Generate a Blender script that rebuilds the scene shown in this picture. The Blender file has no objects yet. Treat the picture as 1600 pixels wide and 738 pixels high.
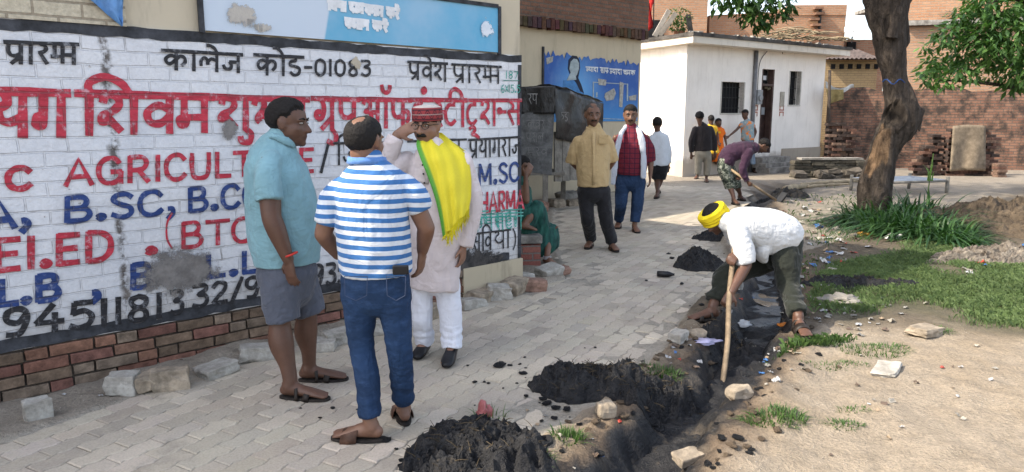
import bpy, bmesh, math, random
import numpy as np
from mathutils import Vector, Matrix
R = math.radians
SC = bpy.context.scene
COL = SC.collection
# ------------------------------------------------------------------ camera
FPX, CX, CY, CAMH, PITCH = 1130.0, 800.0, 369.0, 1.6, R(9.64)
cam_data = bpy.data.cameras.new('camera')
cam = bpy.data.objects.new('camera', cam_data); COL.objects.link(cam)
cam_data.sensor_width = 36.0; cam_data.sensor_fit = 'HORIZONTAL'
cam_data.lens = 36.0 * FPX / 1600.0
cam_data.clip_start = 0.05; cam_data.clip_end = 1500
cam.location = (0, 0, CAMH); cam.rotation_euler = (R(90) - PITCH, 0, 0)
SC.camera = cam
# ------------------------------------------------------------------ light
SUN_EL, SUN_AZ = R(43), R(255)          # azimuth clockwise from +Y of the direction TO the sun
w = bpy.data.worlds.new('World'); SC.world = w; w.use_nodes = True
nt = w.node_tree; bg = nt.nodes['Background']
sky = nt.nodes.new('ShaderNodeTexSky'); sky.sky_type = 'NISHITA'; sky.sun_disc = False
sky.sun_elevation = SUN_EL; sky.sun_rotation = SUN_AZ
sky.air_density = 1.0; sky.dust_density = 2.5; sky.ozone_density = 1.0
hs = nt.nodes.new('ShaderNodeHueSaturation'); hs.inputs['Saturation'].default_value = .6      # hazy, whitish daylight
nt.links.new(sky.outputs[0], hs.inputs['Color']); nt.links.new(hs.outputs[0], bg.inputs[0]); bg.inputs[1].default_value = 0.15
sd = bpy.data.lights.new('sun', 'SUN'); sd.energy = 2.5; sd.angle = R(0.6); sd.color = (1.0, 0.90, 0.74)
sun = bpy.data.objects.new('sun', sd); COL.objects.link(sun)
to_sun = Vector((math.sin(SUN_AZ) * math.cos(SUN_EL), math.cos(SUN_AZ) * math.cos(SUN_EL), math.sin(SUN_EL)))
sun.rotation_euler = to_sun.to_track_quat('Z', 'Y').to_euler()
sun.location = (-6, -2, 12)
vs = SC.view_settings
SC.display_settings.display_device = 'sRGB'
vs.view_transform = 'Standard'; vs.look = 'None'; vs.exposure = 1.65; vs.gamma = 1.0
try: vs.use_curve_mapping = False
except Exception: pass
SC.cycles.max_bounces = 6; SC.cycles.diffuse_bounces = 3; SC.cycles.use_denoising = True
# ------------------------------------------------------------------ pixel -> world
SP, CP = math.sin(PITCH), math.cos(PITCH)
def ray(px, py):
    xc = (px - CX) / FPX; yc = -(py - CY) / FPX
    return Vector((xc, CP + yc * SP, -SP + yc * CP))
CAM = Vector((0, 0, CAMH))
def G(px, py, z=0.0):
    d = ray(px, py); return CAM + d * ((z - CAMH) / d.z)
def PY(px, py, Y):
    d = ray(px, py); return CAM + d * (Y / d.y)
def mpp(Y): return Y / FPX                # metres per photo pixel at depth Y
# ------------------------------------------------------------------ numpy noise
_rs = np.random.RandomState(7)
_perm = _rs.permutation(512).astype(np.int64)
_val = _rs.rand(512) * 2 - 1
def vnoise(P):
    P = np.asarray(P, float); I = np.floor(P).astype(np.int64); F = P - I; F = F * F * (3 - 2 * F)
    def h(i, j, k): return _val[_perm[(_perm[(_perm[i & 511] + j) & 511] + k) & 511]]
    x, y, z = I[:, 0], I[:, 1], I[:, 2]; fx, fy, fz = F[:, 0], F[:, 1], F[:, 2]
    c = lambda a, b, t: a + (b - a) * t
    return c(c(c(h(x, y, z), h(x + 1, y, z), fx), c(h(x, y + 1, z), h(x + 1, y + 1, z), fx), fy),
             c(c(h(x, y, z + 1), h(x + 1, y, z + 1), fx), c(h(x, y + 1, z + 1), h(x + 1, y + 1, z + 1), fx), fy), fz)
def fbm(P, o=4):
    P = np.asarray(P, float); s = np.zeros(len(P)); a = 1.0
    for i in range(o):
        s += a * vnoise(P * (2 ** i) + 17.3 * i); a *= .5
    return s
def sstep(a, b, x):
    t = np.clip((x - a) / (b - a), 0, 1); return t * t * (3 - 2 * t)
# ------------------------------------------------------------------ mesh builder
class MB:
    def __init__(s): s.v = []; s.f = []; s.c = []; s.m = []; s.uv = {}
    def add(s, vs_, fs, col=None, mi=0):
        b = len(s.v); s.v += [tuple(x) for x in vs_]
        for f in fs:
            s.f.append(tuple(i + b for i in f)); s.c.append(col or (1, 1, 1)); s.m.append(mi)
    def box(s, c, d, col=None, rz=0, mi=0, jit=0, tilt=None):
        hx, hy, hz = d[0] / 2, d[1] / 2, d[2] / 2
        M_ = Matrix.Rotation(rz, 3, 'Z')
        if tilt: M_ = M_ @ Matrix.Rotation(tilt[0], 3, 'X') @ Matrix.Rotation(tilt[1], 3, 'Y')
        P = []
        for x, y, z in ((-1,-1,-1),(1,-1,-1),(1,1,-1),(-1,1,-1),(-1,-1,1),(1,-1,1),(1,1,1),(-1,1,1)):
            p = Vector((x * hx, y * hy, z * hz))
            if jit: p += Vector((random.uniform(-jit, jit), random.uniform(-jit, jit), random.uniform(-jit, jit)))
            P.append(M_ @ p + Vector(c))
        s.add(P, [(0,3,2,1),(4,5,6,7),(0,1,5,4),(1,2,6,5),(2,3,7,6),(3,0,4,7)], col, mi)
    def prism(s, poly, y0, y1, col=None, mi=0):      # poly of (x,z), extruded in y
        n = len(poly)
        P = [(x, y0, z) for x, z in poly] + [(x, y1, z) for x, z in poly]
        F = [tuple(range(n)), tuple(range(2 * n - 1, n - 1, -1))]
        F += [(i, i + n, (i + 1) % n + n, (i + 1) % n) for i in range(n)]
        s.add(P, F, col, mi)
    def tube(s, pts, rad, n=8, col=None, mi=0, fwd=None, flat=False):
        pts = [Vector(p) for p in pts]; m = len(pts)
        if not isinstance(rad, (list, tuple)): rad = [rad] * m
        rad = [r if isinstance(r, (list, tuple)) else (r, r) for r in rad]
        fw = Vector(fwd) if fwd is not None else None
        V = []; prev = None
        for i, p in enumerate(pts):
            t = (pts[min(i + 1, m - 1)] - pts[max(i - 1, 0)])
            t = t.normalized() if t.length > 1e-9 else Vector((0, 0, 1))
            ref = fw if fw is not None else (prev if prev is not None else (Vector((0, 0, 1)) if abs(t.z) < .9 else Vector((0, 1, 0))))
            f = ref - t * ref.dot(t)
            if f.length < 1e-4: f = t.orthogonal()
            f.normalize(); prev = f; l = t.cross(f)
            for k in range(n):
                a = 2 * math.pi * k / n
                V.append(p + l * (rad[i][0] * math.cos(a)) + f * (rad[i][1] * math.sin(a)))
        F = [(i * n + k, i * n + (k + 1) % n, (i + 1) * n + (k + 1) % n, (i + 1) * n + k) for i in range(m - 1) for k in range(n)]
        F += [tuple(range(n - 1, -1, -1)), tuple(range((m - 1) * n, m * n))]
        s.add(V, F, col, mi)
    def ell(s, c, r, rot=None, n=16, m=10, col=None, mi=0):
        V = []; F = []; c = Vector(c)
        for j in range(1, m):
            t = math.pi * j / m
            for i in range(n):
                a = 2 * math.pi * i / n
                p = Vector((r[0] * math.sin(t) * math.cos(a), r[1] * math.sin(t) * math.sin(a), r[2] * math.cos(t)))
                V.append(c + (rot @ p if rot else p))
        for tz in (1, -1):
            p = Vector((0, 0, r[2] * tz)); V.append(c + (rot @ p if rot else p))
        N = n * (m - 1)
        for j in range(m - 2):
            for i in range(n):
                F.append((j * n + i, (j + 1) * n + i, (j + 1) * n + (i + 1) % n, j * n + (i + 1) % n))
        for i in range(n):
            F.append((N, i, (i + 1) % n)); F.append((N + 1, (m - 2) * n + (i + 1) % n, (m - 2) * n + i))
        s.add(V, F, col, mi)
    def build(s, name, mats, parent=None, smooth=False, bevel=0, loc=None, solid=0):
        me = bpy.data.meshes.new(name)
        V = s.v
        if loc is not None: V = [(a - loc[0], b - loc[1], c - loc[2]) for a, b, c in V]
        me.from_pydata(V, [], s.f)
        mats = mats if isinstance(mats, (list, tuple)) else [mats]
        for m in mats: me.materials.append(m)
        if any(s.m): me.polygons.foreach_set('material_index', s.m)
        if True:
            at = me.color_attributes.new('tint', 'FLOAT_COLOR', 'CORNER')
            arr = np.ones((len(me.loops), 4), np.float32); k = 0
            for f, c in zip(s.f, s.c):
                arr[k:k + len(f), :3] = c; k += len(f)
            at.data.foreach_set('color', arr.ravel())
        if smooth: me.polygons.foreach_set('use_smooth', [True] * len(me.polygons))
        me.update()
        o = bpy.data.objects.new(name, me); COL.objects.link(o)
        if loc is not None: o.location = loc
        if parent is not None: o.parent = parent
        if bevel:
            b = o.modifiers.new('bevel', 'BEVEL'); b.width = bevel; b.segments = 2; b.limit_method = 'ANGLE'; b.angle_limit = R(40)
        if solid:
            b = o.modifiers.new('solid', 'SOLIDIFY'); b.thickness = solid; b.offset = 0
        return o
def tag(o, label=None, cat=None, group=None, kind=None):
    if label: o['label'] = label
    if cat: o['category'] = cat
    if group: o['group'] = group
    if kind: o['kind'] = kind
    return o
def empty(name, loc=(0, 0, 0), rz=0):
    o = bpy.data.objects.new(name, None); COL.objects.link(o); o.location = loc; o.rotation_euler = (0, 0, rz)
    o.empty_display_size = .1
    return o
# ------------------------------------------------------------------ node materials
class NT:
    def __init__(s, name):
        s.m = bpy.data.materials.new(name); s.m.use_nodes = True; s.t = s.m.node_tree
        s.b = s.t.nodes['Principled BSDF']; s.co = s.t.nodes.new('ShaderNodeTexCoord').outputs['Object']
    def n(s, typ, **kw):
        x = s.t.nodes.new('ShaderNode' + typ)
        for k, v in kw.items():
            if k.startswith('i_'):
                x.inputs[int(k[2:]) if k[2:].isdigit() else k[2:].replace('_', ' ')].default_value = v
            else: setattr(x, k, v)
        return x
    def l(s, a, b): s.t.links.new(a, b)
    def val(s, sock, v):
        if hasattr(v, 'links') or isinstance(v, bpy.types.NodeSocket): s.l(v, sock)
        else: sock.default_value = v
    def noise(s, scale, detail=4, rough=.55, co=None, dist=0):
        x = s.n('TexNoise'); x.inputs['Scale'].default_value = scale; x.inputs['Detail'].default_value = detail
        x.inputs['Roughness'].default_value = rough; x.inputs['Distortion'].default_value = dist
        s.l(co or s.co, x.inputs['Vector']); return x.outputs['Fac']
    def map(s, sc=(1, 1, 1), rot=(0, 0, 0), loc=(0, 0, 0), co=None):
        x = s.n('Mapping'); x.inputs['Scale'].default_value = sc; x.inputs['Rotation'].default_value = rot; x.inputs['Location'].default_value = loc
        s.l(co or s.co, x.inputs['Vector']); return x.outputs[0]
    def ramp(s, fac, stops):
        x = s.n('ValToRGB'); cr = x.color_ramp
        while len(cr.elements) < len(stops): cr.elements.new(.5)
        for e, (p, c) in zip(cr.elements, stops):
            e.position = p; e.color = (c, c, c, 1) if isinstance(c, (int, float)) else (*c, 1)
        s.l(fac, x.inputs[0]); return x.outputs[0]
    def mix(s, fac, a, b, blend='MIX'):
        x = s.n('Mix'); x.data_type = 'RGBA'; x.blend_type = blend
        s.val(x.inputs[0], fac)
        for sock, v in ((x.inputs[6], a), (x.inputs[7], b)):
            if isinstance(v, (tuple, list)): sock.default_value = (*v[:3], 1)
            else: s.l(v, sock)
        return x.outputs[2]
    def math(s, op, a, b=0.0, c=None):
        x = s.n('Math'); x.operation = op; s.val(x.inputs[0], a); s.val(x.inputs[1], b)
        if c is not None: s.val(x.inputs[2], c)
        return x.outputs[0]
    def xyz(s, co=None):
        x = s.n('SeparateXYZ'); s.l(co or s.co, x.inputs[0]); return x.outputs
    def comb(s, x, y, z=0.0):
        c = s.n('CombineXYZ'); s.val(c.inputs[0], x); s.val(c.inputs[1], y); s.val(c.inputs[2], z); return c.outputs[0]
    def bump(s, hgt, strength=.5, dist=.01, nrm=None):
        x = s.n('Bump'); x.inputs['Strength'].default_value = strength; x.inputs['Distance'].default_value = dist
        s.l(hgt, x.inputs['Height'])
        if nrm is not None: s.l(nrm, x.inputs['Normal'])
        return x.outputs[0]
    def out(s, col=None, rough=None, nrm=None, spec=None):
        if col is not None: s.val(s.b.inputs['Base Color'], (*col, 1) if isinstance(col, tuple) else col)
        if rough is not None: s.val(s.b.inputs['Roughness'], rough)
        if nrm is not None: s.l(nrm, s.b.inputs['Normal'])
        if spec is not None: s.b.inputs['Specular IOR Level'].default_value = spec
        return s.m
    def attr(s, name='tint'):
        a = s.n('Attribute'); a.attribute_name = name; return a.outputs['Color']
def surf(name, col, rough=.8, var=.25, vs_=6.0, fine=60.0, bump=.25, bd=.006, tint=False, spec=.3, col2=None, metal=0):
    """everyday rough surface: mottled colour at two scales, fine bump"""
    t = NT(name)
    n1 = t.noise(vs_, 5, .6); n2 = t.noise(fine, 3, .6)
    c2 = col2 or tuple(max(0, x * (1 - var * 1.6)) for x in col)
    c = t.mix(t.ramp(n1, [(.3, 0.0), (.7, 1.0)]), c2, tuple(min(1, x * (1 + var * .5)) for x in col))
    c = t.mix(.35 * min(1, var * 3), c, t.ramp(n2, [(.3, .25), (.7, 1.0)]), 'MULTIPLY')
    if tint: c = t.mix(1.0, c, t.attr(), 'MULTIPLY')
    nrm = t.bump(t.math('ADD', n2, t.math('MULTIPLY', n1, 2.0)), bump, bd)
    t.b.inputs['Metallic'].default_value = metal
    return t.out(c, rough, nrm, spec)
# ================================================================== GROUND
WN = Vector((0.679, -0.734, 0)); WD = Vector((0.734, 0.679, 0))     # wall normal (to the lane) and direction
W0 = G(0, 630)                                                      # foot of the wall at the left picture edge
def pl(pts): return np.array([[*G(x, y).xy] for x, y in pts])
DRAIN = pl([(900, 860), (985, 738), (1050, 668), (1110, 600), (1160, 548), (1188, 490), (1200, 440), (1192, 400), (1196, 365), (1190, 340), (1182, 320), (1200, 303), (1235, 290)])
PATH_POLY = pl([(-420, 800), (0, 690), (200, 622), (400, 560), (560, 512), (740, 474), (880, 436), (872, 400), (862, 350), (868, 318), (905, 303), (1000, 290), (1165, 291),
                (1178, 306), (1160, 330), (1140, 355), (1128, 380), (1140, 410), (1135, 445), (1095, 470), (1068, 498), (1052, 535), (1012, 577), (955, 622), (880, 664), (800, 720), (700, 800), (500, 1000), (-200, 1100)])
def dist_poly(P, L):
    d = np.full(len(P), 1e9)
    for a, b in zip(L[:-1], L[1:]):
        ab = b - a; t = np.clip(((P - a) @ ab) / (ab @ ab), 0, 1)
        d = np.minimum(d, np.linalg.norm(P - a - t[:, None] * ab, axis=1))
    return d
def inside(P, L):
    r = np.zeros(len(P), bool); x, y = P[:, 0], P[:, 1]; n = len(L)
    for i in range(n):
        x1, y1 = L[i]; x2, y2 = L[(i + 1) % n]
        c = ((y1 > y) != (y2 > y)); xs = (x2 - x1) * (y - y1) / ((y2 - y1) if y2 != y1 else 1e-9) + x1
        r ^= c & (x < xs)
    return r
LAWN = pl([(1250, 500), (1280, 440), (1310, 400), (1450, 380), (1560, 400), (1700, 430), (1750, 560), (1600, 545), (1480, 525), (1420, 500), (1330, 520)])
def pdist(P, L): return dist_poly(P, np.vstack([L, L[:1]]))
def terrain(P):
    """height and surface weights of the open ground at P (n,2)"""
    P3 = np.c_[P, np.zeros(len(P))]
    dd = dist_poly(P, DRAIN); dd2 = dd + .05 * fbm(P3 * 5 + 3, 3)
    pin = inside(P, PATH_POLY); pd = pdist(P, PATH_POLY); path = np.where(pin, sstep(0, .06, pd), 0)
    wside = (P - np.array(W0.xy)) @ np.array(WN.xy)
    right = (~pin) & (wside > .9)
    big = fbm(P3 * .45 + 9, 3); sm = fbm(P3 * 2.2, 4); fine = fbm(P3 * 11, 3)
    near = sstep(22, 9, np.linalg.norm(P, axis=1))
    rise = np.where(right, sstep(.15, 1.3, dd) * (.035 + .03 * big * near), 0.0)
    z = rise + near * (.016 * sm + .008 * fine) * np.where(pin, 0, 1)
    z += np.where((~pin) & (wside < .9), .02 + .02 * sm * near, 0)
    z = z * (1 - path) - .006 * path
    width = .135 + .05 * vnoise(P3 * 1.7 + 31)
    z -= .19 * sstep(width + .10, width - .10, dd2)
    z += np.where(pin, .35, 1.) * sstep(.62, .25, dd) * near * (.022 * (1 - 2 * np.abs(fbm(P3 * 9, 3))) + .012 * fbm(P3 * 21, 2)) * np.where(pin & (dd > .42), 0, 1)
    z += np.where(pin, 0, .03 * np.exp(-((dd - .42) / .16) ** 2)) * near * (1 + fbm(P3 * 4, 2))
    return z, dd, dd2, pin, pd, wside, right, sm, fine, big
def ground_z(x, y): return float(terrain(np.array([[x, y]]))[0][0])
def GT(px, py):
    """point of the real (uneven) ground seen at a pixel"""
    z = 0.0
    for _ in range(4): p = G(px, py, z); z = ground_z(p.x, p.y)
    return Vector((p.x, p.y, z))
def spread(a0, a1, step, far, grow=1.35):
    mid = list(np.arange(a0, a1 + 1e-6, step)); s = step; lo = []; hi = []
    x = a0
    while x > -far: s *= grow; x -= s; lo.append(x)
    s = step; x = a1
    while x < far: s *= grow; x += s; hi.append(x)
    return np.array(lo[::-1] + mid + hi)
xs = spread(-3.4, 8.4, .030, 600); ys = spread(2.3, 11.5, .030, 600)
X, Y = np.meshgrid(xs, ys); P = np.c_[X.ravel(), Y.ravel()]
z, dd, dd2, pin, pd, wside, right, sm, fine, big = terrain(P)
def blend(c, col, wgt): return c * (1 - wgt[:, None]) + np.array(col) * wgt[:, None]
c = np.tile(np.array([.345, .285, .215]), (len(P), 1))
c = blend(c, (.33, .26, .18), sstep(.0, .9, sm) * .8)
farr = sstep(9, 14, P[:, 1]); c = blend(c, (.165, .125, .085), farr * np.where(P[:, 0] > 5.2, .95, .5))  # brown far soil, darkened further to stand in for tree shade
track = np.exp(-(dist_poly(P, pl([(1470, 318), (1560, 300), (1700, 280)])) / .5) ** 2); TRK = track  # pale dirt track, its sunlit brightness put into the colour
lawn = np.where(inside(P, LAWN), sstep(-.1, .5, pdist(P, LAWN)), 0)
midr = right * sstep(4.9, 5.7, P[:, 1] + .35 * sm) * sstep(16, 11, P[:, 1]); c = blend(c, (.10, .078, .053), midr * .92)  # dark muck, plus the tree's shade put into the soil colour
c = blend(c, (.34, .29, .225), TRK * .8); c = blend(c, (.10, .095, .055), lawn * .9)
strip = ((~pin) & (wside < 1.0)); c = blend(c, (.31, .27, .22), strip * .9)
c = blend(c, (.40, .36, .30), pin * 1.0)
bank = (~pin) * sstep(.55, .25, dd2); c = blend(c, (.15, .105, .07), bank * .9)
bankp = pin * sstep(.36, .24, dd2); c = blend(c, (.17, .12, .08), bankp)
mudw = sstep(.34, .20, dd2 + .06 * fine); c = blend(c, (.016, .016, .018), mudw)
heap = fbm(np.c_[P * 1.3, np.full(len(P), 5.)], 3)
c = blend(c, (.03, .03, .03), right * sstep(.45, .75, heap) * sstep(1.6, .5, dd) * .6 * sstep(5.4, 6.4, P[:, 1]))
me = bpy.data.meshes.new('ground'); nx, ny = len(xs), len(ys)
idx = np.arange(nx * ny).reshape(ny, nx)
F = np.stack([idx[:-1, :-1], idx[:-1, 1:], idx[1:, 1:], idx[1:, :-1]], -1).reshape(-1, 4)
me.from_pydata(np.c_[P, z].tolist(), [], F.tolist())
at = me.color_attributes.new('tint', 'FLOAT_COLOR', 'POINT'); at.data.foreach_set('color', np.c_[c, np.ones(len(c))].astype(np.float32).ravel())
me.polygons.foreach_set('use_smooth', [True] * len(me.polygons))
def ground_mat():
    t = NT('ground soil')
    n1 = t.noise(7, 6, .65); n2 = t.noise(60, 4, .7); n3 = t.noise(1.4, 3, .5)
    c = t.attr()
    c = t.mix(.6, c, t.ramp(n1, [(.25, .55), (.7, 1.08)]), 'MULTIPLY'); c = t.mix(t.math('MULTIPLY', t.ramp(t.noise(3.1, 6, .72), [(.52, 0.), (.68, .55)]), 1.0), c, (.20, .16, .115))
    c = t.mix(.5, c, t.ramp(n2, [(.32, .35), (.6, 1.0)]), 'MULTIPLY')
    # small pale pebbles
    vo = t.n('TexVoronoi'); vo.inputs['Scale'].default_value = 38; t.l(t.co, vo.inputs['Vector'])
    peb = t.math('MULTIPLY', t.ramp(vo.outputs['Distance'], [(.10, 1.0), (.20, 0.0)]), t.ramp(t.noise(2.5, 2), [(.50, 0.0), (.62, .8)]))
    bw = t.n('RGBToBW'); t.l(t.attr(), bw.inputs[0])
    peb = t.math('MULTIPLY', peb, t.ramp(bw.outputs[0], [(.06, 0.0), (.2, 1.0)]))
    c = t.mix(peb, c, (.5, .45, .38))
    h = t.math('ADD', t.math('MULTIPLY', n1, 2.5), t.math('ADD', n2, t.math('MULTIPLY', peb, 1.0)))
    rough = t.ramp(bw.outputs[0], [(.015, .45), (.09, .92)])
    return t.out(c, rough, t.bump(h, .75, .022), .3)
me.materials.append(ground_mat())
o = bpy.data.objects.new('ground', me); COL.objects.link(o); tag(o, kind='structure')

# ------------------------------------------------------------------ pavers
def paver_mat():
    t = NT('concrete pavers')
    n1 = t.noise(1.1, 5, .6); n2 = t.noise(90, 3, .6); n3 = t.noise(9, 4, .6)
    c = t.mix(t.ramp(n1, [(.35, 0.), (.65, 1.)]), (.395, .34, .282), (.49, .43, .345))
    c = t.mix(1.0, c, t.attr(), 'MULTIPLY')
    c = t.mix(t.ramp(n3, [(.50, 0.), (.72, .7)]), c, (.46, .40, .31)); c = t.mix(t.ramp(t.noise(2.6, 5, .7), [(.56, 0.), (.74, .55)]), c, (.20, .175, .15))          # trodden dust
    c = t.mix(.4, c, t.ramp(n2, [(.3, .45), (.6, 1.)]), 'MULTIPLY')
    return t.out(c, t.ramp(n3, [(.3, .62), (.7, .88)]), t.bump(n2, .3, .003), .35)
random.seed(3)
az = R(29); ua = Vector((math.sin(az), math.cos(az), 0)); ub = Vector((math.cos(az), -math.sin(az), 0))
L_, W_ = .232, .115
cells = []
for i in range(-70, 75):
    for j in range(-5, 95):
        v = (j + (.5 if i % 2 else 0)) * L_; u = i * W_
        cells.append((u, v))
cc = np.array([[(ub * (u + W_ / 2) + ua * (v + L_ / 2)).x, (ub * (u + W_ / 2) + ua * (v + L_ / 2)).y] for u, v in cells])
ok = inside(cc, PATH_POLY); pdn = pdist(cc, PATH_POLY); vis = (cc[:, 1] > 1.9) & (cc[:, 1] < 19)
cd = dist_poly(cc, DRAIN)
cn = fbm(np.c_[cc * .9, np.zeros(len(cc))], 3)
mb = MB()
def tri(x): x = x % 1.0; return 4 * abs(x - .5) - 1
for k, (u, v) in enumerate(cells):
    if not (ok[k] and vis[k]): continue
    edge = pdn[k] if cc[k, 0] > -.5 or cd[k] < 1.5 else 9
    if edge < .12 and random.random() < .35: continue
    loose = max(0, 1 - edge / .6) if cd[k] < 1.8 else 0
    Yv = cc[k, 1]
    g = .0016 + .006 * loose * random.random()
    ctr = ub * (u + W_ / 2) + ua * (v + L_ / 2)
    dz = random.gauss(0, .0012) - .010 * loose * random.random() + .004 * cn[k]
    tx, ty = random.gauss(0, .006 + .05 * loose), random.gauss(0, .006 + .05 * loose); rz = random.gauss(0, .004 + .07 * loose)
    M_ = Matrix.Rotation(rz, 3, 'Z') @ Matrix.Rotation(tx, 3, 'X') @ Matrix.Rotation(ty, 3, 'Y')
    cs = random.gauss(1, .10); col = (cs * random.gauss(1.0, .012), cs, cs * random.gauss(.99, .015))
    if Yv < 10.5:
        ring = []; amp = .0085
        ysamp = [-.5, -.375, -.125, .125, .375, .5]
        for s_ in (1, -1):
            for q in (ysamp if s_ == 1 else ysamp[::-1]):
                ring.append((s_ * (W_ / 2 - g) + amp * tri((q * L_ + L_ / 8) / (L_ / 2)) * (0 if abs(q) == .5 else 1), q * (L_ - 2 * g)))
        P3 = []
        for (a, b, zz) in [(1, 1, 0), (0, 0, -.0045), (0, 0, -.05)]:
            for (x, y) in ring:
                ins = .006 if a else 0
                x2 = x - math.copysign(ins, x); y2 = y - (math.copysign(ins, y) if abs(y) > L_ * .4 else 0)
                p = M_ @ Vector((x2, y2, 0)); q = ctr + ub * p.x + ua * p.y; P3.append((q.x, q.y, p.z + zz + dz))
        n = 12; F = [tuple(range(n))] + [(r * n + i, r * n + n + i, r * n + n + (i + 1) % n, r * n + (i + 1) % n) for r in range(2) for i in range(n)]
        mb.add(P3, F, col)
    else:
        P3 = []
        for (x, y) in ((1, -1), (1, 1), (-1, 1), (-1, -1)):
            q = ctr + ub * (x * (W_ / 2 - g * .8)) + ua * (y * (L_ / 2 - g * .8)); P3.append((q.x, q.y, dz * .5 + .001 + tx * y * .05))
        mb.add(P3, [(0, 1, 2, 3)], col)
o = mb.build('paved_path', paver_mat()); tag(o, kind='structure')

# ------------------------------------------------------------------ sludge in the drain
def mud_mat(name='black mud', rough=.38):
    t = NT(name); n1 = t.noise(9, 5, .65); n2 = t.noise(70, 4, .7)
    c = t.mix(t.ramp(n1, [(.35, 0.), (.7, 1.)]), (.007, .0075, .010), (.034, .033, .034))
    c = t.mix(t.ramp(t.noise(26, 3), [(.62, 0.), (.72, .5)]), c, (.085, .068, .05))
    return t.out(c, t.ramp(t.noise(5, 4), [(.35, rough - .16), (.62, rough + .35)]), t.bump(t.math('ADD', n2, t.math('MULTIPLY', n1, 2.)), .9, .02), .28)
MUD = mud_mat()
def ribbon(line, wid, zf, name, mat, seg=.04, nw=9, kind='structure'):
    pts = [Vector((*p, 0)) for p in line]; fine_ = []
    for a, b in zip(pts[:-1], pts[1:]):
        m = max(1, int((b - a).length / seg)); fine_ += [a.lerp(b, i / m) for i in range(m)]
    fine_.append(pts[-1])
    for _ in range(6): fine_ = [fine_[0]] + [(fine_[i - 1] + fine_[i] * 2 + fine_[i + 1]) / 4 for i in range(1, len(fine_) - 1)] + [fine_[-1]]
    V = []; F = []
    for i, p in enumerate(fine_):
        t = (fine_[min(i + 1, len(fine_) - 1)] - fine_[max(i - 1, 0)]).normalized(); s_ = Vector((t.y, -t.x, 0))
        for k in range(nw): V.append(p + s_ * ((k / (nw - 1) * 2 - 1) * wid))
    A = np.array([[*v] for v in V]); A[:, 2] = zf(A)
    F = [(i * nw + k, i * nw + k + 1, (i + 1) * nw + k + 1, (i + 1) * nw + k) for i in range(len(fine_) - 1) for k in range(nw - 1)]
    m = MB(); m.add(A.tolist(), F); return tag(m.build(name, mat, smooth=True), kind=kind)
ribbon(DRAIN, .24, lambda A: -.135 + .055 * fbm(A * 6, 4) + .03 * fbm(A * 22, 2), 'drain_sludge', MUD)
ribbon(DRAIN[5:10], .15, lambda A: -.122 + .015 * fbm(A * 7, 3), 'drain_water', (lambda t: t.out((.014, .015, .017), .28, t.bump(t.noise(40, 5), .8, .015), .5))(NT('black drain water')), nw=7)
def puddle_mat():
    t = NT('dirty water'); n = t.noise(14, 3)
    return t.out(t.mix(t.ramp(n, [(.4, 0.), (.6, 1.)]), (.10, .075, .05), (.16, .12, .085)), .06, t.bump(n, .05, .01), .5)
c0 = G(1214, 474, -.10)
m = MB(); ring = []
for k in range(28):
    a = 2 * math.pi * k / 28; r = 1 + .22 * math.sin(3 * a + 1) + .12 * math.sin(5 * a)
    ring.append((c0.x + .15 * r * math.cos(a), c0.y + .5 * r * math.sin(a), -.122))
m.add(ring, [tuple(range(28))]); tag(m.build('puddle', puddle_mat()), kind='structure')
# ================================================================== BUILDINGS AND WALLS
def local(origin, d):
    """frame of a vertical wall: x along d, z up, -y to the viewer"""
    a = math.atan2(d.y, d.x); return origin, a
class Wall:
    def __init__(s, o, d):
        s.o = Vector((o.x, o.y, 0)); s.d = Vector((d.x, d.y, 0)).normalized(); s.n = Vector((s.d.y, -s.d.x, 0)); s.a = math.atan2(s.d.y, s.d.x)
    def uz(s, px, py, off=0.0):           # photo pixel -> (along, height) on the wall's face moved `off` to the viewer
        r = ray(px, py); o = s.o + s.n * off
        t = (o - CAM).dot(s.n) / r.dot(s.n); p = CAM + r * t
        return (p - s.o).dot(s.d), p.z
    def root(s, name): return empty(name, s.o, s.a)
def brickmat(name, c1, c2, mortar, bw=.23, bh=.075, ms=.010, var=.5, dark=(.05, .04, .035), bump=.9, patch=None, rough=.9, axis='xz', stain=(.52, .72)):
    t = NT(name)
    X_, Y_, Z_ = t.xyz()
    hx = t.math('ADD', X_, Y_) if axis == 'box' else X_
    v = t.comb(hx, Z_)
    nz = t.n('TexNoise'); nz.inputs['Scale'].default_value = 5; t.l(v, nz.inputs['Vector'])
    off = t.n('VectorMath', operation='MULTIPLY_ADD'); t.l(nz.outputs['Color'], off.inputs[0]); off.inputs[1].default_value = (.012, .012, 0); t.l(v, off.inputs[2])
    b = t.n('TexBrick'); t.l(off.outputs[0], b.inputs['Vector']); b.inputs['Scale'].default_value = 1
    b.inputs['Brick Width'].default_value = bw; b.inputs['Row Height'].default_value = bh; b.inputs['Mortar Size'].default_value = ms; b.inputs['Mortar Smooth'].default_value = .25
    b.inputs['Color1'].default_value = (*c1, 1); b.inputs['Color2'].default_value = (*c2, 1); b.inputs['Mortar'].default_value = (*mortar, 1); b.inputs['Bias'].default_value = 0
    n1 = t.noise(3.2, 5, .65); n2 = t.noise(45, 4, .65); n3 = t.noise(.9, 4, .6)
    c = t.mix(.5, b.outputs['Color'], t.ramp(n2, [(.25, .35), (.65, 1.1)]), 'MULTIPLY')
    c = t.mix(t.math('MULTIPLY', t.ramp(n1, [(stain[0], 0.), (stain[1], 1.)]), var), c, dark)
    if patch: c = t.mix(t.ramp(n3, [(.50, 0.), (.58, 1.)]), c, patch)
    h = t.math('ADD', t.math('MULTIPLY', t.math('SUBTRACT', 1.0, b.outputs['Fac']), 2.0), t.math('MULTIPLY', n2, .8))
    return t.out(c, rough, t.bump(h, bump, .012), .25)
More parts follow.
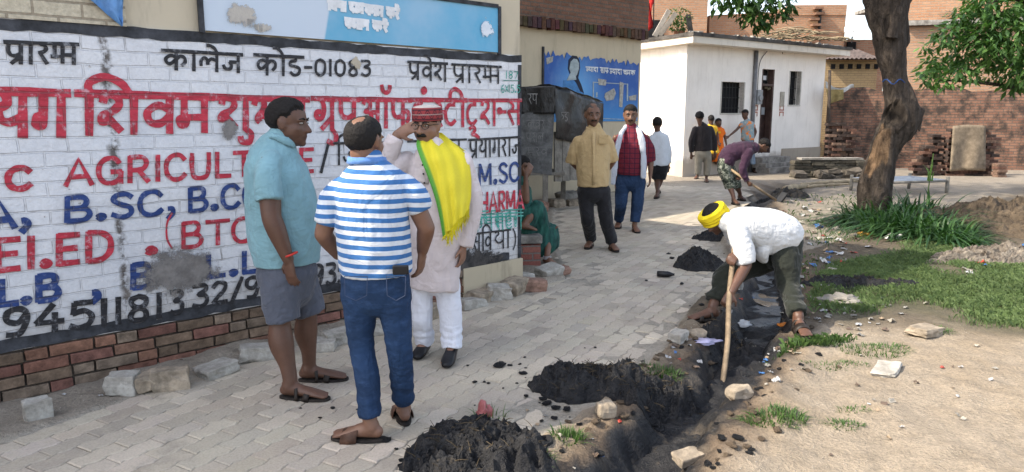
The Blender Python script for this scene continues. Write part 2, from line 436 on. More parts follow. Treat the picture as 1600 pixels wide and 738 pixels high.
def plaster(name, col, stain, amt=.5, rough=.85, low=None):
    t = NT(name); n1 = t.noise(1.3, 6, .65); n2 = t.noise(30, 4, .65)
    st = t.noise(2.2, 5, .7, co=t.map((2.2, 2.2, .5)))
    c = t.mix(t.ramp(n1, [(.3, 0.), (.7, 1.)]), tuple(x * .86 for x in col), col)
    c = t.mix(t.math('MULTIPLY', t.ramp(st, [(.52, 0.), (.75, 1.)]), amt), c, stain)
    if low:                        # splash-back dirt near the foot, ragged edge
        Z_ = t.xyz()[2]; k = t.math('ADD', Z_, t.math('MULTIPLY', t.noise(3.5, 5, .7), low[0]))
        c = t.mix(t.ramp(k, [(low[1], .85), (low[1] + .18, 0.)]), c, low[2])
    return t.out(c, rough, t.bump(t.math('ADD', n2, t.math('MULTIPLY', n1, 2.)), .25, .006), .3)
DARKPAINT = surf('dark slate paint', (.062, .066, .078), .75, .5, 9, 60, .4, .004)
CREAM = plaster('cream plaster', (.56, .49, .37), (.22, .19, .15), .6)
CONC = surf('weathered concrete', (.33, .31, .28), .9, .6, 5, 50, .5, .01, col2=(.10, .09, .08))
def white_brick():
    t = NT('whitewashed brick')
    X_, Y_, Z_ = t.xyz(); v = t.comb(X_, Z_)
    nz = t.n('TexNoise'); nz.inputs['Scale'].default_value = 3.5; nz.inputs['Detail'].default_value = 3; t.l(v, nz.inputs['Vector'])
    off = t.n('VectorMath', operation='MULTIPLY_ADD'); t.l(nz.outputs['Color'], off.inputs[0]); off.inputs[1].default_value = (.03, .022, 0); t.l(v, off.inputs[2])
    b = t.n('TexBrick'); t.l(off.outputs[0], b.inputs['Vector']); b.inputs['Scale'].default_value = 1
    b.inputs['Brick Width'].default_value = .235; b.inputs['Row Height'].default_value = .082; b.inputs['Mortar Size'].default_value = .006; b.inputs['Mortar Smooth'].default_value = .4
    n1 = t.noise(2.2, 5, .65); n2 = t.noise(38, 5, .65); n3 = t.noise(6, 5, .7)
    base = t.mix(t.ramp(n1, [(.3, 0.), (.7, 1.)]), (.60, .615, .66), (.76, .765, .79))
    base = t.mix(.18, base, t.ramp(n2, [(.3, .3), (.6, 1.)]), 'MULTIPLY')
    gap = t.math('MULTIPLY', b.outputs['Fac'], t.ramp(t.noise(2.6, 4, .75), [(.54, .03), (.70, .8)]))       # joints opened here and there
    c = t.mix(gap, base, (.19, .17, .155))
    chips = t.math('MULTIPLY', t.ramp(t.noise(17, 5, .75), [(.63, 0.), (.68, 1.)]), t.ramp(n1, [(.45, 0.), (.6, 1.)]))
    c = t.mix(chips, c, (.22, .185, .155))
    # run-down crack where two pours of plaster meet
    cx = t.math('ABSOLUTE', t.math('SUBTRACT', t.math('ADD', X_, t.math('MULTIPLY', t.math('SUBTRACT', n3, .5), .10)), .69))
    crack = t.math('MULTIPLY', t.ramp(cx, [(.010, 1.), (.035, 0.)]), t.ramp(t.noise(11, 4, .7), [(.42, 0.), (.55, .9)]))
    c = t.mix(crack, c, (.07, .055, .045))
    # grime splashed on the lowest courses
    k = t.math('ADD', Z_, t.math('MULTIPLY', n3, .55))
    c = t.mix(t.math('MULTIPLY', t.ramp(k, [(.60, 1.), (.85, 0.)]), .55), c, (.30, .265, .225))
    h = t.math('ADD', t.math('MULTIPLY', t.math('SUBTRACT', 1., b.outputs['Fac']), 1.6), t.math('ADD', t.math('MULTIPLY', n2, .55), t.math('MULTIPLY', n3, .8)))
    return t.out(c, .72, t.bump(h, .8, .012), .3)
# ---- college wall: the long painted wall on the left
W1 = Wall(W0, WD); U_END = W1.uz(814, 300)[0]; ZB, ZT = .285, 2.10
wall = W1.root('painted_wall'); tag(wall, 'long whitewashed brick wall painted with red, blue and black college lettering', 'wall')
TOP1 = 4.6
m = MB(); m.box(((U_END - 9) / 2, 2.3, TOP1 / 2 - .2), (U_END + 9, 4.56, TOP1 + .4)); m.build('wall_core', CREAM, wall)
m = MB(); m.box(((U_END - 9) / 2, .012, (ZB + ZT) / 2), (U_END + 9, .03, ZT - ZB)); m.build('whitewashed_panel', white_brick(), wall)
m = MB()
def wob(a, b, z0, z1, n=60, amp=.008):
    V = []; 
    for i in range(n + 1):
        u = a + (b - a) * i / n
        V += [(u, -.006, z0 + random.uniform(-amp, amp)), (u, -.006, z1 + random.uniform(-amp, amp))]
    return V, [(2 * i, 2 * i + 2, 2 * i + 3, 2 * i + 1) for i in range(n)]
random.seed(5)
m.add(*wob(-5, U_END, ZT - .062, ZT - .002, 120)); m.add(*wob(-5, U_END - .15, ZB + .002, ZB + .07, 120))
m.add([(U_END - .045, -.0065, ZB), (U_END - .002, -.0065, ZB), (U_END - .002, -.0065, ZT - .08), (U_END - .045, -.0065, ZT - .08)], [(0, 1, 2, 3)])
m.build('painted_border', DARKPAINT, wall)
# brick plinth, real bricks
BRICK = surf('old plinth brick', (.5, .5, .5), .9, .35, 14, 70, .7, .006, tint=True)
random.seed(11); m = MB(); u = -4.0
pal = [(.60, .29, .21), (.54, .28, .19), (.48, .33, .23), (.43, .30, .21), (.58, .33, .23), (.48, .23, .18), (.52, .39, .29)]
UCREAM = W1.uz(722, 430)[0]
for r_ in range(4):
    u = -4.0 + (0 if r_ % 2 else -.12)
    while u < UCREAM:
        L = random.choice((.235, .235, .12)) ; h = .0705
        if u + L > UCREAM: L = UCREAM - u
        c_ = random.choice(pal); s_ = random.uniform(.75, 1.2)
        m.box((u + L / 2, .03 + random.uniform(0, .012), r_ * h + h / 2 - .004), (L - .012, .10, h - .011), tuple(x * s_ for x in c_), jit=.003)
        u += L
m.build('brick_plinth', BRICK, wall, bevel=.006)
m = MB(); m.box(((UCREAM - 4) / 2, .05, .14), (UCREAM + 4, .08, .284)); m.build('plinth_mortar', surf('dark mortar', (.11, .09, .075), .95, .5, 12, 60, .5, .01), wall)
m = MB(); m.box(((U_END + UCREAM) / 2, -.002, .14), (U_END - UCREAM, .05, .284)); m.build('plaster_plinth', plaster('dirty cream plinth', (.50, .43, .31), (.18, .15, .11), .7), wall)
# cream-washed brickwork above the panel on the left
CB = brickmat('cream washed brick', (.58, .52, .40), (.54, .48, .37), (.34, .29, .22), .24, .082, .007, .25, (.3, .26, .2), .7)
uq = W1.uz(195, 20)[0]
m = MB(); m.box(((uq - 9) / 2, -.004, (ZT + TOP1) / 2), (uq + 9, .02, TOP1 - ZT)); m.build('cream_brickwork', CB, wall)

# ------------------------------------------------------------------ lettering strokes
GL = {}
def g(ch, w_, *strokes): GL[ch] = (w_, strokes)
s, p = 's', 'p'     # smooth / straight
_pa = [(s, [(.12, 1), (.11, .62), (.2, .42), (.38, .38), (.56, .48)]), (p, [(.58, 1), (.58, 0)])]
_ra = [(s, [(.12, 1), (.32, .92), (.42, .76), (.33, .6), (.14, .54)]), (p, [(.17, .55), (.46, .02)])]
_ma = [(p, [(.14, 1), (.14, .42)]), (s, [(.14, .42), (.04, .36), (.06, .22), (.18, .24), (.18, .42)]), (p, [(.15, .42), (.58, .42)]), (p, [(.6, 1), (.6, 0)])]
g('प', .78, *_pa); g('र', .62, *_ra); g('म', .8, *_ma)
g('ा', .36, (p, [(.18, 1), (.18, 0)]))
g('ॉ', .4, (p, [(.18, 1), (.18, 0)]), (s, [(-.02, 1.5), (.05, 1.3), (.2, 1.25), (.33, 1.33), (.36, 1.5)]))
g('P', .78, *_pa, (p, [(.56, .34), (.22, .02)]))                                   # pra
g('M', 1.12, (p, [(.14, 1), (.14, .3)]), (p, [(.0, .38), (.46, .38)]), (p, [(.46, 1), (.46, .05)]), (p, [(.46, .46), (.9, .46)]), (p, [(.92, 1), (.92, 0)]))   # mbha as painted
g('भ', .82, (s, [(.06, .8), (.12, .96), (.27, .98), (.33, .8), (.26, .55), (.14, .36), (.2, .24)]), (p, [(.24, .42), (.62, .42)]), (p, [(.64, 1), (.64, 0)]))
g('क', .98, (p, [(.48, 1), (.48, 0)]), (s, [(.48, .66), (.3, .76), (.12, .62), (.12, .42), (.26, .32), (.48, .56)]), (s, [(.48, .56), (.64, .74), (.8, .66), (.82, .44), (.7, .26)]))
g('ल', .9, (s, [(.1, .3), (.1, .56), (.22, .72), (.34, .62), (.36, .36), (.36, .5), (.5, .68), (.7, .6)]), (p, [(.72, 1), (.72, 0)]))
g('ज', .88, (p, [(.7, 1), (.7, 0)]), (p, [(.7, .58), (.34, .56)]), (s, [(.34, .56), (.42, .36), (.34, .18), (.16, .2), (.08, .38)]))
g('े', 0, (s, [(-.17, 1), (-.25, 1.22), (-.42, 1.38), (-.58, 1.4)]))
g('ो', .36, (p, [(.18, 1), (.18, 0)]), (s, [(.18, 1), (.1, 1.22), (-.06, 1.38), (-.24, 1.4)]))
g('ड', .74, (p, [(.38, 1), (.38, .8)]), (s, [(.38, .8), (.16, .74), (.14, .56), (.36, .5), (.54, .4), (.5, .14), (.3, .06), (.14, .2)]))
g('व', .78, (p, [(.6, 1), (.6, 0)]), (s, [(.6, .6), (.36, .74), (.13, .56), (.18, .3), (.4, .26), (.6, .46)]))
g('श', .9, (p, [(.74, 1), (.74, 0)]), (s, [(.12, .80), (.18, .97), (.38, .95), (.44, .76), (.32, .58), (.12, .46), (.10, .32), (.24, .34)]), (p, [(.20, .44), (.48, .08)]))
g('य', .8, (p, [(.62, 1), (.62, 0)]), (s, [(.1, 1), (.26, .94), (.3, .74), (.14, .6), (.16, .4), (.36, .32), (.62, .46)]))
g('ग', .8, (p, [(.62, 1), (.62, 0)]), (p, [(.24, 1), (.24, .4)]), (s, [(.24, .42), (.12, .46), (.1, .28), (.2, .24), (.24, .42)]))
g('Q', .86, (p, [(.66, 1), (.66, 0)]), (s, [(.26, 1), (.36, .8), (.36, .5), (.24, .34), (.12, .42), (.12, .56), (.26, .58)]), (p, [(.64, .38), (.3, .02)]), (s, [(.66, 0), (.8, -.22), (.72, -.46), (.5, -.38)]))   # gru
g('ि', .34, (p, [(.2, 1), (.2, 0)]), (s, [(.2, 1), (.2, 1.26), (.5, 1.42), (.82, 1.28), (1.0, 1.02)]))
g('ी', .36, (p, [(.18, 1), (.18, 0)]), (s, [(.18, 1), (.08, 1.28), (-.18, 1.42), (-.38, 1.28), (-.4, 1.02)]))
g('ु', 0, (s, [(-.18, .02), (-.02, -.16), (-.06, -.4), (-.26, -.4), (-.3, -.24)]))
g('ू', 0, (s, [(-.5, -.1), (-.34, -.02), (-.22, -.14), (-.36, -.3), (-.2, -.34), (-.02, -.46)]))
g('अ', .98, (s, [(.12, .84), (.24, .99), (.42, .88), (.38, .66), (.2, .58), (.42, .54), (.48, .3), (.32, .1), (.1, .2)]), (p, [(.4, .55), (.78, .55)]), (p, [(.78, 1), (.78, 0)]))
g('फ', 1.0, *_pa, (s, [(.58, .52), (.72, .62), (.86, .5), (.84, .3), (.74, .2)]))
g('इ', .8, (p, [(.4, 1), (.4, .86)]), (s, [(.4, .86), (.16, .8), (.16, .6), (.46, .54), (.5, .34), (.26, .28), (.3, .1), (.5, -.1)]))
g('ं', 0, (s, [(-.36, 1.34), (-.28, 1.42), (-.22, 1.32), (-.32, 1.26), (-.36, 1.34)]))
g('स', .9, *_ra, (p, [(.28, .56), (.72, .56)]), (p, [(.72, 1), (.72, 0)]))
g('S', .56, *_ra, (p, [(.28, .56), (.6, .56)]))                                   # half sa
g('ट', .7, (p, [(.44, 1), (.44, .84)]), (s, [(.52, .84), (.24, .8), (.1, .54), (.16, .2), (.36, .1), (.54, .24)]))
g('N', .42, (s, [(.08, .5), (.04, .62), (.16, .66), (.2, .52), (.08, .5)]), (p, [(.14, .54), (.46, .54)]))
g('न', .76, (s, [(.14, .5), (.06, .6), (.16, .7), (.24, .56), (.14, .5)]), (p, [(.2, .54), (.6, .54)]), (p, [(.6, 1), (.6, 0)]))
g('ध', .84, (p, [(.66, 1), (.66, 0)]), (s, [(.1, .92), (.26, 1.0), (.34, .84), (.18, .72), (.12, .54), (.3, .36), (.5, .38), (.66, .5)]))
g('च', .8, (p, [(.62, 1), (.62, 0)]), (p, [(.1, .7), (.62, .7)]), (s, [(.14, .7), (.2, .36), (.42, .28), (.62, .5)]))
g('द', .66, (p, [(.4, 1), (.4, .8)]), (s, [(.4, .8), (.14, .72), (.14, .4), (.36, .3), (.5, .42), (.36, .3), (.54, .02)]))
g('J', .56, (p, [(.1, .58), (.56, .56)]), (s, [(.34, .56), (.42, .36), (.34, .18), (.16, .2), (.08, .38)]))     # half ja
def L(ch, w_, *st): GL['@' + ch] = (w_, st)
L('A', .86, (p, [(.08, 0), (.42, 1), (.78, 0)]), (p, [(.2, .34), (.64, .34)]))
L('B', .78, (p, [(.14, 0), (.14, 1)]), (s, [(.14, .97), (.5, .97), (.6, .76), (.48, .55), (.16, .53)]), (s, [(.2, .53), (.55, .5), (.68, .28), (.54, .05), (.14, .03)]))
L('C', .78, (s, [(.68, .78), (.52, .97), (.28, .94), (.12, .7), (.12, .3), (.28, .05), (.52, .03), (.7, .22)]))
L('D', .8, (p, [(.14, 0), (.14, 1)]), (s, [(.14, .97), (.46, .95), (.68, .72), (.68, .3), (.46, .05), (.14, .03)]))
L('E', .72, (p, [(.14, 0), (.14, 1)]), (p, [(.14, .95), (.62, .95)]), (p, [(.14, .52), (.56, .52)]), (p, [(.14, .05), (.62, .05)]))
L('G', .84, (s, [(.68, .78), (.52, .97), (.28, .94), (.12, .7), (.12, .3), (.28, .05), (.52, .03), (.7, .2)]), (p, [(.72, 0), (.72, .45)]), (p, [(.45, .45), (.74, .45)]))
L('H', .82, (p, [(.14, 0), (.14, 1)]), (p, [(.68, 0), (.68, 1)]), (p, [(.14, .5), (.68, .5)]))
L('I', .32, (p, [(.16, 0), (.16, 1)]))
L('L', .66, (p, [(.14, 1), (.14, 0)]), (p, [(.12, .05), (.6, .05)]))
L('M', .98, (p, [(.12, 0), (.14, 1)]), (p, [(.16, .96), (.48, .2)]), (p, [(.48, .2), (.8, .96)]), (p, [(.84, 1), (.86, 0)]))
L('O', .86, (s, [(.42, .97), (.18, .85), (.1, .5), (.18, .14), (.42, .03), (.66, .14), (.74, .5), (.66, .85), (.42, .97)]))
L('P', .74, (p, [(.14, 0), (.14, 1)]), (s, [(.14, .97), (.5, .96), (.62, .74), (.5, .5), (.14, .47)]))
L('R', .8, (p, [(.14, 0), (.14, 1)]), (s, [(.14, .97), (.5, .96), (.62, .74), (.5, .5), (.14, .47)]), (p, [(.36, .5), (.68, 0)]))
L('S', .72, (s, [(.6, .82), (.44, .97), (.2, .92), (.14, .72), (.34, .54), (.56, .4), (.58, .16), (.38, .02), (.1, .16)]))
L('T', .78, (p, [(.4, .95), (.4, 0)]), (p, [(.04, .95), (.76, .95)]))
L('U', .82, (s, [(.14, 1), (.13, .5), (.2, .1), (.42, .02), (.62, .12), (.68, .5), (.68, 1)]))
L('X', .7, (p, [(.1, .9), (.6, .1)]), (p, [(.6, .9), (.1, .1)]))
L('.', .36, (s, [(.1, .1), (.18, .02), (.26, .1), (.18, .18), (.1, .1)]))
L(',', .34, (s, [(.1, .22), (.2, .2), (.22, .02), (.08, -.2)]))
L('-', .55, (p, [(.08, .5), (.46, .5)])); L('/', .5, (p, [(.05, -.1), (.45, 1.05)])); L(' ', .4)
L('(', .36, (s, [(.28, 1.08), (.12, .75), (.12, .25), (.28, -.1)])); L(')', .36, (s, [(.08, 1.08), (.24, .75), (.24, .25), (.08, -.1)]))
L('0', .72, (s, [(.36, .97), (.14, .8), (.12, .25), (.34, .03), (.56, .22), (.58, .75), (.36, .97)]))
L('1', .36, (p, [(.18, 1), (.18, 0)]))
L('2', .7, (s, [(.1, .76), (.26, .97), (.52, .88), (.5, .6), (.26, .3), (.1, .06)]), (p, [(.1, .05), (.6, .05)]))
L('3', .7, (s, [(.1, .95), (.5, .95), (.54, .74), (.28, .56), (.54, .48), (.56, .16), (.34, .02), (.1, .14)]))
L('4', .78, (p, [(.46, 1), (.08, .36)]), (p, [(.08, .36), (.7, .36)]), (p, [(.5, .68), (.5, 0)]))
L('5', .72, (p, [(.6, .95), (.18, .95)]), (p, [(.18, .95), (.15, .56)]), (s, [(.15, .56), (.42, .64), (.6, .42), (.52, .12), (.28, .02), (.08, .12)]))
L('6', .7, (s, [(.52, .95), (.24, .75), (.12, .36), (.26, .04), (.52, .08), (.56, .36), (.36, .5), (.14, .36)]))
L('7', .66, (p, [(.08, .95), (.56, .95)]), (p, [(.56, .95), (.26, 0)]))
L('8', .72, (s, [(.36, .97), (.16, .84), (.22, .6), (.5, .42), (.54, .14), (.34, .02), (.14, .16), (.22, .42), (.5, .6), (.54, .84), (.36, .97)]))
L('9', .7, (s, [(.54, .72), (.36, .46), (.14, .58), (.16, .88), (.4, .97), (.56, .8), (.54, .4), (.4, .06), (.14, .06)]))
def smooth_line(pts, n=5):
    if len(pts) < 3: return [Vector(q) for q in pts]
    P = [Vector(q) for q in pts]; out = []
    for i in range(len(P) - 1):
        a, b, c_, d = P[max(i - 1, 0)], P[i], P[i + 1], P[min(i + 2, len(P) - 1)]
        for k in range(n):
            t = k / n
            out.append(.5 * ((2 * b) + (c_ - a) * t + (2 * a - 5 * b + 4 * c_ - d) * t * t + (3 * b - a - 3 * c_ + d) * t ** 3))
    out.append(P[-1]); return out
_eps = [0]
def paint(mb, text, quad, width, latin=False, headline=True, y0=-.0085, jitter=.07, hl=None):
    """brush text into the quad (tl, tr, br, bl) of wall coordinates; ribbons lie a hair apart so none share a plane"""
    if not latin:
        text = list(text)
        for i in range(1, len(text)):
            if text[i] == 'ि' and text[i - 1] != ' ': text[i], text[i - 1] = text[i - 1], text[i]
    toks = [('@' + ch if latin else ch) for ch in text]
    tot = sum(GL[k][0] if k in GL else .4 for k in toks)
    tl, tr, br, bl = [Vector(q) for q in quad]
    def place(x, y):
        t = x / tot; top = tl.lerp(tr, t); bot = bl.lerp(br, t); return bot.lerp(top, y) if True else None
    def stroke(pts, wd):
        n = len(pts)
        if n < 2: return
        _eps[0] = (_eps[0] + 1) % 14; e = y0 - .0004 * _eps[0]
        V = []; F = []; ph = random.uniform(0, 6)
        for i, q in enumerate(pts):
            d = (pts[min(i + 1, n - 1)] - pts[max(i - 1, 0)]); d = d.normalized() if d.length > 1e-9 else Vector((1, 0))
            nn = Vector((-d.y, d.x)); ww = wd * .5 * (1 + jitter * math.sin(ph + i * .9) + random.uniform(-jitter, jitter) * .6)
            q2 = q + (d * (-wd * .15) if i == 0 else d * (wd * .15) if i == n - 1 else d * 0)
            yy = e - .00003 * i
            V += [(q2.x + nn.x * ww, yy, q2.y + nn.y * ww), (q2.x - nn.x * ww, yy, q2.y - nn.y * ww)]
        F = [(2 * i, 2 * i + 1, 2 * i + 3, 2 * i + 2) for i in range(n - 1)]
        mb.add(V, F)
    x = 0
    for k in toks:
        if k not in GL: x += .4; continue
        w_, st = GL[k]
        for kind, pts in st:
            pts = smooth_line(pts) if kind == 's' else [Vector(pts[0]).lerp(Vector(pts[1]), i / 4) for i in range(5)] if len(pts) == 2 else [Vector(q) for q in pts]
            stroke([place(x + q.x, q.y) for q in pts], width)
        x += w_
    if headline and not latin:
        x = 0; start = 0; spans = []
        for k in toks + [' ']:
            if k not in GL:
                if x > start: spans.append((start, x))
                x += .4; start = x
            else: x += GL[k][0]
        for a, b in spans:
            stroke([place(a - .06 + (b - a + .06) * i / 10, 1.0) for i in range(11)], width * 1.05)
def q4(W, x0, t0, b0, x1, t1, b1):
    return [W.uz(x0, t0), W.uz(x1, t1), W.uz(x1, b1), W.uz(x0, b0)]
def paintmat(name, col, chip=.5, under=(.62, .64, .70)):
    t = NT(name); n2 = t.noise(38, 5, .65); n1 = t.noise(7, 5, .7)
    X_, Y_, Z_ = t.xyz(); v = t.comb(X_, Z_)
    nz = t.n('TexNoise'); nz.inputs['Scale'].default_value = 3.5; nz.inputs['Detail'].default_value = 3; t.l(v, nz.inputs['Vector'])
    off = t.n('VectorMath', operation='MULTIPLY_ADD'); t.l(nz.outputs['Color'], off.inputs[0]); off.inputs[1].default_value = (.03, .022, 0); t.l(v, off.inputs[2])
    b = t.n('TexBrick'); t.l(off.outputs[0], b.inputs['Vector']); b.inputs['Scale'].default_value = 1
    b.inputs['Brick Width'].default_value = .235; b.inputs['Row Height'].default_value = .082; b.inputs['Mortar Size'].default_value = .006; b.inputs['Mortar Smooth'].default_value = .4
    n1 = t.noise(6, 6, .75, co=t.map((1, 1, 3.0), (0, R(20), 0))); c = t.mix(t.ramp(n1, [(.3, 0.), (.7, 1.)]), tuple(x * .62 for x in col), tuple(min(1, x * 1.45 + .015) for x in col))
    c = t.mix(t.math('MULTIPLY', t.ramp(t.noise(24, 5, .75), [(.55, 0.), (.66, 1.)]), chip), c, under)
    c = t.mix(t.math('MULTIPLY', b.outputs['Fac'], .35), c, (.10, .09, .09))
    h = t.math('ADD', t.math('MULTIPLY', t.math('SUBTRACT', 1., b.outputs['Fac']), 1.6), t.math('MULTIPLY', n2, .55))
    return t.out(c, .6, t.bump(h, .7, .012), .35)
RED = paintmat('red wall paint', (.42, .022, .045), .45); BLACK = paintmat('black wall paint', (.012, .012, .016), .3)
BLUE = paintmat('blue wall paint', (.012, .040, .17), .3); GREEN = paintmat('green wall paint', (.04, .30, .24), .55)
random.seed(21)
mb = MB()
for t_, q, w_ in (('PारM', (8, 66, 100, 122, 70, 101), .020), ('कालेज', (254, 79, 109, 378, 86, 114), .021), ('कोड', (398, 86, 117, 474, 90, 120), .021),
                  ('Pवेश', (637, 97, 124, 698, 100, 128), .020), ('PारM', (706, 101, 129, 782, 105, 131), .020)):
    paint(mb, t_, q4(W1, *q), w_)
paint(mb, '-01083', q4(W1, 472, 92, 119, 580, 95, 119), .020, latin=True)
paint(mb, 'जिला', q4(W1, 522, 224, 258, 600, 223, 256), .018); paint(mb, 'सा', q4(W1, 640, 221, 254, 728, 218, 250), .018)
paint(mb, 'Pयागराज', q4(W1, 732, 219, 247, 813, 214, 243), .019)
paint(mb, '/', q4(W1, 499, 226, 266, 514, 224, 264), .024, latin=True)
paint(mb, '9451181', q4(W1, 0, 484, 527, 258, 457, 497), .033, latin=True)
paint(mb, '3', q4(W1, 262, 455, 492, 288, 452, 489), .028, latin=True)
paint(mb, '32/9', q4(W1, 296, 447, 482, 408, 430, 462), .028, latin=True)
paint(mb, '935', q4(W1, 486, 414, 448, 545, 408, 440), .026, latin=True)
paint(mb, 'सुवि', q4(W1, 736, 366, 394, 768, 362, 390), .017); paint(mb, 'धा', q4(W1, 770, 362, 390, 797, 359, 387), .017)
paint(mb, ').', q4(W1, 799, 360, 388, 814, 358, 386), .015, latin=True)
mb.build('black_lettering', BLACK, wall)
mb = MB()
for t_, q, w_ in (('यग', (-14, 142, 214, 108, 146, 214), .046), ('शिवम', (0, 0, 0, 0, 0, 0), 0), ('शुभम', (338, 152, 203, 482, 156, 200), .040), ('Qप', (488, 154, 203, 560, 156, 201), .036),
                  ('अॉफ', (562, 155, 201, 642, 157, 199), .034), ('इंSटी', (642, 156, 199, 728, 157, 198), .034), ('टूशNस', (726, 157, 198, 814, 157, 195), .030)):
    if t_ == 'शिवम':
        paint(mb, 'िशवम', q4(W1, 122, 146, 211, 332, 152, 206), .045); continue
    paint(mb, t_, q4(W1, *q), w_)
for t_, q, w_ in (('C', (6, 263, 297, 52, 261, 294), .034), ('AGRICULTURE', (97, 250, 291, 492, 231, 269), .029), ('EI.ED', (-14, 374, 426, 178, 360, 405), .035),
                  ('.', (222, 356, 397, 248, 354, 394), .04), ('BTC', (278, 349, 389, 396, 339, 376), .028), ('PHARMA', (736, 302, 334, 818, 297, 327), .026)):
    paint(mb, t_, q4(W1, *q), w_, latin=True)
paint(mb, '(', q4(W1, 254, 338, 385, 272, 336, 383), .012, latin=True)
mb.build('red_lettering', RED, wall)
mb = MB()
for t_, q, w_ in (('A,', (-30, 318, 362, 50, 312, 352), .036), ('B.SC,', (95, 309, 348, 276, 296, 333), .031), ('B.CO', (290, 295, 332, 412, 285, 320), .030), (',', (732, 262, 290, 744, 261, 288), .03),
                  ('M.SC', (745, 257, 291, 811, 254, 282), .027), ('L.', (-6, 438, 479, 50, 432, 472), .036), ('B', (52, 432, 472, 96, 427, 466), .038), (',', (138, 430, 466, 160, 427, 463), .038),
                  ('B', (200, 414, 452, 240, 410, 447), .036), ('.L.L', (296, 402, 438, 408, 390, 424), .034)):
    paint(mb, t_, q4(W1, *q), w_, latin=True)
mb.build('blue_lettering', BLUE, wall)
mb = MB()
paint(mb, '187', q4(W1, 788, 111, 123, 809, 112, 123), .008, latin=True); paint(mb, '-', q4(W1, 780, 118, 134, 815, 118, 134), .006, latin=True)
paint(mb, '6X15.5', q4(W1, 781, 132, 145, 812, 133, 145), .008, latin=True)
for k in range(3): paint(mb, 'कनसटग'[:5], q4(W1, 733 + k, 331 + 5 * k, 352 + 5 * k, 816, 327 + 5 * k, 348 + 5 * k), .012)
mb.build('green_lettering', GREEN, wall)
# stains over the paint: grey cement smear, fallen render patches
def stain_mat(name, col, col2, thr=.5, soft=.06, scale=3):
    t = NT(name); ge = t.n('TexCoord').outputs['UV']
    X_, Y_, Z_ = t.xyz(co=ge)
    dx = t.math('SUBTRACT', X_, .5); dy = t.math('SUBTRACT', Y_, .5)
    r_ = t.math('SQRT', t.math('ADD', t.math('MULTIPLY', dx, dx), t.math('MULTIPLY', dy, dy)))
    k = t.math('ADD', r_, t.math('MULTIPLY', t.math('SUBTRACT', t.noise(scale * 5, 8, .8), .5), 1.1))
    a = t.ramp(k, [(thr - .22, 1.), (thr - .22 + soft, 0.)])
    c = t.mix(t.ramp(t.noise(12, 5, .7), [(.35, 0.), (.65, 1.)]), col, col2)
    t.val(t.b.inputs['Alpha'], a); t.m.blend_method = 'BLEND' if hasattr(t.m, 'blend_method') else None
    return t.out(c, .9, t.bump(t.noise(40, 5, .7), .6, .01), .2)
def uvquad(name, V, mat, parent):
    me = bpy.data.meshes.new(name); me.from_pydata(V, [], [(0, 1, 2, 3)]); uv = me.uv_layers.new()
    for i, c_ in enumerate(((0, 0), (1, 0), (1, 1), (0, 1))): uv.data[i].uv = c_
    me.materials.append(mat); o = bpy.data.objects.new(name, me); COL.objects.link(o); o.parent = parent; return o
def stain(W, x0, y0, x1, y1, mat, parent, off=.0165, name='stain'):
    (a, za), (b, zb) = W.uz(x0, y1), W.uz(x1, y0)
    return uvquad(name, [(a, -off, za), (b, -off, za), (b, -off, zb), (a, -off, zb)], mat, parent)
GREYS = stain_mat('grey cement smear', (.15, .14, .135), (.25, .235, .225), .50, .16, 2.2)
BROWNS = stain_mat('fallen whitewash', (.20, .17, .14), (.32, .28, .24), .5, .05, 2)
stain(W1, 205, 372, 345, 480, GREYS, wall, .0165)
stain(W1, 660, 370, 800, 455, stain_mat('black damp stain', (.03, .03, .03), (.10, .09, .085), .5, .08, 1.5), wall, .0175)
stain(W1, 342, 186, 372, 220, GREYS, wall, .0185)
stain(W1, 540, 86, 570, 112, stain_mat('pale chipped patch', (.42, .36, .28), (.5, .45, .36), .42, .05, 2), wall, .0188)

# ---- printed banner above the panel
def banner_mat():
    t = NT('printed banner'); X_, Y_, Z_ = t.xyz()
    k = t.math('ADD', X_, t.math('MULTIPLY', Z_, -.22))
    # pale left third, blue right two thirds with a broad light streak
    blue = t.mix(t.ramp(t.math('ADD', X_, t.math('MULTIPLY', Z_, -1.2)), [(.0, 0.), (.16, 1.), (.5, .8), (.8, .1), (1., .3)]), (.10, .36, .58), (.27, .50, .72))
    blue = t.mix(t.math('MULTIPLY', t.ramp(X_, [(.30, 0.), (1., 1.)]), .6), (.085, .36, .56), blue)
    c = t.mix(t.ramp(k, [(.335, 0.), (.338, 1.)]), (.52, .60, .70), blue)
    c = t.mix(t.ramp(t.noise(2.4, 5, .7), [(.45, 0.), (.7, .3)]), c, (.55, .6, .7))
    return t.out(c, .5, t.bump(t.noise(3, 3), .15, .02), .4)
ub0, _ = W1.uz(318, 50); ub1, zb1 = W1.uz(776, 88); _, zbt = W1.uz(775, 17); zbt_ = zbt + .02
ban = empty('advert_banner', W1.o + W1.d * ub0 + W1.n * .012, W1.a); tag(ban, 'pale blue printed banner with dark frame, fixed above the college wall lettering', 'banner')
bw_ = ub1 - ub0; z0 = ZT + .012
m = MB(); m.box((bw_ / 2, 0, (z0 + zbt_) / 2), (bw_, .012, zbt_ - z0)); pan = m.build('banner_print', None or banner_mat(), ban)
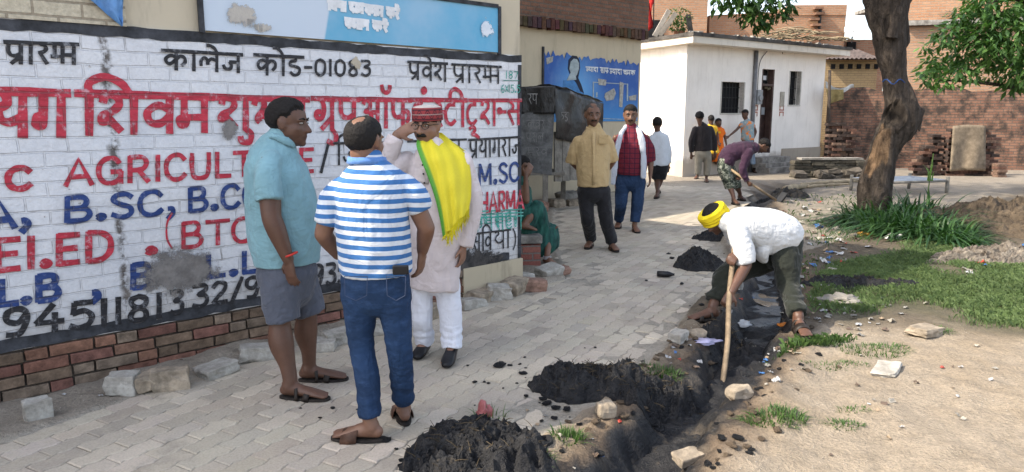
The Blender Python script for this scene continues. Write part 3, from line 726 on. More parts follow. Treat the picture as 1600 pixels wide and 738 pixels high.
# object coordinates scaled 0..1 across the banner
pan.data.transform(Matrix.Translation((0, 0, -z0))); pan.location = (0, 0, z0); s_ = bw_; pan.data.transform(Matrix.Scale(1 / s_, 4)); pan.scale = (s_, s_, s_)
m = MB(); fr = .03
m.box((-fr / 2, -.004, (z0 + zbt_) / 2), (fr, .026, zbt_ - z0 + fr)); m.box((bw_ + fr / 2, -.004, (z0 + zbt_) / 2), (fr, .026, zbt_ - z0 + fr))
m.box((bw_ / 2, -.005, zbt_ + fr / 2), (bw_ - .002, .026, fr)); m.build('banner_frame', DARKPAINT, ban)
WHITEP = surf('white print', (.80, .82, .85), .6, .15, 8, 50, .1, .002)
mb = MB()
def qb(x0, t0, b0, x1, t1, b1): return [(a - ub0, b) for a, b in q4(W1, x0, t0, b0, x1, t1, b1)]
paint(mb, 'विना दाम', qb(510, 2, 16, 566, 8, 22), .026, y0=-.008); paint(mb, 'काम करें', qb(568, 9, 23, 622, 16, 31), .026, y0=-.008)
paint(mb, 'कमाल', qb(537, 30, 44, 574, 34, 48), .026, y0=-.008); paint(mb, 'करें', qb(580, 34, 48, 604, 38, 51), .026, y0=-.008)
mb.build('banner_lettering', WHITEP, ban)
for (x0, y0_, x1, y1_, mat_) in ((742, 22, 772, 66, stain_mat('white splash', (.62, .68, .76), (.74, .78, .84), .46, .05, 2)), (345, 2, 405, 60, stain_mat('torn print', (.42, .39, .36), (.50, .47, .42), .52, .04, 2)), (385, 34, 428, 62, stain_mat('torn print small', (.42, .39, .36), (.50, .47, .42), .45, .04, 2))):
    (a, za), (b, zb) = W1.uz(x0, y1_), W1.uz(x1, y0_); za = max(za, z0 + .002)
    uvquad('torn_patch', [(a - ub0, -.0165, za), (b - ub0, -.0165, za), (b - ub0, -.0165, zb), (a - ub0, -.0165, zb)], mat_, ban)
# ---- blue plastic sheet
def sheet_mat(name, col, rough=.4, spec=.5):
    t = NT(name); n = t.noise(5, 4, .6)
    c = t.mix(t.ramp(n, [(.35, 0.), (.65, 1.)]), tuple(x * .7 for x in col), tuple(min(1, x * 1.2) for x in col))
    return t.out(c, rough, t.bump(t.noise(9, 5, .6, co=t.map((1.6, 1.6, .8))), .7, .03), spec)
m = MB(); V = []; nn = 14
A_, B_, C_ = W1.uz(118, -14), W1.uz(192, -20), W1.uz(188, 42)
for i in range(nn + 1):
    for j in range(nn + 1):
        s1 = i / nn; t1 = j / nn
        top = Vector(A_).lerp(Vector(B_), s1); q = top.lerp(Vector(C_), t1 ** .9)
        V.append((q.x, -.03 - .02 * math.sin(9 * s1 + 5 * t1) * (1 - t1 * .6) - .01 * random.random(), q.y))
m.add(V, [(i * (nn + 1) + j, i * (nn + 1) + j + 1, (i + 1) * (nn + 1) + j + 1, (i + 1) * (nn + 1) + j) for i in range(nn) for j in range(nn)])
tp = m.build('tarpaulin', sheet_mat('blue plastic sheet', (.10, .25, .52)), smooth=True, solid=.003); tp.location = W1.o; tp.rotation_euler = (0, 0, W1.a)
tag(tp, 'torn blue plastic sheet hanging over the top of the wall at left', 'tarpaulin')

# ------------------------------------------------------------------ second cream building with torn blue advert
W2o = G(905, 306); W2 = Wall(W2o, WD); u20 = W2.uz(806, 200)[0] - 9; u21 = W2.uz(998, 200)[0]
b2 = W2.root('cream_building'); tag(b2, 'cream plastered building with raw brick upper storey behind the tarpaulin stall', 'building')
zc0 = W2.uz(815, 35)[1]; zc = (zc0 + W2.uz(997, 50)[1]) / 2
def slab(poly, z0, z1, mb, col=None):
    n = len(poly); V = [(p[0], p[1], z0) for p in poly] + [(p[0], p[1], z1) for p in poly]
    mb.add(V, [tuple(range(n - 1, -1, -1)), tuple(range(n, 2 * n))] + [(i, (i + 1) % n, (i + 1) % n + n, i + n) for i in range(n)], col)
def fp(o): return [(u20, -o), (u21 + o * 1.5, -o), (u21 + o * 1.5, .8), (u21 - 3, 3), (u20, 3)]  # unseen left run and cut back corner shaped to steer sun and shadow
m = MB(); slab(fp(0), -.2, zc, m); m.build('plaster_wall', plaster('cream building plaster', (.60, .51, .37), (.26, .22, .16), .4), b2)
RB = brickmat('raw red brick', (.21, .105, .07), (.27, .14, .095), (.17, .14, .115), .22, .075, .011, .6, (.06, .05, .045))
m = MB(); slab(fp(.08), zc + .002, zc + 2.4, m); m.build('brick_storey', RB, b2)
m = MB(); random.seed(4); u = u20
while u < u21 + .1:
    m.box((u, -.09, zc - .03), (.095, .12, .16 + random.uniform(-.03, .05)), tuple(random.uniform(.6, 1.2) * x for x in (.24, .14, .10))); u += .115
m.build('brick_ledge', BRICK, b2)
ua0, za0 = W2.uz(848, 190); ua1, _ = W2.uz(997, 190); zat = W2.uz(848, 82)[1]; zab = W2.uz(930, 190)[1]
def blue_ad():
    t = NT('blue advert print'); X_, Y_, Z_ = t.xyz()
    d1 = t.math('SQRT', t.math('ADD', t.math('POWER', t.math('SUBTRACT', X_, .33), 2.), t.math('POWER', t.math('SUBTRACT', Z_, .20), 2.)))
    c = t.mix(t.ramp(d1, [(.06, 1.), (.30, 0.)]), (.010, .085, .36), (.12, .36, .72))
    c = t.mix(t.ramp(t.math('ADD', Z_, 0.), [(.0, .8), (.25, 0.)]), c, (.05, .28, .62))
    c = t.mix(t.ramp(t.noise(9, 5, .7), [(.5, 0.), (.75, .25)]), c, (.3, .4, .55))
    return t.out(c, .5, None, .4)
ad = empty('wall_advert', W2.o + W2.d * ua0 + W2.n * .015, W2.a); tag(ad, 'torn blue printed advert with a woman and white text on the cream building', 'advert')
wA = ua1 - ua0 - .05; hA = zat - zab; random.seed(9)
m = MB(); poly = [(0, 0), (wA, 0), (wA, hA * .93)]
for i in range(46, -1, -1): poly.append((wA * i / 46, hA * (1.0 - .06 * (i / 46) + (random.uniform(-.07, .02) if i % 2 else random.uniform(-.02, .05)))))
m.prism([(x / wA, y / wA) for x, y in poly], -.004 / wA, .004 / wA); pr = m.build('advert_print', blue_ad(), ad); pr.location = (0, 0, zab); pr.scale = (wA,) * 3
def ad_poly(name, polys, mat_, off):
    for k, po in enumerate(polys):
        m = MB(); m.prism([(a - ua0, b) for a, b in [W2.uz(x, y) for x, y in po]], -off - .002 - .0006 * k, -.003); m.build(name, mat_, ad)
HALF = surf('faded grey print', (.44, .52, .55), .6, .25, 8, 40, .1, .002); BLK = surf('dark print', (.012, .018, .05), .6, .3, 8, 40, .1, .002); BEI = surf('scratched print', (.50, .48, .44), .7, .3, 20, 60, .3, .004); LB = surf('mid blue print', (.06, .24, .56), .5, .2, 8, 40, .1, .002)
ad_poly('portrait_shoulders', [[(879, 126), (899, 124), (910, 143), (912, 150), (878, 136)]], LB, .006)
ad_poly('portrait_hair', [[(886, 108), (887, 94), (893, 87), (900, 88), (904, 95), (905, 106), (902, 122), (907, 133), (911, 146), (905, 143), (899, 130), (894, 124), (889, 116)]], BLK, .008)
ad_poly('portrait_face', [[(890, 97), (895, 92), (900, 93), (903, 99), (903, 108), (900, 117), (896, 122), (891, 116), (888, 108)], [(890, 114), (898, 119), (899, 125), (884, 126)]], HALF, .011)
ad_poly('torn_spot', [[(852, 91), (863, 88), (862, 97), (853, 101)], [(933, 123), (946, 125), (945, 134), (934, 133)], [(944, 146), (958, 138), (961, 146), (957, 156), (946, 158), (943, 152)], [(967, 128), (973, 130), (971, 168), (966, 167)], [(981, 151), (993, 148), (992, 157), (982, 157)]], BEI, .0085)
ad_poly('white_line', [[(925, 128), (926.5, 128), (926.5, 156), (925, 155)], [(925, 128), (979, 131), (979, 132.4), (925, 129.4)], [(978, 131), (980, 131), (980, 158), (978, 158)], [(930, 145), (932, 144), (932, 152), (930, 152)], [(941, 185), (995, 187), (995, 188), (941, 186)]], HALF, .0072)
m = MB()
def qa(x0, t0, b0, x1, t1, b1): return [(a - ua0, b) for a, b in q4(W2, x0, t0, b0, x1, t1, b1)]
paint(m, 'Jयादा', qa(914, 105, 112, 933, 106, 113), .022, y0=-.010); paint(m, 'साफ', qa(936, 106, 114, 949, 107, 115), .022, y0=-.010)
paint(m, 'Jयादा', qa(951, 108, 116, 970, 109, 117), .022, y0=-.010); paint(m, 'चमक', qa(972, 110, 117, 991, 111, 118), .022, y0=-.010)
m.build('advert_lettering', WHITEP, ad)
m = MB(); m.box((-.02, -.004, hA / 2 + zab + .05), (.04, .03, hA + .1)); m.build('advert_edge', DARKPAINT, ad)
# ================================================================== WHITE HOUSE
HC = G(1066, 278)                                            # visible corner
DR = Vector((0.806, 0.592, 0)); DL = Vector((-0.43, 0.903, 0))
HR, HL = Wall(HC, DR), Wall(HC, -DL)
house = empty('white_house', HC, HR.a); tag(house, 'single storey whitewashed house with flat concrete roof and dark double door', 'house')
hb = HR.uz(1076, 62)[1] - .12; LRlen = HR.uz(1283, 200)[0]; LLlen = 4.2
HW = plaster('whitewash', (.93, .87, .80), (.52, .45, .38), .35, .8, (.5, .62, (.36, .30, .24)))
dl = Vector((DL.dot(DR), DL.dot(HR.n * -1), 0))              # left face direction in the house frame (x along front, y inwards)
P0 = Vector((0, 0, 0)); P1 = Vector((LRlen, 0, 0)); P3_ = dl * LLlen; P2 = Vector((LRlen, 4.0, 0))
# front wall built round its openings
def hole(x0, y0, x1, y1): (a, za), (b, zb) = HR.uz(x0, y1), HR.uz(x1, y0); return a, za, b, zb
win1 = hole(1126, 129, 1163, 177); door = hole(1184, 109, 1211, 240); win2 = hole(1232, 112, 1252, 164)
door = (door[0], max(.42, door[1]), door[2], door[3])
m = MB()
uu = sorted({0, LRlen, win1[0], win1[2], door[0], door[2], win2[0], win2[2]})
for a, b in zip(uu[:-1], uu[1:]):
    segs = [(-.3, hb)]
    for hh in (win1, door, win2):
        if a >= hh[0] - 1e-6 and b <= hh[2] + 1e-6: segs = [(-.3, hh[1]), (hh[3], hb)]
    for q0, q1 in segs: m.box(((a + b) / 2, .125, (q0 + q1) / 2), (b - a, .25, q1 - q0))
m.build('front_wall', HW, house)
m = MB(); q = [P0 + Vector((0, .25, 0)), P1 + Vector((0, .25, 0)), P2, P3_ + Vector((0.0, 0, 0))]
slab([Vector((.0, .001, 0)), Vector((.30, .26, 0)), Vector((.30, .26, 0)) + dl * (LLlen - .3), dl * LLlen], -.3, hb, m)
slab([Vector((LRlen - .25, .251, 0)), Vector((LRlen, .251, 0)), Vector((LRlen, 4, 0)), Vector((LRlen - .25, 4, 0))], -.3, hb, m)
slab([dl * LLlen, dl * (LLlen - .25) + Vector((.2, 0, 0)), Vector((LRlen - .25, 3.9, 0)), Vector((LRlen - .25, 4, 0))], -.3, hb, m)
m.build('side_wall', HW, house)
m = MB(); ov = .42
RP = [Vector((-.30, -.42, 0)), Vector((LRlen + .55, -.42, 0)), Vector((LRlen + .55, 4.4, 0)), dl * (LLlen + .4) + Vector((-.45, 0, 0))]
slab(RP, hb, hb + .16, m); rf = m.build('roof', plaster('roof slab', (.74, .67, .57), (.25, .2, .16), .5), house)
m = MB(); RP2 = [Vector((-.34, -.46, 0)), Vector((LRlen + .6, -.46, 0)), Vector((LRlen + .6, 4.45, 0)), dl * (LLlen + .45) + Vector((-.5, 0, 0))]
slab(RP2, hb + .162, hb + .245, m)
m.build('roof_edge', surf('black stained roof edge', (.10, .09, .08), .95, .7, 4, 40, .7, .015, col2=(.035, .032, .03)), rf)
m = MB(); random.seed(2)
for k in range(90):
    x = random.uniform(-.2, LRlen + .5); m.box((x, -.40 + random.uniform(0, .3), hb + .25), (random.uniform(.05, .2), .1, random.uniform(.02, .07)), jit=.02)
tag(m.build('roof_rubble', CONC, rf), kind='stuff')
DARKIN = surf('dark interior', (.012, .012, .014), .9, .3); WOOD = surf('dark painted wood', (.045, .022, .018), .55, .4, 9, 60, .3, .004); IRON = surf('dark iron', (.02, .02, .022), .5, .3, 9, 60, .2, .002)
REVEAL = surf('window reveal', (.60, .56, .50), .85, .2)
def window(h_, bars, name='window'):
    a, za, b, zb = h_
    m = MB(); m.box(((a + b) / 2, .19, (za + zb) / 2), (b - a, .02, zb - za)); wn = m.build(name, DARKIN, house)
    m = MB()
    for k in range(bars): m.box((a + (b - a) * (k + .5) / bars, .12, (za + zb) / 2), (.014, .014, zb - za))
    for k in range(3): m.box(((a + b) / 2, .132, za + (zb - za) * (k + .5) / 3), (b - a, .008, .02))
    m.build('window_bars', IRON, wn)
    m = MB(); m.box((a - .02, .05, (za + zb) / 2), (.04, .118, zb - za)); m.box((b + .02, .05, (za + zb) / 2), (.04, .118, zb - za)); m.box(((a + b) / 2, .05, za - .02), (b - a + .08, .13, .04))
    m.build('window_frame', REVEAL, wn)
window(win1, 7); window(win2, 5)
a, za, b, zb = door
m = MB(); zt = zb - .42
m.box(((a + b) / 2, .20, (za + zt) / 2), (b - a - .1, .05, zt - za)); dr = m.build('door', WOOD, house)
m = MB()
for x in (a + .03, b - .03): m.box((x, .09, (za + zb) / 2), (.06, .17, zb - za))
m.box(((a + b) / 2, .09, zt), (b - a - .12, .17, .06)); m.build('door_frame', surf('door frame paint', (.10, .06, .05), .6, .3), dr)
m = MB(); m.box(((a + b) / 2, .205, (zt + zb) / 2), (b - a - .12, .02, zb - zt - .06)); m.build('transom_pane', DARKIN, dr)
m = MB(); m.box((a + .28, .185, zb - .22), (.34, .02, .12)); m.build('transom_notice', WHITEP, dr)
m = MB(); m.box((a + .3, .165, za + 1.15), (.26, .012, .2)); m.build('notice_plate', surf('grey notice', (.32, .34, .36), .5, .2), dr)
m = MB(); random.seed(8)
for k in range(9): m.ell((a + .1 + k * .07, .06, zt + .02 - .1 * math.sin(math.pi * k / 8) + random.uniform(-.03, .03)), (.035, .03, .04), n=6, m=4)
m.build('garland', surf('dry garland', (.22, .18, .12), .9, .5), dr)
m = MB(); m.tube([(HR.uz(1173, 200)[0], -.05, .0), (HR.uz(1173, 200)[0], -.05, hb - .02)], .055, 10); m.build('drain_pipe', surf('grey pipe', (.20, .20, .21), .5, .2), house, smooth=True)
ux, uz_ = HR.uz(1182, 152)
m = MB(); m.box((ux, -.06, uz_), (.22, .12, .38)); m.tube([(ux, -.11, uz_ - .02), (ux, -.16, uz_ - .02)], .085, 12); m.build('electric_meter', surf('meter housing', (.30, .31, .32), .4, .2), house, bevel=.01)
m = MB(); pts = [(ux, -.02, uz_ + .2), (ux + .02, -.03, uz_ + .9), (ux + .35, -.03, uz_ + 1.25), (ux + .8, -.04, uz_ + 1.7), (ux + 1.0, -.05, hb - .05)]
m.tube([tuple(q) for q in smooth_line(pts, 6)], .009, 5); m.build('electric_cable', IRON, house)
ux2, uz2 = HR.uz(1221.5, 155); m = MB(); m.box((ux2, -.012, uz2), (.19, .02, .4)); m.build('wall_plaque', surf('beige plaque', (.45, .41, .34), .7, .2), house)
# red auspicious marks beside the door
REDM = surf('faded red wall mark', (.50, .17, .12), .8, .3)
for (cx_, cz_) in (HR.uz(1180, 173), HR.uz(1221, 173)):
    m = MB(); r_ = .14
    for (x0, z0_, x1, z1_) in ((-.7, .9, .7, .9), (-.7, .1, .7, .1), (-.6, .1, -.6, .9), (.6, .1, .6, .9), (-.6, -1, -.6, -.3), (.6, -1, .6, -.3), (-.6, -.3, .6, -.3)):
        dx = abs(x1 - x0) * r_ + .03; dz = abs(z1_ - z0_) * r_ + .03
        m.box((cx_ + (x0 + x1) / 2 * r_, -.004 - .0008 * len(m.f) / 6, cz_ + (z0_ + z1_) / 2 * r_), (dx, .004, dz))
    m.build('wall_mark', REDM, house)
m = MB()                                                     # steps
for k in range(3): m.box(((a + b) / 2, -.2 - .16 * (2 - k), .07 + .14 * k), (b - a + 1.0 - .15 * k, .42, .14 if k else .2))
m.build('door_step', CONC, house)
m = MB(); m.box((LRlen * .5 + door[2] * .5 + .25, -.02, .3), (LRlen - door[2] - .55, .05, .62)); m.build('damp_plinth', plaster('damp plinth', (.42, .36, .29), (.2, .16, .13), .7, low=(.6, .5, (.25, .2, .16))), house)

# roof things: potted plant, red flag, leaning slabs
def onroof(px, py, dy): return PY(px, py, HC.y + dy)
ROOFZ = hb + .235
def leafblob(mb, c, r, n, size, aspect=2.2, colr=((.03, .07, .015), (.075, .13, .03)), flat=.5, seed=0, down=.2, shell=.0):
    """n bent leaves scattered in an ellipsoid"""
    rd = random.Random(seed)
    for _ in range(n):
        while True:
            d = Vector((rd.uniform(-1, 1), rd.uniform(-1, 1), rd.uniform(-1, 1)))
            if shell < d.length < 1: break
        p_ = Vector(c) + Vector((d.x * r[0], d.y * r[1], d.z * r[2]))
        ax = Vector((d.x + rd.uniform(-.8, .8), d.y + rd.uniform(-.8, .8), d.z * .3 + rd.uniform(-.6, .5) - down)).normalized()
        sd_ = ax.cross(Vector((rd.uniform(-flat, flat), rd.uniform(-flat, flat), 1))).normalized(); L = size * rd.uniform(.6, 1.25); W = L / aspect / 2
        nm = ax.cross(sd_); k = rd.random(); c0_, c1_ = colr; col = tuple(c0_[i] + (c1_[i] - c0_[i]) * k for i in range(3))
        mid = p_ + ax * L * .45
        mb.add([p_, mid + sd_ * W + nm * W * .25, p_ + ax * L - Vector((0, 0, L * .12)), mid - sd_ * W + nm * W * .25, mid], [(0, 1, 4), (1, 2, 4), (2, 3, 4), (3, 0, 4)], col)
def leaf_mat(name):
    t = NT(name); c = t.mix(1.0, t.ramp(t.noise(3, 3), [(.3, .75), (.7, 1.15)]), t.attr(), 'MULTIPLY')
    tr = t.n('BsdfTranslucent'); t.l(t.mix(1.0, c, (1.3, 1.5, .7), 'MULTIPLY'), tr.inputs[0])
    mx = t.n('MixShader'); mx.inputs[0].default_value = .28; t.out(c, .5, None, .35)
    t.l(t.b.outputs[0], mx.inputs[1]); t.l(tr.outputs[0], mx.inputs[2]); t.l(mx.outputs[0], t.t.nodes['Material Output'].inputs[0]); return t.m
LEAF = leaf_mat('leaves'); TERRA = surf('terracotta', (.30, .13, .07), .85, .3)
pc = onroof(1062, 36, 1.3); pr_ = empty('potted_plant', (pc.x, pc.y, ROOFZ)); tag(pr_, 'small bushy potted plant standing on the white house roof edge', 'plant')
m = MB(); m.tube([(0, 0, 0), (0, 0, .22)], [.11, .15], 12); m.build('pot', TERRA, pr_)
m = MB(); leafblob(m, (0, 0, .52), (.30, .26, .32), 420, .10, seed=3); m.build('foliage', LEAF, pr_)
fc = onroof(1022, 30, 1.5); fl = empty('red_flag', (fc.x, fc.y, ROOFZ)); tag(fl, 'red cloth flag on a thin pole above the white house roof', 'flag')
m = MB(); m.tube([(0, 0, 0), (-.03, 0, 1.5)], .015, 6); m.build('flag_pole', IRON, fl)
m = MB(); V = []
for i in range(7):
    for j in range(9):
        V.append((-.03 + .06 * math.sin(j * .8 + i) - .02 * i - (i / 6) * .12 * (1 - j / 8), .05 * math.cos(i * 1.3 + j * .6), 1.48 - j * .13 - i * .05))
for i in range(7): pass
m.add(V, [(i * 9 + j, i * 9 + j + 1, (i + 1) * 9 + j + 1, (i + 1) * 9 + j) for i in range(6) for j in range(8)]); m.build('flag_cloth', surf('red cloth', (.60, .03, .025), .8, .3), fl, smooth=True, solid=.006)
for k, (px, py, L, tl, lab) in enumerate(((1034, 40, .75, .5, 'pale slab leaning on the roof beside the red flag'), (1043, 42, .7, .62, 'middle of the slabs leaning on the roof beside the plant'), (1078, 36, .6, -.2, 'dark upright slab on the roof right of the potted plant'))):
    q_ = onroof(px, py, 1.1); m = MB(); m.box((0, 0, L / 2), (.13, .05, L), tilt=(0, tl)); o = m.build('stone_slab', surf('slab %d' % k, ((.42, .38, .33), (.35, .31, .26), (.06, .055, .05))[k], .9, .3), bevel=.008)
    o.location = (q_.x, q_.y, ROOFZ + .02); tag(o, lab, 'slab', 'slabs on the roof')
pb = onroof(1240, 48, 2.0); m = MB(); random.seed(6)
for k in range(70):
    a_ = random.uniform(0, math.pi); x, y = random.gauss(0, .55), random.gauss(0, .3); L = random.uniform(.3, .9); zz = .05 + max(0, .35 - .35 * abs(x)) * random.random()
    m.tube([(x - L / 2 * math.cos(a_), y - L / 2 * math.sin(a_), zz), (x, y, zz + .06), (x + L / 2 * math.cos(a_), y + L / 2 * math.sin(a_), zz + random.uniform(-.03, .08))], .014, 4, (random.uniform(.5, 1.1),) * 3)
o = m.build('brushwood_pile', surf('dry brushwood', (.34, .27, .17), .9, .4, tint=True)); o.location = (pb.x, pb.y, ROOFZ); tag(o, 'heap of dry brushwood lying on the white house roof', 'brushwood')

# ================================================================== BRICK BUILDINGS BEHIND
def brick_house(label, px0, px1, pytop, Y, depth, mat, rz=0.0, name='brick_building', extra=None, z0=-.2):
    a = PY(px0, pytop, Y); b = PY(px1, pytop, Y); L = (b - a).length / math.cos(rz)
    r_ = empty(name, (a.x, a.y, 0), rz); tag(r_, label, 'building')
    m = MB(); m.box((L / 2, depth / 2, (a.z + z0) / 2), (L, depth, a.z - z0)); m.build('wall', mat, r_)
    return r_, L, a.z
BK1 = brickmat('old orange brick', (.40, .205, .115), (.46, .265, .16), (.34, .27, .2), .24, .085, .011, .4, (.22, .15, .11), .7, axis='box')
BK2 = brickmat('pale orange brick', (.36, .20, .12), (.43, .26, .165), (.30, .24, .18), .25, .085, .012, .5, (.25, .17, .12), .8, axis='box')  # the brick's own pale colour
BK3 = brickmat('dark garden wall brick', (.21, .105, .072), (.28, .155, .105), (.14, .11, .09), .24, .078, .011, .88, (.04, .034, .03), 1.0, axis='box', stain=(.44, .60))
OCH = brickmat('ochre washed brick', (.44, .31, .16), (.40, .28, .15), (.30, .22, .13), .24, .08, .009, .3, (.22, .15, .09), .7, axis='box')
r1, L1, z1_ = brick_house('tall raw brick house directly behind the white house', 985, 1108, -40, 29, 6, BK1)
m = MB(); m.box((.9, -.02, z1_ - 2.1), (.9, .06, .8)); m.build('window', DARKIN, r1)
r2, L2, z2_ = brick_house('lower raw brick house with long parapet behind the white house roof', 1109, 1322, 24, 30.5, 8, BK1)
ca = PY(1230, 20, 30.3)
m = MB(); m.prism([(0, 0), (L2, 0), (L2, .42), (L2 * .58, .40), (L2 * .55, .16), (0, -.02)], -.03, 2.0); o = m.build('parapet', BK1, r2); o.location = (0, 0, z2_ - .01)
m = MB(); random.seed(12)
for k in range(7): m.box((L2 * .76 + random.uniform(-.05, .25), -.2, z2_ + .25 - k * .22), (.35, .3, .09), (random.uniform(.6, 1.1),) * 3)
m.build('projecting_bricks', surf('projecting brick', (.30, .17, .11), .9, .3, tint=True), r2)
m = MB(); m.tube([(L2 * .80, -.12, z2_ - 1.6), (L2 * .80, -.12, z2_ + .3)], .06, 8); m.build('rain_pipe', IRON, r2)
r3, L3, z3_ = brick_house('red brick hut with flat top beside the dish antenna', 1316, 1385, 62, 31, 5, brickmat('hut brick', (.34, .17, .11), (.42, .23, .15), (.33, .27, .2), .24, .085, .011, .4, (.15, .1, .08), .7, axis='box'))
m = MB(); m.box((L3 * .62, -.4, z3_ + 1.05), (L3 * .75, .9, .14)); m.box((L3 * .9, -.1, z3_ + .5), (.3, .3, 1.0)); m.build('balcony_slab', CONC, r3)
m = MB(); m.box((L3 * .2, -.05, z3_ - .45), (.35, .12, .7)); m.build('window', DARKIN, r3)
r4, L4, z4_ = brick_house('low ochre brick hut under a sheet roof right of the white house', 1288, 1372, 94, 25.5, 4, OCH)
m = MB(); V = []; 
for i in range(25):
    for j in range(2): V.append((-.5 + i * .075, -.5 + j * 1.6, (.05 if i % 2 else 0) + j * .42))
m.add(V, [(2 * i, 2 * i + 2, 2 * i + 3, 2 * i + 1) for i in range(24)]); o = m.build('sheet_roof', surf('rusty tin', (.10, .075, .065), .6, .4), r4, solid=.01); o.location = (.35, -.1, z4_ - .02)
for k in range(6):
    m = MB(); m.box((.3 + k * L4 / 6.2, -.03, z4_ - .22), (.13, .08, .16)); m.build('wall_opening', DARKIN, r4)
m = MB(); m.box((L4 / 2, -.06, z4_ + .06), (L4 + .1, .3, .10)); m.build('coping', surf('dark coping', (.13, .10, .085), .9, .4), r4)
r5, L5, z5_ = brick_house('big sunlit brick house rising behind the garden wall at right', 1418, 1760, 42, 25, 2.2, BK2, rz=R(-14))
m = MB(); m.box((L5 / 2, -.05, z5_ + .1), (L5 + .2, .35, .16)); m.build('cornice', CONC, r5)
m = MB(); m.box((L5 / 2, 1.2, z5_ + 1.1), (L5, 1.9, 1.9)); m.build('upper_storey', BK1, r5)
m = MB(); random.seed(3)
for k in range(40): m.tube([(random.uniform(.8, 6), -.02, z5_ + .15), (random.uniform(.8, 6), random.uniform(-.2, .2), z5_ + random.uniform(.2, .5))], .012, 4)
m.build('dry_stalks', surf('dry stalk', (.25, .19, .13), .9, .3), r5)
for k in range(5):
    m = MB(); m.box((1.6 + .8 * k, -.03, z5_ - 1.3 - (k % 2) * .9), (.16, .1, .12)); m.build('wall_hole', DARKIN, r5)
# satellite dish on the hut
dq = PY(1334, 47, 30.2); ds = empty('satellite_dish', (dq.x, dq.y, z3_ - .2)); tag(ds, 'small grey satellite dish on a pole against the sky', 'dish antenna')
m = MB(); rot = Vector((-.35, -.8, .45)).to_track_quat('Z', 'Y').to_matrix(); V = []; F = []
for j in range(6):
    for i in range(20):
        r_ = .36 * j / 5; V.append(rot @ Vector((r_ * math.cos(i * math.pi / 10), r_ * math.sin(i * math.pi / 10), r_ * r_ * .6)) + Vector((0, 0, dq.z - z3_ + .2)))
F = [(j * 20 + i, j * 20 + (i + 1) % 20, (j + 1) * 20 + (i + 1) % 20, (j + 1) * 20 + i) for j in range(5) for i in range(20)]
m.add(V, F); m.build('dish', surf('dish grey', (.50, .52, .55), .5, .15), ds, smooth=True, solid=.01)
m = MB(); m.tube([(0, .1, 0), (0, .08, dq.z - z3_ + .15)], .03, 8); m.tube([(0, .05, dq.z - z3_ + .15), (-.15, -.4, dq.z - z3_ + .1)], .012, 5); m.build('dish_pole', IRON, ds)
# dark brick garden wall at right
ga = G(1288, 262); gb = G(1640, 268); WG = Wall(ga, gb - ga); Lg = (gb - ga).length + 9
gw = WG.root('garden_wall'); tag(gw, 'long sooty dark brick garden wall behind the tree', 'wall')
zg = WG.uz(1400, 138)[1]; random.seed(14)
m = MB(); poly = [(0, -.3), (Lg, -.3), (Lg, zg)]; n = 44
for k in range(n, -1, -1):
    u = Lg * k / n; poly.append((u, zg + .03 * math.sin(k) + random.choice((0, .04, -.08)))) 
m.prism(poly, 0, .3); m.build('brick_wall', BK3, gw)
m = MB(); m.box((Lg * .72, -.02, .35), (2.6, .06, 1.0)); m.build('cement_patch', CONC, gw)
# pole, hung cloths and old planks at the left end of that wall
pq = G(1287, 268); m = MB(); m.tube([(0, 0, -.1), (.03, 0, 1.4), (-.04, 0, 2.75)], [.05, .045, .04], 8); o = m.build('wooden_pole', surf('grey old wood', (.07, .055, .045), .9, .4), smooth=True); o.location = (pq.x - .1, pq.y - .25, 0); tag(o, 'thin dark wooden pole at the right end of the white house', 'pole')
def cloth(name, label, cat, px0, py0, px1, py1, Y, mat, sag=.1, seed=0, nx_=14, nz_=14, cut=None):
    rd = random.Random(seed); V = []; c_ = PY((px0 + px1) / 2, py1, Y)
    for i in range(nx_ + 1):
        for j in range(nz_ + 1):
            u, v = i / nx_, j / nz_; q = PY(px0 + (px1 - px0) * u + (cut(u, v)[0] if cut else 0), py0 + (py1 - py0) * v + (cut(u, v)[1] if cut else 0), Y - .05 - .05 * math.sin(u * 9 + v * 2) * v - sag * (1 - v) * .3 + rd.uniform(-.006, .006))
            V.append(q - c_)
    m = MB(); m.add(V, [(i * (nz_ + 1) + j, i * (nz_ + 1) + j + 1, (i + 1) * (nz_ + 1) + j + 1, (i + 1) * (nz_ + 1) + j) for i in range(nx_) for j in range(nz_)])
    o = m.build(name, mat, smooth=True, solid=.012); o.location = c_; return tag(o, label, cat)
Yg = WG.o.y - .35
cloth('hanging_cloth', 'white cloth slung from the pole beside the garden wall', 'cloth', 1290, 126, 1334, 137, Yg, surf('white rag', (.62, .62, .60), .85, .2), seed=1, cut=lambda u, v: (0, 10 * math.sin(math.pi * min(1, u * 1.1)) * 1.0 + 6 * u * (1 - v)))
cloth('hanging_sack', 'yellowish sack hanging under the white cloth on the pole', 'sack', 1291, 140, 1318, 163, Yg - .1, surf('yellow jute', (.36, .28, .12), .9, .3), seed=2, cut=lambda u, v: (4 * v * (1 - u), -8 * u * v))
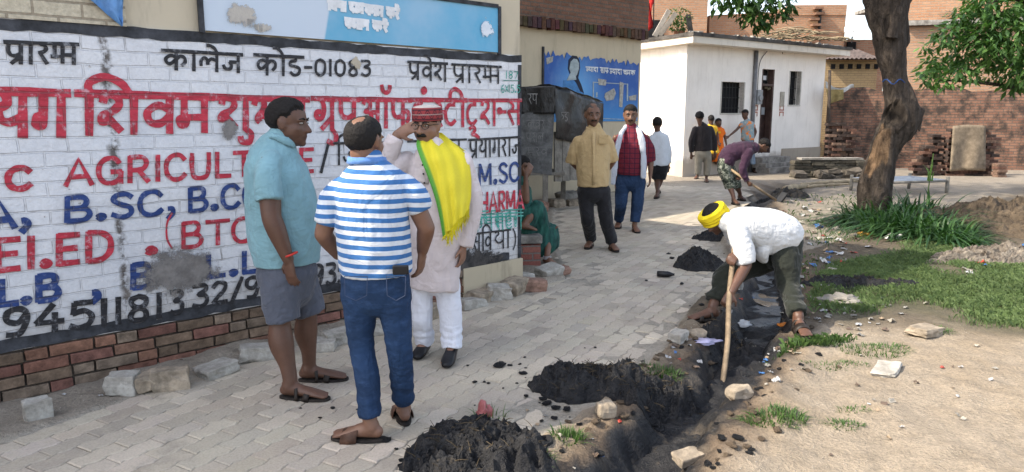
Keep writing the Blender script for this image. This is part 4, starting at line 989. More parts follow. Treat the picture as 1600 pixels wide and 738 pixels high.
# ================================================================== TREES AND PLANTS
def bark_mat():
    t = NT('bark'); co = t.map((5, 5, 1.1)); n1 = t.noise(3.0, 6, .7, co=co, dist=.6); n2 = t.noise(40, 4, .7)
    c = t.mix(t.ramp(n1, [(.32, 0.), (.62, 1.)]), (.028, .023, .019), (.108, .086, .070))
    c = t.mix(1.0, c, t.attr(), 'MULTIPLY')
    c = t.mix(.4, c, t.ramp(n2, [(.3, .4), (.6, 1.)]), 'MULTIPLY')
    return t.out(c, .92, t.bump(t.math('ADD', t.math('MULTIPLY', n1, 3.), n2), 1.0, .035), .2)
BARK = bark_mat()
def limb(mb, pts, rad, n=22, seg=10, amp=.05, fr=6.0, col=(1, 1, 1), seed=0):
    P = smooth_line([tuple(p_) for p_ in pts], seg); rr = [q[0] for q in smooth_line([(r_, 0) for r_ in rad], seg)] if len(rad) > 2 else [rad[0] + (rad[-1] - rad[0]) * i / (len(P) - 1) for i in range(len(P))]
    m = MB(); m.tube(P, rr, n); A = np.array(m.v); k = np.repeat(np.array(rr), n)
    C = np.repeat(np.array([[*q] for q in P]), n, axis=0); N = A - C; N /= (np.linalg.norm(N, axis=1)[:, None] + 1e-9)
    d = fbm(np.c_[A[:, :2] * fr, A[:, 2] * fr * .35] + seed * 7.1, 4) * amp * k / max(rad) * 1.5
    A = A + N * d[:, None]; mb.add(A.tolist(), m.f, col)
YT = 10.6; tb = PY(1384, 345, YT); tree = empty('roadside_tree', (tb.x, tb.y, 0)); tag(tree, 'big old tree with leaning knotted grey brown trunk by the drain', 'tree')
def TL(px, py, dy=0): q = PY(px, py, YT + dy); return Vector((q.x - tb.x, q.y - tb.y, q.z))
s_ = mpp(YT); m = MB()
limb(m, [TL(1368, 380), TL(1367, 330), TL(1368, 285), TL(1384, 230), TL(1407, 180), TL(1399, 125), TL(1391, 60), TL(1382, 0), TL(1368, -60), TL(1352, -140)], [25 * s_, 22 * s_, 22 * s_, 23 * s_, 26 * s_, 17 * s_, 21 * s_, 27 * s_, 28 * s_, 28 * s_], n=110, seg=34, amp=.035)
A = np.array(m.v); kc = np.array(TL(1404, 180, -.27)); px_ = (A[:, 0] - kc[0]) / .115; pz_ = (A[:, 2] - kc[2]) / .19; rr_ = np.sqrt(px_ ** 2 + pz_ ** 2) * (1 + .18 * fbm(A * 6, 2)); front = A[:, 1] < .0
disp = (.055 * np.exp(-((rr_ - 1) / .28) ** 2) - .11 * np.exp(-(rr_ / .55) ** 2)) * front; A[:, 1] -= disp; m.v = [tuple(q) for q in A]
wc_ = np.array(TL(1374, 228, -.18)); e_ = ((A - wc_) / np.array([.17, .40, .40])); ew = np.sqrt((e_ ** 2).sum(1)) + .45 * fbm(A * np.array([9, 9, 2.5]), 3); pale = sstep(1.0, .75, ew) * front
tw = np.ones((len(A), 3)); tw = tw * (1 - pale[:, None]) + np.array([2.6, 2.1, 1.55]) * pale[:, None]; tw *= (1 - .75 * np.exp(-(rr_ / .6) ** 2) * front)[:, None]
trunk = m.build('trunk', BARK, tree, smooth=True); at_ = trunk.data.color_attributes['tint']; vi = np.zeros(len(trunk.data.loops), np.int32); trunk.data.loops.foreach_get('vertex_index', vi); at_.data.foreach_set('color', np.c_[tw[vi], np.ones(len(vi))].astype(np.float32).ravel())
m = MB(); limb(m, [TL(1420, 185), TL(1434, 176, -.05), TL(1444, 172, -.1)], [.20, .13, .03], amp=.05, seed=2); m.build('branch_stub', BARK, trunk, smooth=True)
m = MB(); limb(m, [TL(1394, 110), TL(1403, 60, .1), TL(1408, 10, .1), TL(1432, -60, .2), TL(1480, -190, .4)], [.10, .12, .13, .11, .08], amp=.04, seed=4)
limb(m, [TL(1396, 60, -.20), TL(1404, 25, -.22), TL(1412, 12, -.24)], [.09, .07, .05], amp=.04, seed=5); 
limb(m, [TL(1350, -120), TL(1290, -180, -.6), TL(1220, -170, -1.2), TL(1180, -60, -1.5), TL(1176, 0, -1.5)], [.20, .12, .08, .03, .012], n=10, amp=.02, seed=7); m.build('branch', BARK, trunk, smooth=True)
m = MB(); q = [TL(1379 + 42 * k / 12, 128 - 4 * math.sin(k), -.22 * math.sin(math.pi * (k + .6) / 13.2) - .02) for k in range(13)]; m.tube(q, .008, 6); m.build('blue_string', surf('blue string', (.03, .08, .25), .8, .2), trunk)
# crown: leaf sprays at branch ends, mostly over the picture's top edge
m = MB(); rd = random.Random(5)
TREELEAF = ((.018, .055, .012), (.06, .12, .025))
for k in range(56):
    c_ = TL(1352, -140) + Vector((rd.uniform(-5.6, .8), rd.uniform(-2.2, 3.6), rd.uniform(.9, 3.4)))
    leafblob(m, c_, (.75, .75, .5), 150, .20, 2.4, TREELEAF, seed=k)
for k, (px, py, rr, nn) in enumerate(((1150, -6, .26, 110), (1176, 2, .30, 150), (1205, 8, .28, 130), (1180, 28, .18, 70), (1216, 22, .16, 45), (1188, 38, .10, 28), (1225, 10, .14, 36), (1130, 4, .16, 45), (1166, -40, .5, 160), (1215, -50, .5, 160))):
    leafblob(m, TL(px, py, -1.5), (rr, rr, rr * .75), nn, .11, 2.2, TREELEAF, seed=100 + k, down=.5)
m.build('crown', LEAF, tree)
# leafy tree at the right edge
YR = 14.0; tq = PY(1690, 300, YR); t2 = empty('leafy_tree', (tq.x, tq.y, 0)); tag(t2, 'bushy broad leaved tree overhanging the garden wall at the right edge', 'tree')
def T2(px, py, dy=0): q = PY(px, py, YR + dy); return Vector((q.x - tq.x, q.y - tq.y, q.z))
m = MB(); limb(m, [(0, 0, -.1), (0, .1, 1.2), (.1, 0, 2.4), (.1, 0, 4.2)], [.17, .14, .12, .05], amp=.03)
for k, (px, py) in enumerate(((1465, 125), (1480, 60), (1530, 90), (1560, 20), (1600, 110), (1530, 10))): limb(m, [T2(1690, 170 - 12 * k), T2((px + 1680) / 2, py + 10 - 3 * k, .2), T2(px, py)], [.07, .04, .012], n=8, amp=.01, seed=k)
m.build('trunk', BARK, t2, smooth=True)
m = MB(); rd = random.Random(17)
blobs = [(1452, 128, 20, 45), (1462, 112, 25, 60), (1486, 104, 30, 90), (1476, 66, 22, 55), (1500, 58, 30, 100), (1530, 50, 36, 130), (1530, 92, 34, 130), (1510, 124, 22, 45), (1560, 70, 40, 160), (1590, 60, 42, 170), (1570, 108, 36, 130), (1600, 110, 40, 140), (1590, 136, 24, 60), (1552, 20, 34, 110), (1585, 10, 40, 140), (1530, 14, 24, 60), (1620, 40, 50, 190), (1640, 100, 50, 180), (1660, 20, 60, 200), (1560, -30, 50, 150), (1620, -50, 60, 180), (1480, 138, 14, 22), (1445, 84, 9, 10), (1502, 30, 16, 30)]
for k, (px, py, rp, nn) in enumerate(blobs):
    r_ = rp * mpp(YR); leafblob(m, T2(px, py - 10, rd.uniform(-.5, .5)), (r_, r_ * 1.1, r_ * .8), int(nn * 1.8), .175, 2.5, ((.035, .095, .022), (.12, .23, .055)), seed=200 + k, down=.35)
m.build('crown', LEAF, t2)
# weed clump at the foot of the big tree: long arching blades
def blades(mb, c, n, rad, hgt, width, cols, seed=0, segs=4, lean=1.0, zf=None):
    rd = random.Random(seed)
    for _ in range(n):
        a_ = rd.uniform(0, 2 * math.pi); r_ = math.sqrt(rd.random()); x = c[0] + rad[0] * r_ * math.cos(a_); y = c[1] + rad[1] * r_ * math.sin(a_)
        z = zf(x, y) if zf else c[2]
        L = hgt * rd.uniform(.55, 1.15) * (1.1 - .35 * r_); b_ = rd.uniform(0, 2 * math.pi); out = Vector((math.cos(a_) * r_ + math.cos(b_) * .6, math.sin(a_) * r_ + math.sin(b_) * .6, 0))
        ln = lean * rd.uniform(.3, 1.2); sd_ = Vector((-out.y, out.x, 0)); sd_ = sd_.normalized() if sd_.length > 1e-6 else Vector((1, 0, 0)); W = width * rd.uniform(.6, 1.2)
        k = rd.random(); col = tuple(cols[0][i] + (cols[1][i] - cols[0][i]) * k for i in range(3)); V = []
        for s1 in range(segs + 1):
            t = s1 / segs; w_ = W * (1 - t) ** .7 * .5 + (.0 if s1 < segs else .0)
            q = Vector((x, y, z)) + Vector((0, 0, 1)) * L * (t - .55 * ln * t * t) + out * L * .55 * ln * t * t
            V += [q + sd_ * w_, q - sd_ * w_]
        mb.add(V, [(2 * i, 2 * i + 2, 2 * i + 3, 2 * i + 1) for i in range(segs)], col)
wc = G(1430, 372); wcl = empty('weed_clump', (wc.x, wc.y, 0)); tag(wcl, 'dense clump of long leaved green weeds at the foot of the big tree', 'weeds')
m = MB(); gc = ((.016, .050, .015), (.052, .115, .034))
for k, (px, py, rx, n_, h_) in enumerate(((1420, 368, .62, 420, .62), (1375, 356, .55, 300, .6), (1465, 380, .42, 300, .5), (1345, 352, .25, 110, .42), (1492, 388, .30, 130, .34), (1400, 352, .7, 200, .75), (1440, 352, .5, 120, .7))):
    q = G(px, py); blades(m, (q.x - wc.x, q.y - wc.y, ground_z(q.x, q.y)), int(n_ * 1.3), (rx, rx * .75), h_ * 1.25, .042, gc, seed=k, segs=7, lean=2.3)
m.build('foliage', LEAF, wcl)
sp = G(1446, 330); st_ = empty('reed_plant', (sp.x, sp.y, 0)); tag(st_, 'tall thin reed with yellow green leaves rising from the weeds', 'plant')
m = MB(); m.tube([(0, 0, 0), (.02, 0, .5), (.04, 0, .95)], .010, 6, (.10, .17, .05)); blades(m, (.03, 0, .5), 9, (.04, .04), .45, .04, ((.10, .2, .05), (.16, .26, .07)), seed=4); m.build('foliage', LEAF, st_)
# lawn blades and sparse green on the bank: uncountable grass
rs = np.random.RandomState(4); gm = MB(); V = []; F = []; colr = []
def grass(n, poly, h, wd, dens=None, base=((.035, .075, .02), (.085, .14, .04))):
    lo, hi = poly.min(0), poly.max(0); Q = lo + rs.rand(n, 2) * (hi - lo); Q = Q[inside(Q, poly)]
    nz = fbm(np.c_[Q * 1.1, np.zeros(len(Q))], 3); ed = pdist(Q, poly)
    keep = rs.rand(len(Q)) < sstep(-.55, .25, nz * 1.15 + .9 * sstep(0, .7, ed) - .22) * (1 if dens is None else dens); Q = Q[keep]; nz = nz[keep]
    zz = terrain(Q)[0]
    for (x, y), z_, k in zip(Q, zz, nz):
        a_ = rs.rand() * 6.283; L = h * (.5 + rs.rand() * .8); ln = rs.rand() * 1.0; d = (math.cos(a_), math.sin(a_)); w_ = wd * (.6 + rs.rand() * .8); b0 = len(V)
        V.extend([(x - d[1] * w_, y + d[0] * w_, z_ - .01), (x + d[1] * w_, y - d[0] * w_, z_ - .01), (x + d[0] * L * ln * .5 + d[1] * w_ * .6, y + d[1] * L * ln * .5 - d[0] * w_ * .6, z_ + L * .65), (x + d[0] * L * ln, y + d[1] * L * ln, z_ + L * (.95 - .3 * ln))])
        F.append((b0, b0 + 1, b0 + 2)); F.append((b0, b0 + 2, b0 + 3)); t = min(1, max(0, rs.rand() * .8 + .2 * k))
        cc_ = tuple(base[0][i] + (base[1][i] - base[0][i]) * t for i in range(3)); colr.extend([cc_, cc_])
grass(120000, LAWN, .055, .0026, None, ((.07, .11, .042), (.15, .20, .085)))
grass(16000, pl([(1200, 560), (1300, 548), (1360, 540), (1480, 532), (1470, 515), (1340, 528), (1250, 540)]), .06, .004, .8)
grass(12000, pl([(1220, 400), (1300, 340), (1420, 330), (1320, 420), (1250, 470)]), .05, .004, .6)
grass(5000, pl([(1200, 330), (1300, 290), (1420, 300), (1330, 345), (1220, 370)]), .07, .006, .35)
gm.v = V; gm.f = F; gm.c = colr; gm.m = [0] * len(F)
tag(gm.build('grass', LEAF), 'short green grass spreading below the big tree', 'grass', kind='stuff')
# separate tufts
def tuft(px, py, rx, n, h, label, seed, wd=.008, ry=.6):
    q = GT(px, py); m = MB(); blades(m, (0, 0, 0), n, (rx, rx * ry), h, wd, ((.035, .08, .02), (.10, .17, .05)), seed=seed, lean=1.2, zf=lambda x, y: ground_z(q.x + x, q.y + y) - q.z - .01)
    o = m.build('grass_tuft', LEAF); o.location = q; tag(o, label, 'grass tuft', 'grass tufts on bare ground')
tuft(1210, 648, .17, 480, .085, 'largest round grass tuft on the bare sandy ground', 1)
tuft(1320, 664, .10, 150, .06, 'small grass tuft right of the largest one on the sand', 2)
tuft(1333, 641, .09, 80, .05, 'thin flat grass tuft behind the small one on the sand', 3)
tuft(1368, 548, .24, 420, .07, 'long low grass tuft at the edge of the sandy ground', 4)
tuft(1305, 572, .22, 260, .05, 'straggling grass strip beside the right sandal of the digger', 5, ry=.4)
tuft(1035, 582, .13, 220, .09, 'grass tuft between the middle mud heap and the paver edge', 6)
tuft(890, 684, .09, 160, .10, 'grass tuft on the bank between the two nearest mud heaps', 7)
tuft(800, 722, .20, 170, .10, 'sparse green grass growing on the nearest mud heap', 8)
tuft(1455, 518, .16, 200, .07, 'grass tuft beside the pale flat stone by the lawn', 9)
tuft(1195, 520, .14, 130, .08, 'dark grass tuft between the feet of the digger', 10)
tuft(765, 655, .10, 40, .14, 'thin weed stalks sticking out of the nearest mud heap', 11)
# ================================================================== PEOPLE
def loft(mb, pts, rads, fwd, n=20, seg=4, round_=(True, True)):
    """closed tapering tube with elliptical sections: rads = (lateral, along fwd)"""
    rads = [r if isinstance(r, (tuple, list)) else (r, r) for r in rads]
    if len(pts) > 2:
        P = smooth_line([tuple(p_) for p_ in pts], seg); Rr = [tuple(q) for q in smooth_line([(a, b, 0) for a, b in rads], seg)]
    else:
        P = [Vector(pts[0]).lerp(Vector(pts[1]), i / seg) for i in range(seg + 1)]; Rr = [tuple(rads[0][k] + (rads[1][k] - rads[0][k]) * i / seg for k in (0, 1)) for i in range(seg + 1)]
    Rr = [(max(.003, q[0]), max(.003, q[1])) for q in Rr]
    def cap(p_, d, r_): return [(p_ + d * (min(r_) * h), (r_[0] * f, r_[1] * f)) for h, f in ((.45, .89), (.8, .6), (.97, .22))]
    if round_[0]:
        c_ = cap(P[0], (P[0] - P[1]).normalized(), Rr[0])[::-1]; P = [q[0] for q in c_] + P; Rr = [q[1] for q in c_] + Rr
    if round_[1]:
        c_ = cap(P[-1], (P[-1] - P[-2]).normalized(), Rr[-1]); P = P + [q[0] for q in c_]; Rr = Rr + [q[1] for q in c_]
    mb.tube(P, Rr, n, fwd=fwd)
def remesh(mb, voxel, it=3, fac=.5):
    me = bpy.data.meshes.new('tmp'); me.from_pydata(mb.v, [], mb.f); o = bpy.data.objects.new('tmp', me); COL.objects.link(o)
    r_ = o.modifiers.new('r', 'REMESH'); r_.mode = 'VOXEL'; r_.voxel_size = voxel
    if it: s1 = o.modifiers.new('s', 'SMOOTH'); s1.factor = fac; s1.iterations = it
    bpy.context.view_layer.update(); dg = bpy.context.evaluated_depsgraph_get()
    m2 = bpy.data.meshes.new_from_object(o.evaluated_get(dg)); bpy.data.objects.remove(o); bpy.data.meshes.remove(me); return m2
def vget(me, what='co'):
    a = np.zeros(len(me.vertices) * 3, np.float32); me.vertices.foreach_get(what, a); return a.reshape(-1, 3).astype(float)
def finish(me, name, mat_, parent, loc):
    A = vget(me) - np.array(loc); me.vertices.foreach_set('co', A.astype(np.float32).ravel()); me.name = name
    me.materials.clear(); me.materials.append(mat_); me.polygons.foreach_set('use_smooth', [True] * len(me.polygons)); me.update()
    o = bpy.data.objects.new(name, me); COL.objects.link(o)
    if parent is not None: o.parent = parent
    else: o.location = loc
    return o
SKINS = {}
def skin_mat(col):
    if col in SKINS: return SKINS[col]
    t = NT('skin %.2f' % col[0]); n = t.noise(14, 4, .6); c = t.mix(t.ramp(n, [(.3, 0.), (.7, 1.)]), tuple(x * .82 for x in col), tuple(x * 1.1 for x in col))
    c = t.mix(1.0, c, t.attr(), 'MULTIPLY')
    t.b.inputs['Subsurface Weight'].default_value = .06; t.b.inputs['Subsurface Radius'].default_value = (.012, .005, .003)
    SKINS[col] = t.out(c, .48, t.bump(t.noise(160, 3), .12, .002), .4); return SKINS[col]
def creases(t, s1=1.0):
    """cloth folds: slack diagonal creases over a fine weave"""
    a = t.noise(4.2 * s1, 3, .5, co=t.map((1.3, 1.3, .7), (0, R(25), 0)), dist=1.4); b = t.noise(8 * s1, 3, .55, co=t.map((.8, .8, 1.5), (0, R(-30), 0)), dist=1.0); w_ = t.noise(600, 2)
    r1 = t.math('ABSOLUTE', t.math('SUBTRACT', a, .5)); r2 = t.math('ABSOLUTE', t.math('SUBTRACT', b, .5))
    h = t.math('ADD', t.math('MULTIPLY', r1, 2.2), t.math('ADD', t.math('MULTIPLY', r2, 1.0), t.math('MULTIPLY', w_, .03)))
    return t.bump(h, .38, .04)
def fabric(name, col, var=.18, rough=.85, weave=900, scale=7):
    t = NT(name); n = t.noise(scale, 4, .6)
    c = t.mix(t.ramp(n, [(.3, 0.), (.7, 1.)]), tuple(x * (1 - var) for x in col), tuple(min(1, x * (1 + var * .4)) for x in col))
    t.b.inputs['Sheen Weight'].default_value = .12
    return t.out(c, rough, creases(t), .2)
def hair_mat(name='black hair', col=(.010, .009, .009)):
    t = NT(name); return t.out(t.mix(t.noise(60, 3), tuple(x * .6 for x in col), tuple(x * 2.2 for x in col)), .72, t.bump(t.noise(220, 3, .7, co=t.map((1, 1, .35))), .9, .005), .18)
HAIR = hair_mat(); EYEW = surf('eye white', (.36, .33, .30), .3, .05); EYEB = surf('eye iris', (.012, .008, .006), .2, .1)
LEATHER = surf('dark leather', (.03, .022, .018), .55, .4, 20, 90, .3, .003); SOLE = surf('sandal sole', (.035, .028, .024), .8, .4, 20, 80, .3, .003); BRLEATHER = surf('brown leather', (.11, .055, .035), .6, .4, 20, 90, .3, .003)
BLACKSHOE = surf('black shoe', (.012, .012, .014), .4, .3, 20, 90, .2, .002)
def V2(f): v = Vector((f[0], f[1], f[2] if len(f) > 2 else 0)); return v.normalized()
class Fig:
    def __init__(s, label, Y, feet, fwd, skin, vox=.009, group=None, z0=0.0):
        s.Y = Y; s.f = V2(fwd); s.label = label; s.vox = vox; s.body = MB(); s.loc = feet; s.parts = []; s.skin = skin; s.group = group; s.heads = []
    def J(s, px, py, dy=0.0): return PY(px, py, s.Y + dy)
    def k(s, px): return px * mpp(s.Y)
    def arm(s, S, E, Wr, hd=None, rad=(.052, .043, .040, .027), palm=None, curl=.5, hand=True, hs=1.0, thumb=1):
        S, E, Wr = [s.J(*q) if not isinstance(q, Vector) else q for q in (S, E, Wr)]
        fw = s.f if abs((E - S).normalized().dot(s.f)) < .9 else Vector((0, 0, 1))
        loft(s.body, [S, S.lerp(E, .5), E], [rad[0] * .75, rad[0] * .95, rad[1]], fw, 14)
        fw2 = fw if abs((Wr - E).normalized().dot(fw)) < .9 else Vector((0, 0, 1))
        loft(s.body, [E, E.lerp(Wr, .35), Wr], [rad[1], rad[2] * 1.04, rad[3]], fw2, 14)
        if hand:
            d = V2(hd) if hd is not None else (Wr - E).normalized(); nrm = V2(palm) if palm is not None else s.f
            s.hand(Wr, d, nrm, hs, curl, thumb)
        return S, E, Wr
    def hand(s, Wr, d, nrm, hs=1.0, curl=.5, thumb=1):
        nrm = (nrm - d * nrm.dot(d)).normalized(); sd_ = d.cross(nrm) * thumb; K = .092 * hs
        loft(s.body, [Wr - d * .01, Wr + d * K * .5, Wr + d * K], [(.027 * hs, .020 * hs), (.040 * hs, .017 * hs), (.041 * hs, .013 * hs)], nrm, 14)
        for i, (o_, L) in enumerate(((.031, .072), (.0105, .083), (-.0105, .078), (-.031, .060))):
            p0 = Wr + d * K * .92 + sd_ * o_ * hs; a_ = curl; dirs = []; q = p0; pts = [p0]
            for j, fr in enumerate((.45, .32, .25)):
                a_ = curl * (.5 + .8 * j) + .04 * i; dd_ = (d * math.cos(a_) + nrm * math.sin(a_) + sd_ * (o_ * 1.6)).normalized(); q = q + dd_ * L * hs * fr; pts.append(q)
            loft(s.body, pts, [.0090 * hs, .0085 * hs, .0078 * hs, .0065 * hs], nrm, 8, 2)
        p0 = Wr + d * K * .30 + sd_ * .028 * hs
        loft(s.body, [p0, p0 + (d * .6 + sd_ * .75 + nrm * .2).normalized() * .038 * hs, p0 + (d * .6 + sd_ * .75 + nrm * .2).normalized() * .038 * hs + (d * .9 + sd_ * .25 + nrm * .35).normalized() * .034 * hs], [.013 * hs, .0105 * hs, .008 * hs], nrm, 8, 2)
    def leg(s, H, Kn, heel, toe, rad=(.085, .058, .056, .036), zg=0.0, lift=.018, shoe='sandal', mat_=None, strap=None, bare=False):
        H, Kn = [s.J(*q) for q in (H, Kn)]
        hg = G(*heel, zg); tg = G(*toe, zg); d = tg - hg; d.z = 0; L = d.length; d.normalize()
        L = min(max(L, .20), .28) if s.vox < .02 else L
        A = hg + d * .055 + Vector((0, 0, .085 + lift))
        fw = d if abs((A - Kn).normalized().dot(d)) < .85 else s.f
        loft(s.body, [H, H.lerp(Kn, .5), Kn], [rad[0], rad[0] * .88, rad[1]], s.f, 16)
        mid = Kn.lerp(A, .33) - d * .012
        loft(s.body, [Kn, mid, Kn.lerp(A, .7), A], [rad[1], (rad[2], rad[2] * 1.08), rad[3] * 1.15, rad[3]], fw, 16)
        z = lift + .001; up = Vector((0, 0, 1)); b = hg + up * z
        loft(s.body, [b + d * .018 + up * .032, b + d * .06 + up * .036, b + d * L * .55 + up * .028, b + d * L * .80 + up * .017, b + d * L * .88 + up * .014], [(.029, .031), (.032, .036), (.040, .027), (.045, .017), (.040, .012)], up, 14)
        loft(s.body, [A, b + d * .05 + up * .05, b + d * .11 + up * .04], [rad[3], rad[3] * 1.1, .03], d, 12)
        sd_ = d.cross(up)
        for i in range(5): loft(s.body, [b + d * L * .84 + sd_ * (.034 - .017 * i) + up * .013, b + d * L * (.985 - .018 * abs(i - 1)) + sd_ * (.034 - .0175 * i) + up * .010], [.0105, .0085], up, 8, 2)
        s.parts.append(('foot', hg, d, L, lift, shoe, mat_, strap)); return H, Kn, A, d
    def footwear(s, root):
        for (_, hg, d, L, lift, shoe, mat_, strap) in s.parts:
            up = Vector((0, 0, 1)); sd_ = d.cross(up); b = hg - Vector(s.loc)
            if shoe == 'sandal':
                m = MB(); n = 22; out = []
                for k in range(n):
                    a_ = 2 * math.pi * k / n; c_, s1 = math.cos(a_), math.sin(a_); w_ = .046 + .008 * c_ - (.006 if abs(c_) < .3 else 0)
                    out.append(b + d * (L * .5 + (L * .5 + .012) * c_ - .004) + sd_ * (w_ * (abs(s1) ** .75) * (1 if s1 > 0 else -1)))
                V = [q + up * .0015 for q in out] + [q + up * (lift * .95) for q in out]
                m.add(V, [tuple(range(n - 1, -1, -1)), tuple(range(n, 2 * n))] + [(i, (i + 1) % n, n + (i + 1) % n, n + i) for i in range(n)])
                so = m.build('sandal', SOLE, root, bevel=.003); m = MB()
                def band(t0, h_, w_, width, tw=0.0):
                    P = []; 
                    for i in range(13):
                        a_ = math.pi * i / 12; P.append(b + d * (L * t0 + tw * (i / 12 - .5)) + sd_ * (w_ * math.cos(a_)) + up * (lift * .6 + h_ * math.sin(a_) ** .8))
                    m.tube(P, [(width, .0035)] * 13, 8, fwd=None)
                    return P
                for (t0, h_, w_, wd, tw) in (strap or ((.62, .056, .050, .017, .03), (.34, .078, .046, .009, -.02))):
                    P = []; V = []; F = []
                    for i in range(15):
                        a_ = math.pi * i / 14; c_ = b + d * (L * t0 + tw * (i / 14 - .5)) + sd_ * (w_ * math.cos(a_)) + up * (lift * .5 + h_ * math.sin(a_) ** .75); V += [c_ - d * wd - up * .002, c_ + d * wd - up * wd * .45]
                    F = [(2 * i, 2 * i + 1, 2 * i + 3, 2 * i + 2) for i in range(14)]; m.add(V, F)
                m.build('strap', mat_ or LEATHER, so, smooth=True, solid=.005)
            elif shoe == 'shoe':
                m = MB(); loft(m, [b + d * .012 + up * .045, b + d * .06 + up * .05, b + d * L * .5 + up * .042, b + d * L * .82 + up * .032, b + d * (L + .0) + up * .024], [(.034, .044), (.038, .049), (.043, .040), (.047, .030), (.036, .022)], up, 18)
                m.tube([b + d * .05 + up * .06, b + d * .045 + up * .125], [(.042, .050), (.040, .050)], 16, fwd=d)
                s.cloth(m, 'shoe', mat_ or BLACKSHOE, root, .007, 2, world=False)
    def head(s, px, pyc, kh, fwd=None, up=(0, 0, 1), dy=0.0, neck=None, nr=(.058, .062), nose=1.0, fat=1.0, face=True):
        H = s.J(px, pyc, dy); f = V2(fwd) if fwd is not None else s.f; u = V2(up); u = (u - f * u.dot(f)).normalized() if abs(f.dot(u)) > 1e-3 else u; r_ = f.cross(u)
        B = Matrix((r_, f, u)).transposed(); K = kh
        def W_(x, y, z): return H + B @ (Vector((x, y, z)) * K)
        b = s.body
        e = lambda c_, rr, n=18: b.ell(W_(*c_), [q * K for q in rr], B, n, 12)
        e((0, -.05, .12), (.325, .41, .375), 24); e((0, .09, -.14), (.27 * fat, .28, .30)); e((0, .16, -.30), (.19 * fat, .20, .17)); e((0, .28, -.40), (.09, .09, .075))
        e((.15, .20, -.10), (.11 * fat, .13, .13)); e((-.15, .20, -.10), (.11 * fat, .13, .13))
        if face:
            loft(b, [W_(0, .335, .06), W_(0, .40, -.06), W_(0, .445 * nose, -.135)], [.034 * K, .045 * K, .058 * K], f, 10); e((.055, .385, -.14), (.04, .05, .035)); e((-.055, .385, -.14), (.04, .05, .035))
            e((.13, .315, .085), (.12, .055, .032)); e((-.13, .315, .085), (.12, .055, .032)); e((0, .345, -.245), (.095, .045, .028)); e((0, .335, -.29), (.085, .045, .03))
        for sx in (1, -1):
            e((sx * .325, -.03, -.02), (.035, .085, .13), 12); e((sx * .34, -.06, .03), (.03, .06, .08), 10)
        if neck is not None:
            N_ = s.J(*neck) if not isinstance(neck, Vector) else neck; loft(b, [W_(0, -.10, -.20), W_(0, -.10, -.42).lerp(N_, .4), N_], [nr[0], nr[0] * .97, nr[1] * 1.1], f, 18)
        s.H, s.B, s.K, s.W_ = H, B, K, W_; s.heads.append((H, B, K)); return H
    def finish_body(s):
        me = remesh(s.body, s.vox, 2, .45); A = vget(me); tint = np.ones((len(A), 4), np.float32)
        for H, B, K in s.heads:
            q = (A - np.array(H)) @ np.array(B) / K
            lips = np.exp(-((q[:, 0] / .11) ** 2 + ((q[:, 2] + .268) / .045) ** 2) * 1.2) * (q[:, 1] > .26); sock = np.exp(-(((np.abs(q[:, 0]) - .14) / .09) ** 2 + ((q[:, 2] - .02) / .06) ** 2)) * (q[:, 1] > .2)
            brd = sstep(-.18, -.28, q[:, 2]) * (q[:, 1] > .02) * sstep(-.62, -.5, q[:, 2]) * .22
            tint[:, :3] *= (1 - lips[:, None] * np.array([.25, .42, .38])) * (1 - sock[:, None] * .28) * (1 - brd[:, None])
        o = finish(me, 'person', skin_mat(s.skin), None, s.loc); at_ = o.data.color_attributes.new('tint', 'FLOAT_COLOR', 'POINT'); at_.data.foreach_set('color', tint.ravel())
        tag(o, s.label, 'person', s.group); s.root = o; s.footwear(o); return o
    def pleg(s, L_, r0, rk, re, end=.02, rm=None):
        H, Kn, A, d = L_; mid = Kn.lerp(A, .4) - d * .010
        return ([H, H.lerp(Kn, .5), Kn, mid, A + (Kn - A).normalized() * end], [r0, rm or tuple((a + b) / 2 for a, b in zip(r0, rk)), rk, tuple((a * .5 + b * .5) for a, b in zip(rk, re)), re])
    def local(s, p): return Vector(p) - Vector(s.loc)
    def cloth(s, mb, name, mat_, parent, vox=None, it=3, wr=(), world=True, band=()):
        me = remesh(mb, vox or s.vox, it); A = vget(me); N = vget(me, 'normal'); f = np.array(s.f); l = np.array([f[1], -f[0], 0.])
        Q = np.c_[A @ l, A @ f, A[:, 2]]; d = np.zeros(len(A))
        for amp, fr, seed in wr: n_ = fbm(Q * np.array(fr) + seed, 3); d += amp * (1 - 2 * np.abs(n_)) if seed >= 50 else amp * n_
        for (z0, z1, amp, fr) in band:       # bunched cloth between two heights
            k = sstep(z0, z0 + .04, A[:, 2]) * sstep(z1, z1 - .06, A[:, 2]); d += k * amp * np.sin(A[:, 2] * fr + 3 * fbm(Q * 9, 2))
        A = A + N * d[:, None]; me.vertices.foreach_set('co', A.astype(np.float32).ravel())
        return finish(me, name, mat_, parent, s.loc if world else (0, 0, 0))
    def torso(s, rows, shrink=.025, round_=(False, False)):
        P = [s.J(*q[:3]) for q in rows]; s.rows = rows
        loft(s.body, P, [(max(.04, q[3] - shrink), max(.04, q[4] - shrink)) for q in rows], s.f, 24, 4, round_); return P
    def shirt(s, rows, sleeves, mat_, name='shirt', wr=((.010, (5, 5, 2.4), 1), (.005, (9, 9, 5), 60)), n=28, it=3, extra=None, f=None, grow=0.0, top_round=True):
        m = MB(); loft(m, [s.J(*q[:3]) for q in rows], [(q[3] + grow, q[4] + grow) for q in rows], f or s.f, n, 4, (False, top_round))
        for sl in sleeves:
            pts, rr = sl[0], sl[1]; pts = [s.J(*q) if not isinstance(q, Vector) else q for q in pts]
            fw = s.f if abs((pts[-1] - pts[0]).normalized().dot(s.f)) < .9 else Vector((0, 0, 1)); loft(m, pts, rr, fw, 16, 4, (True, False))
        if extra: extra(m)
        return s.cloth(m, name, mat_, s.root, None, it, wr)
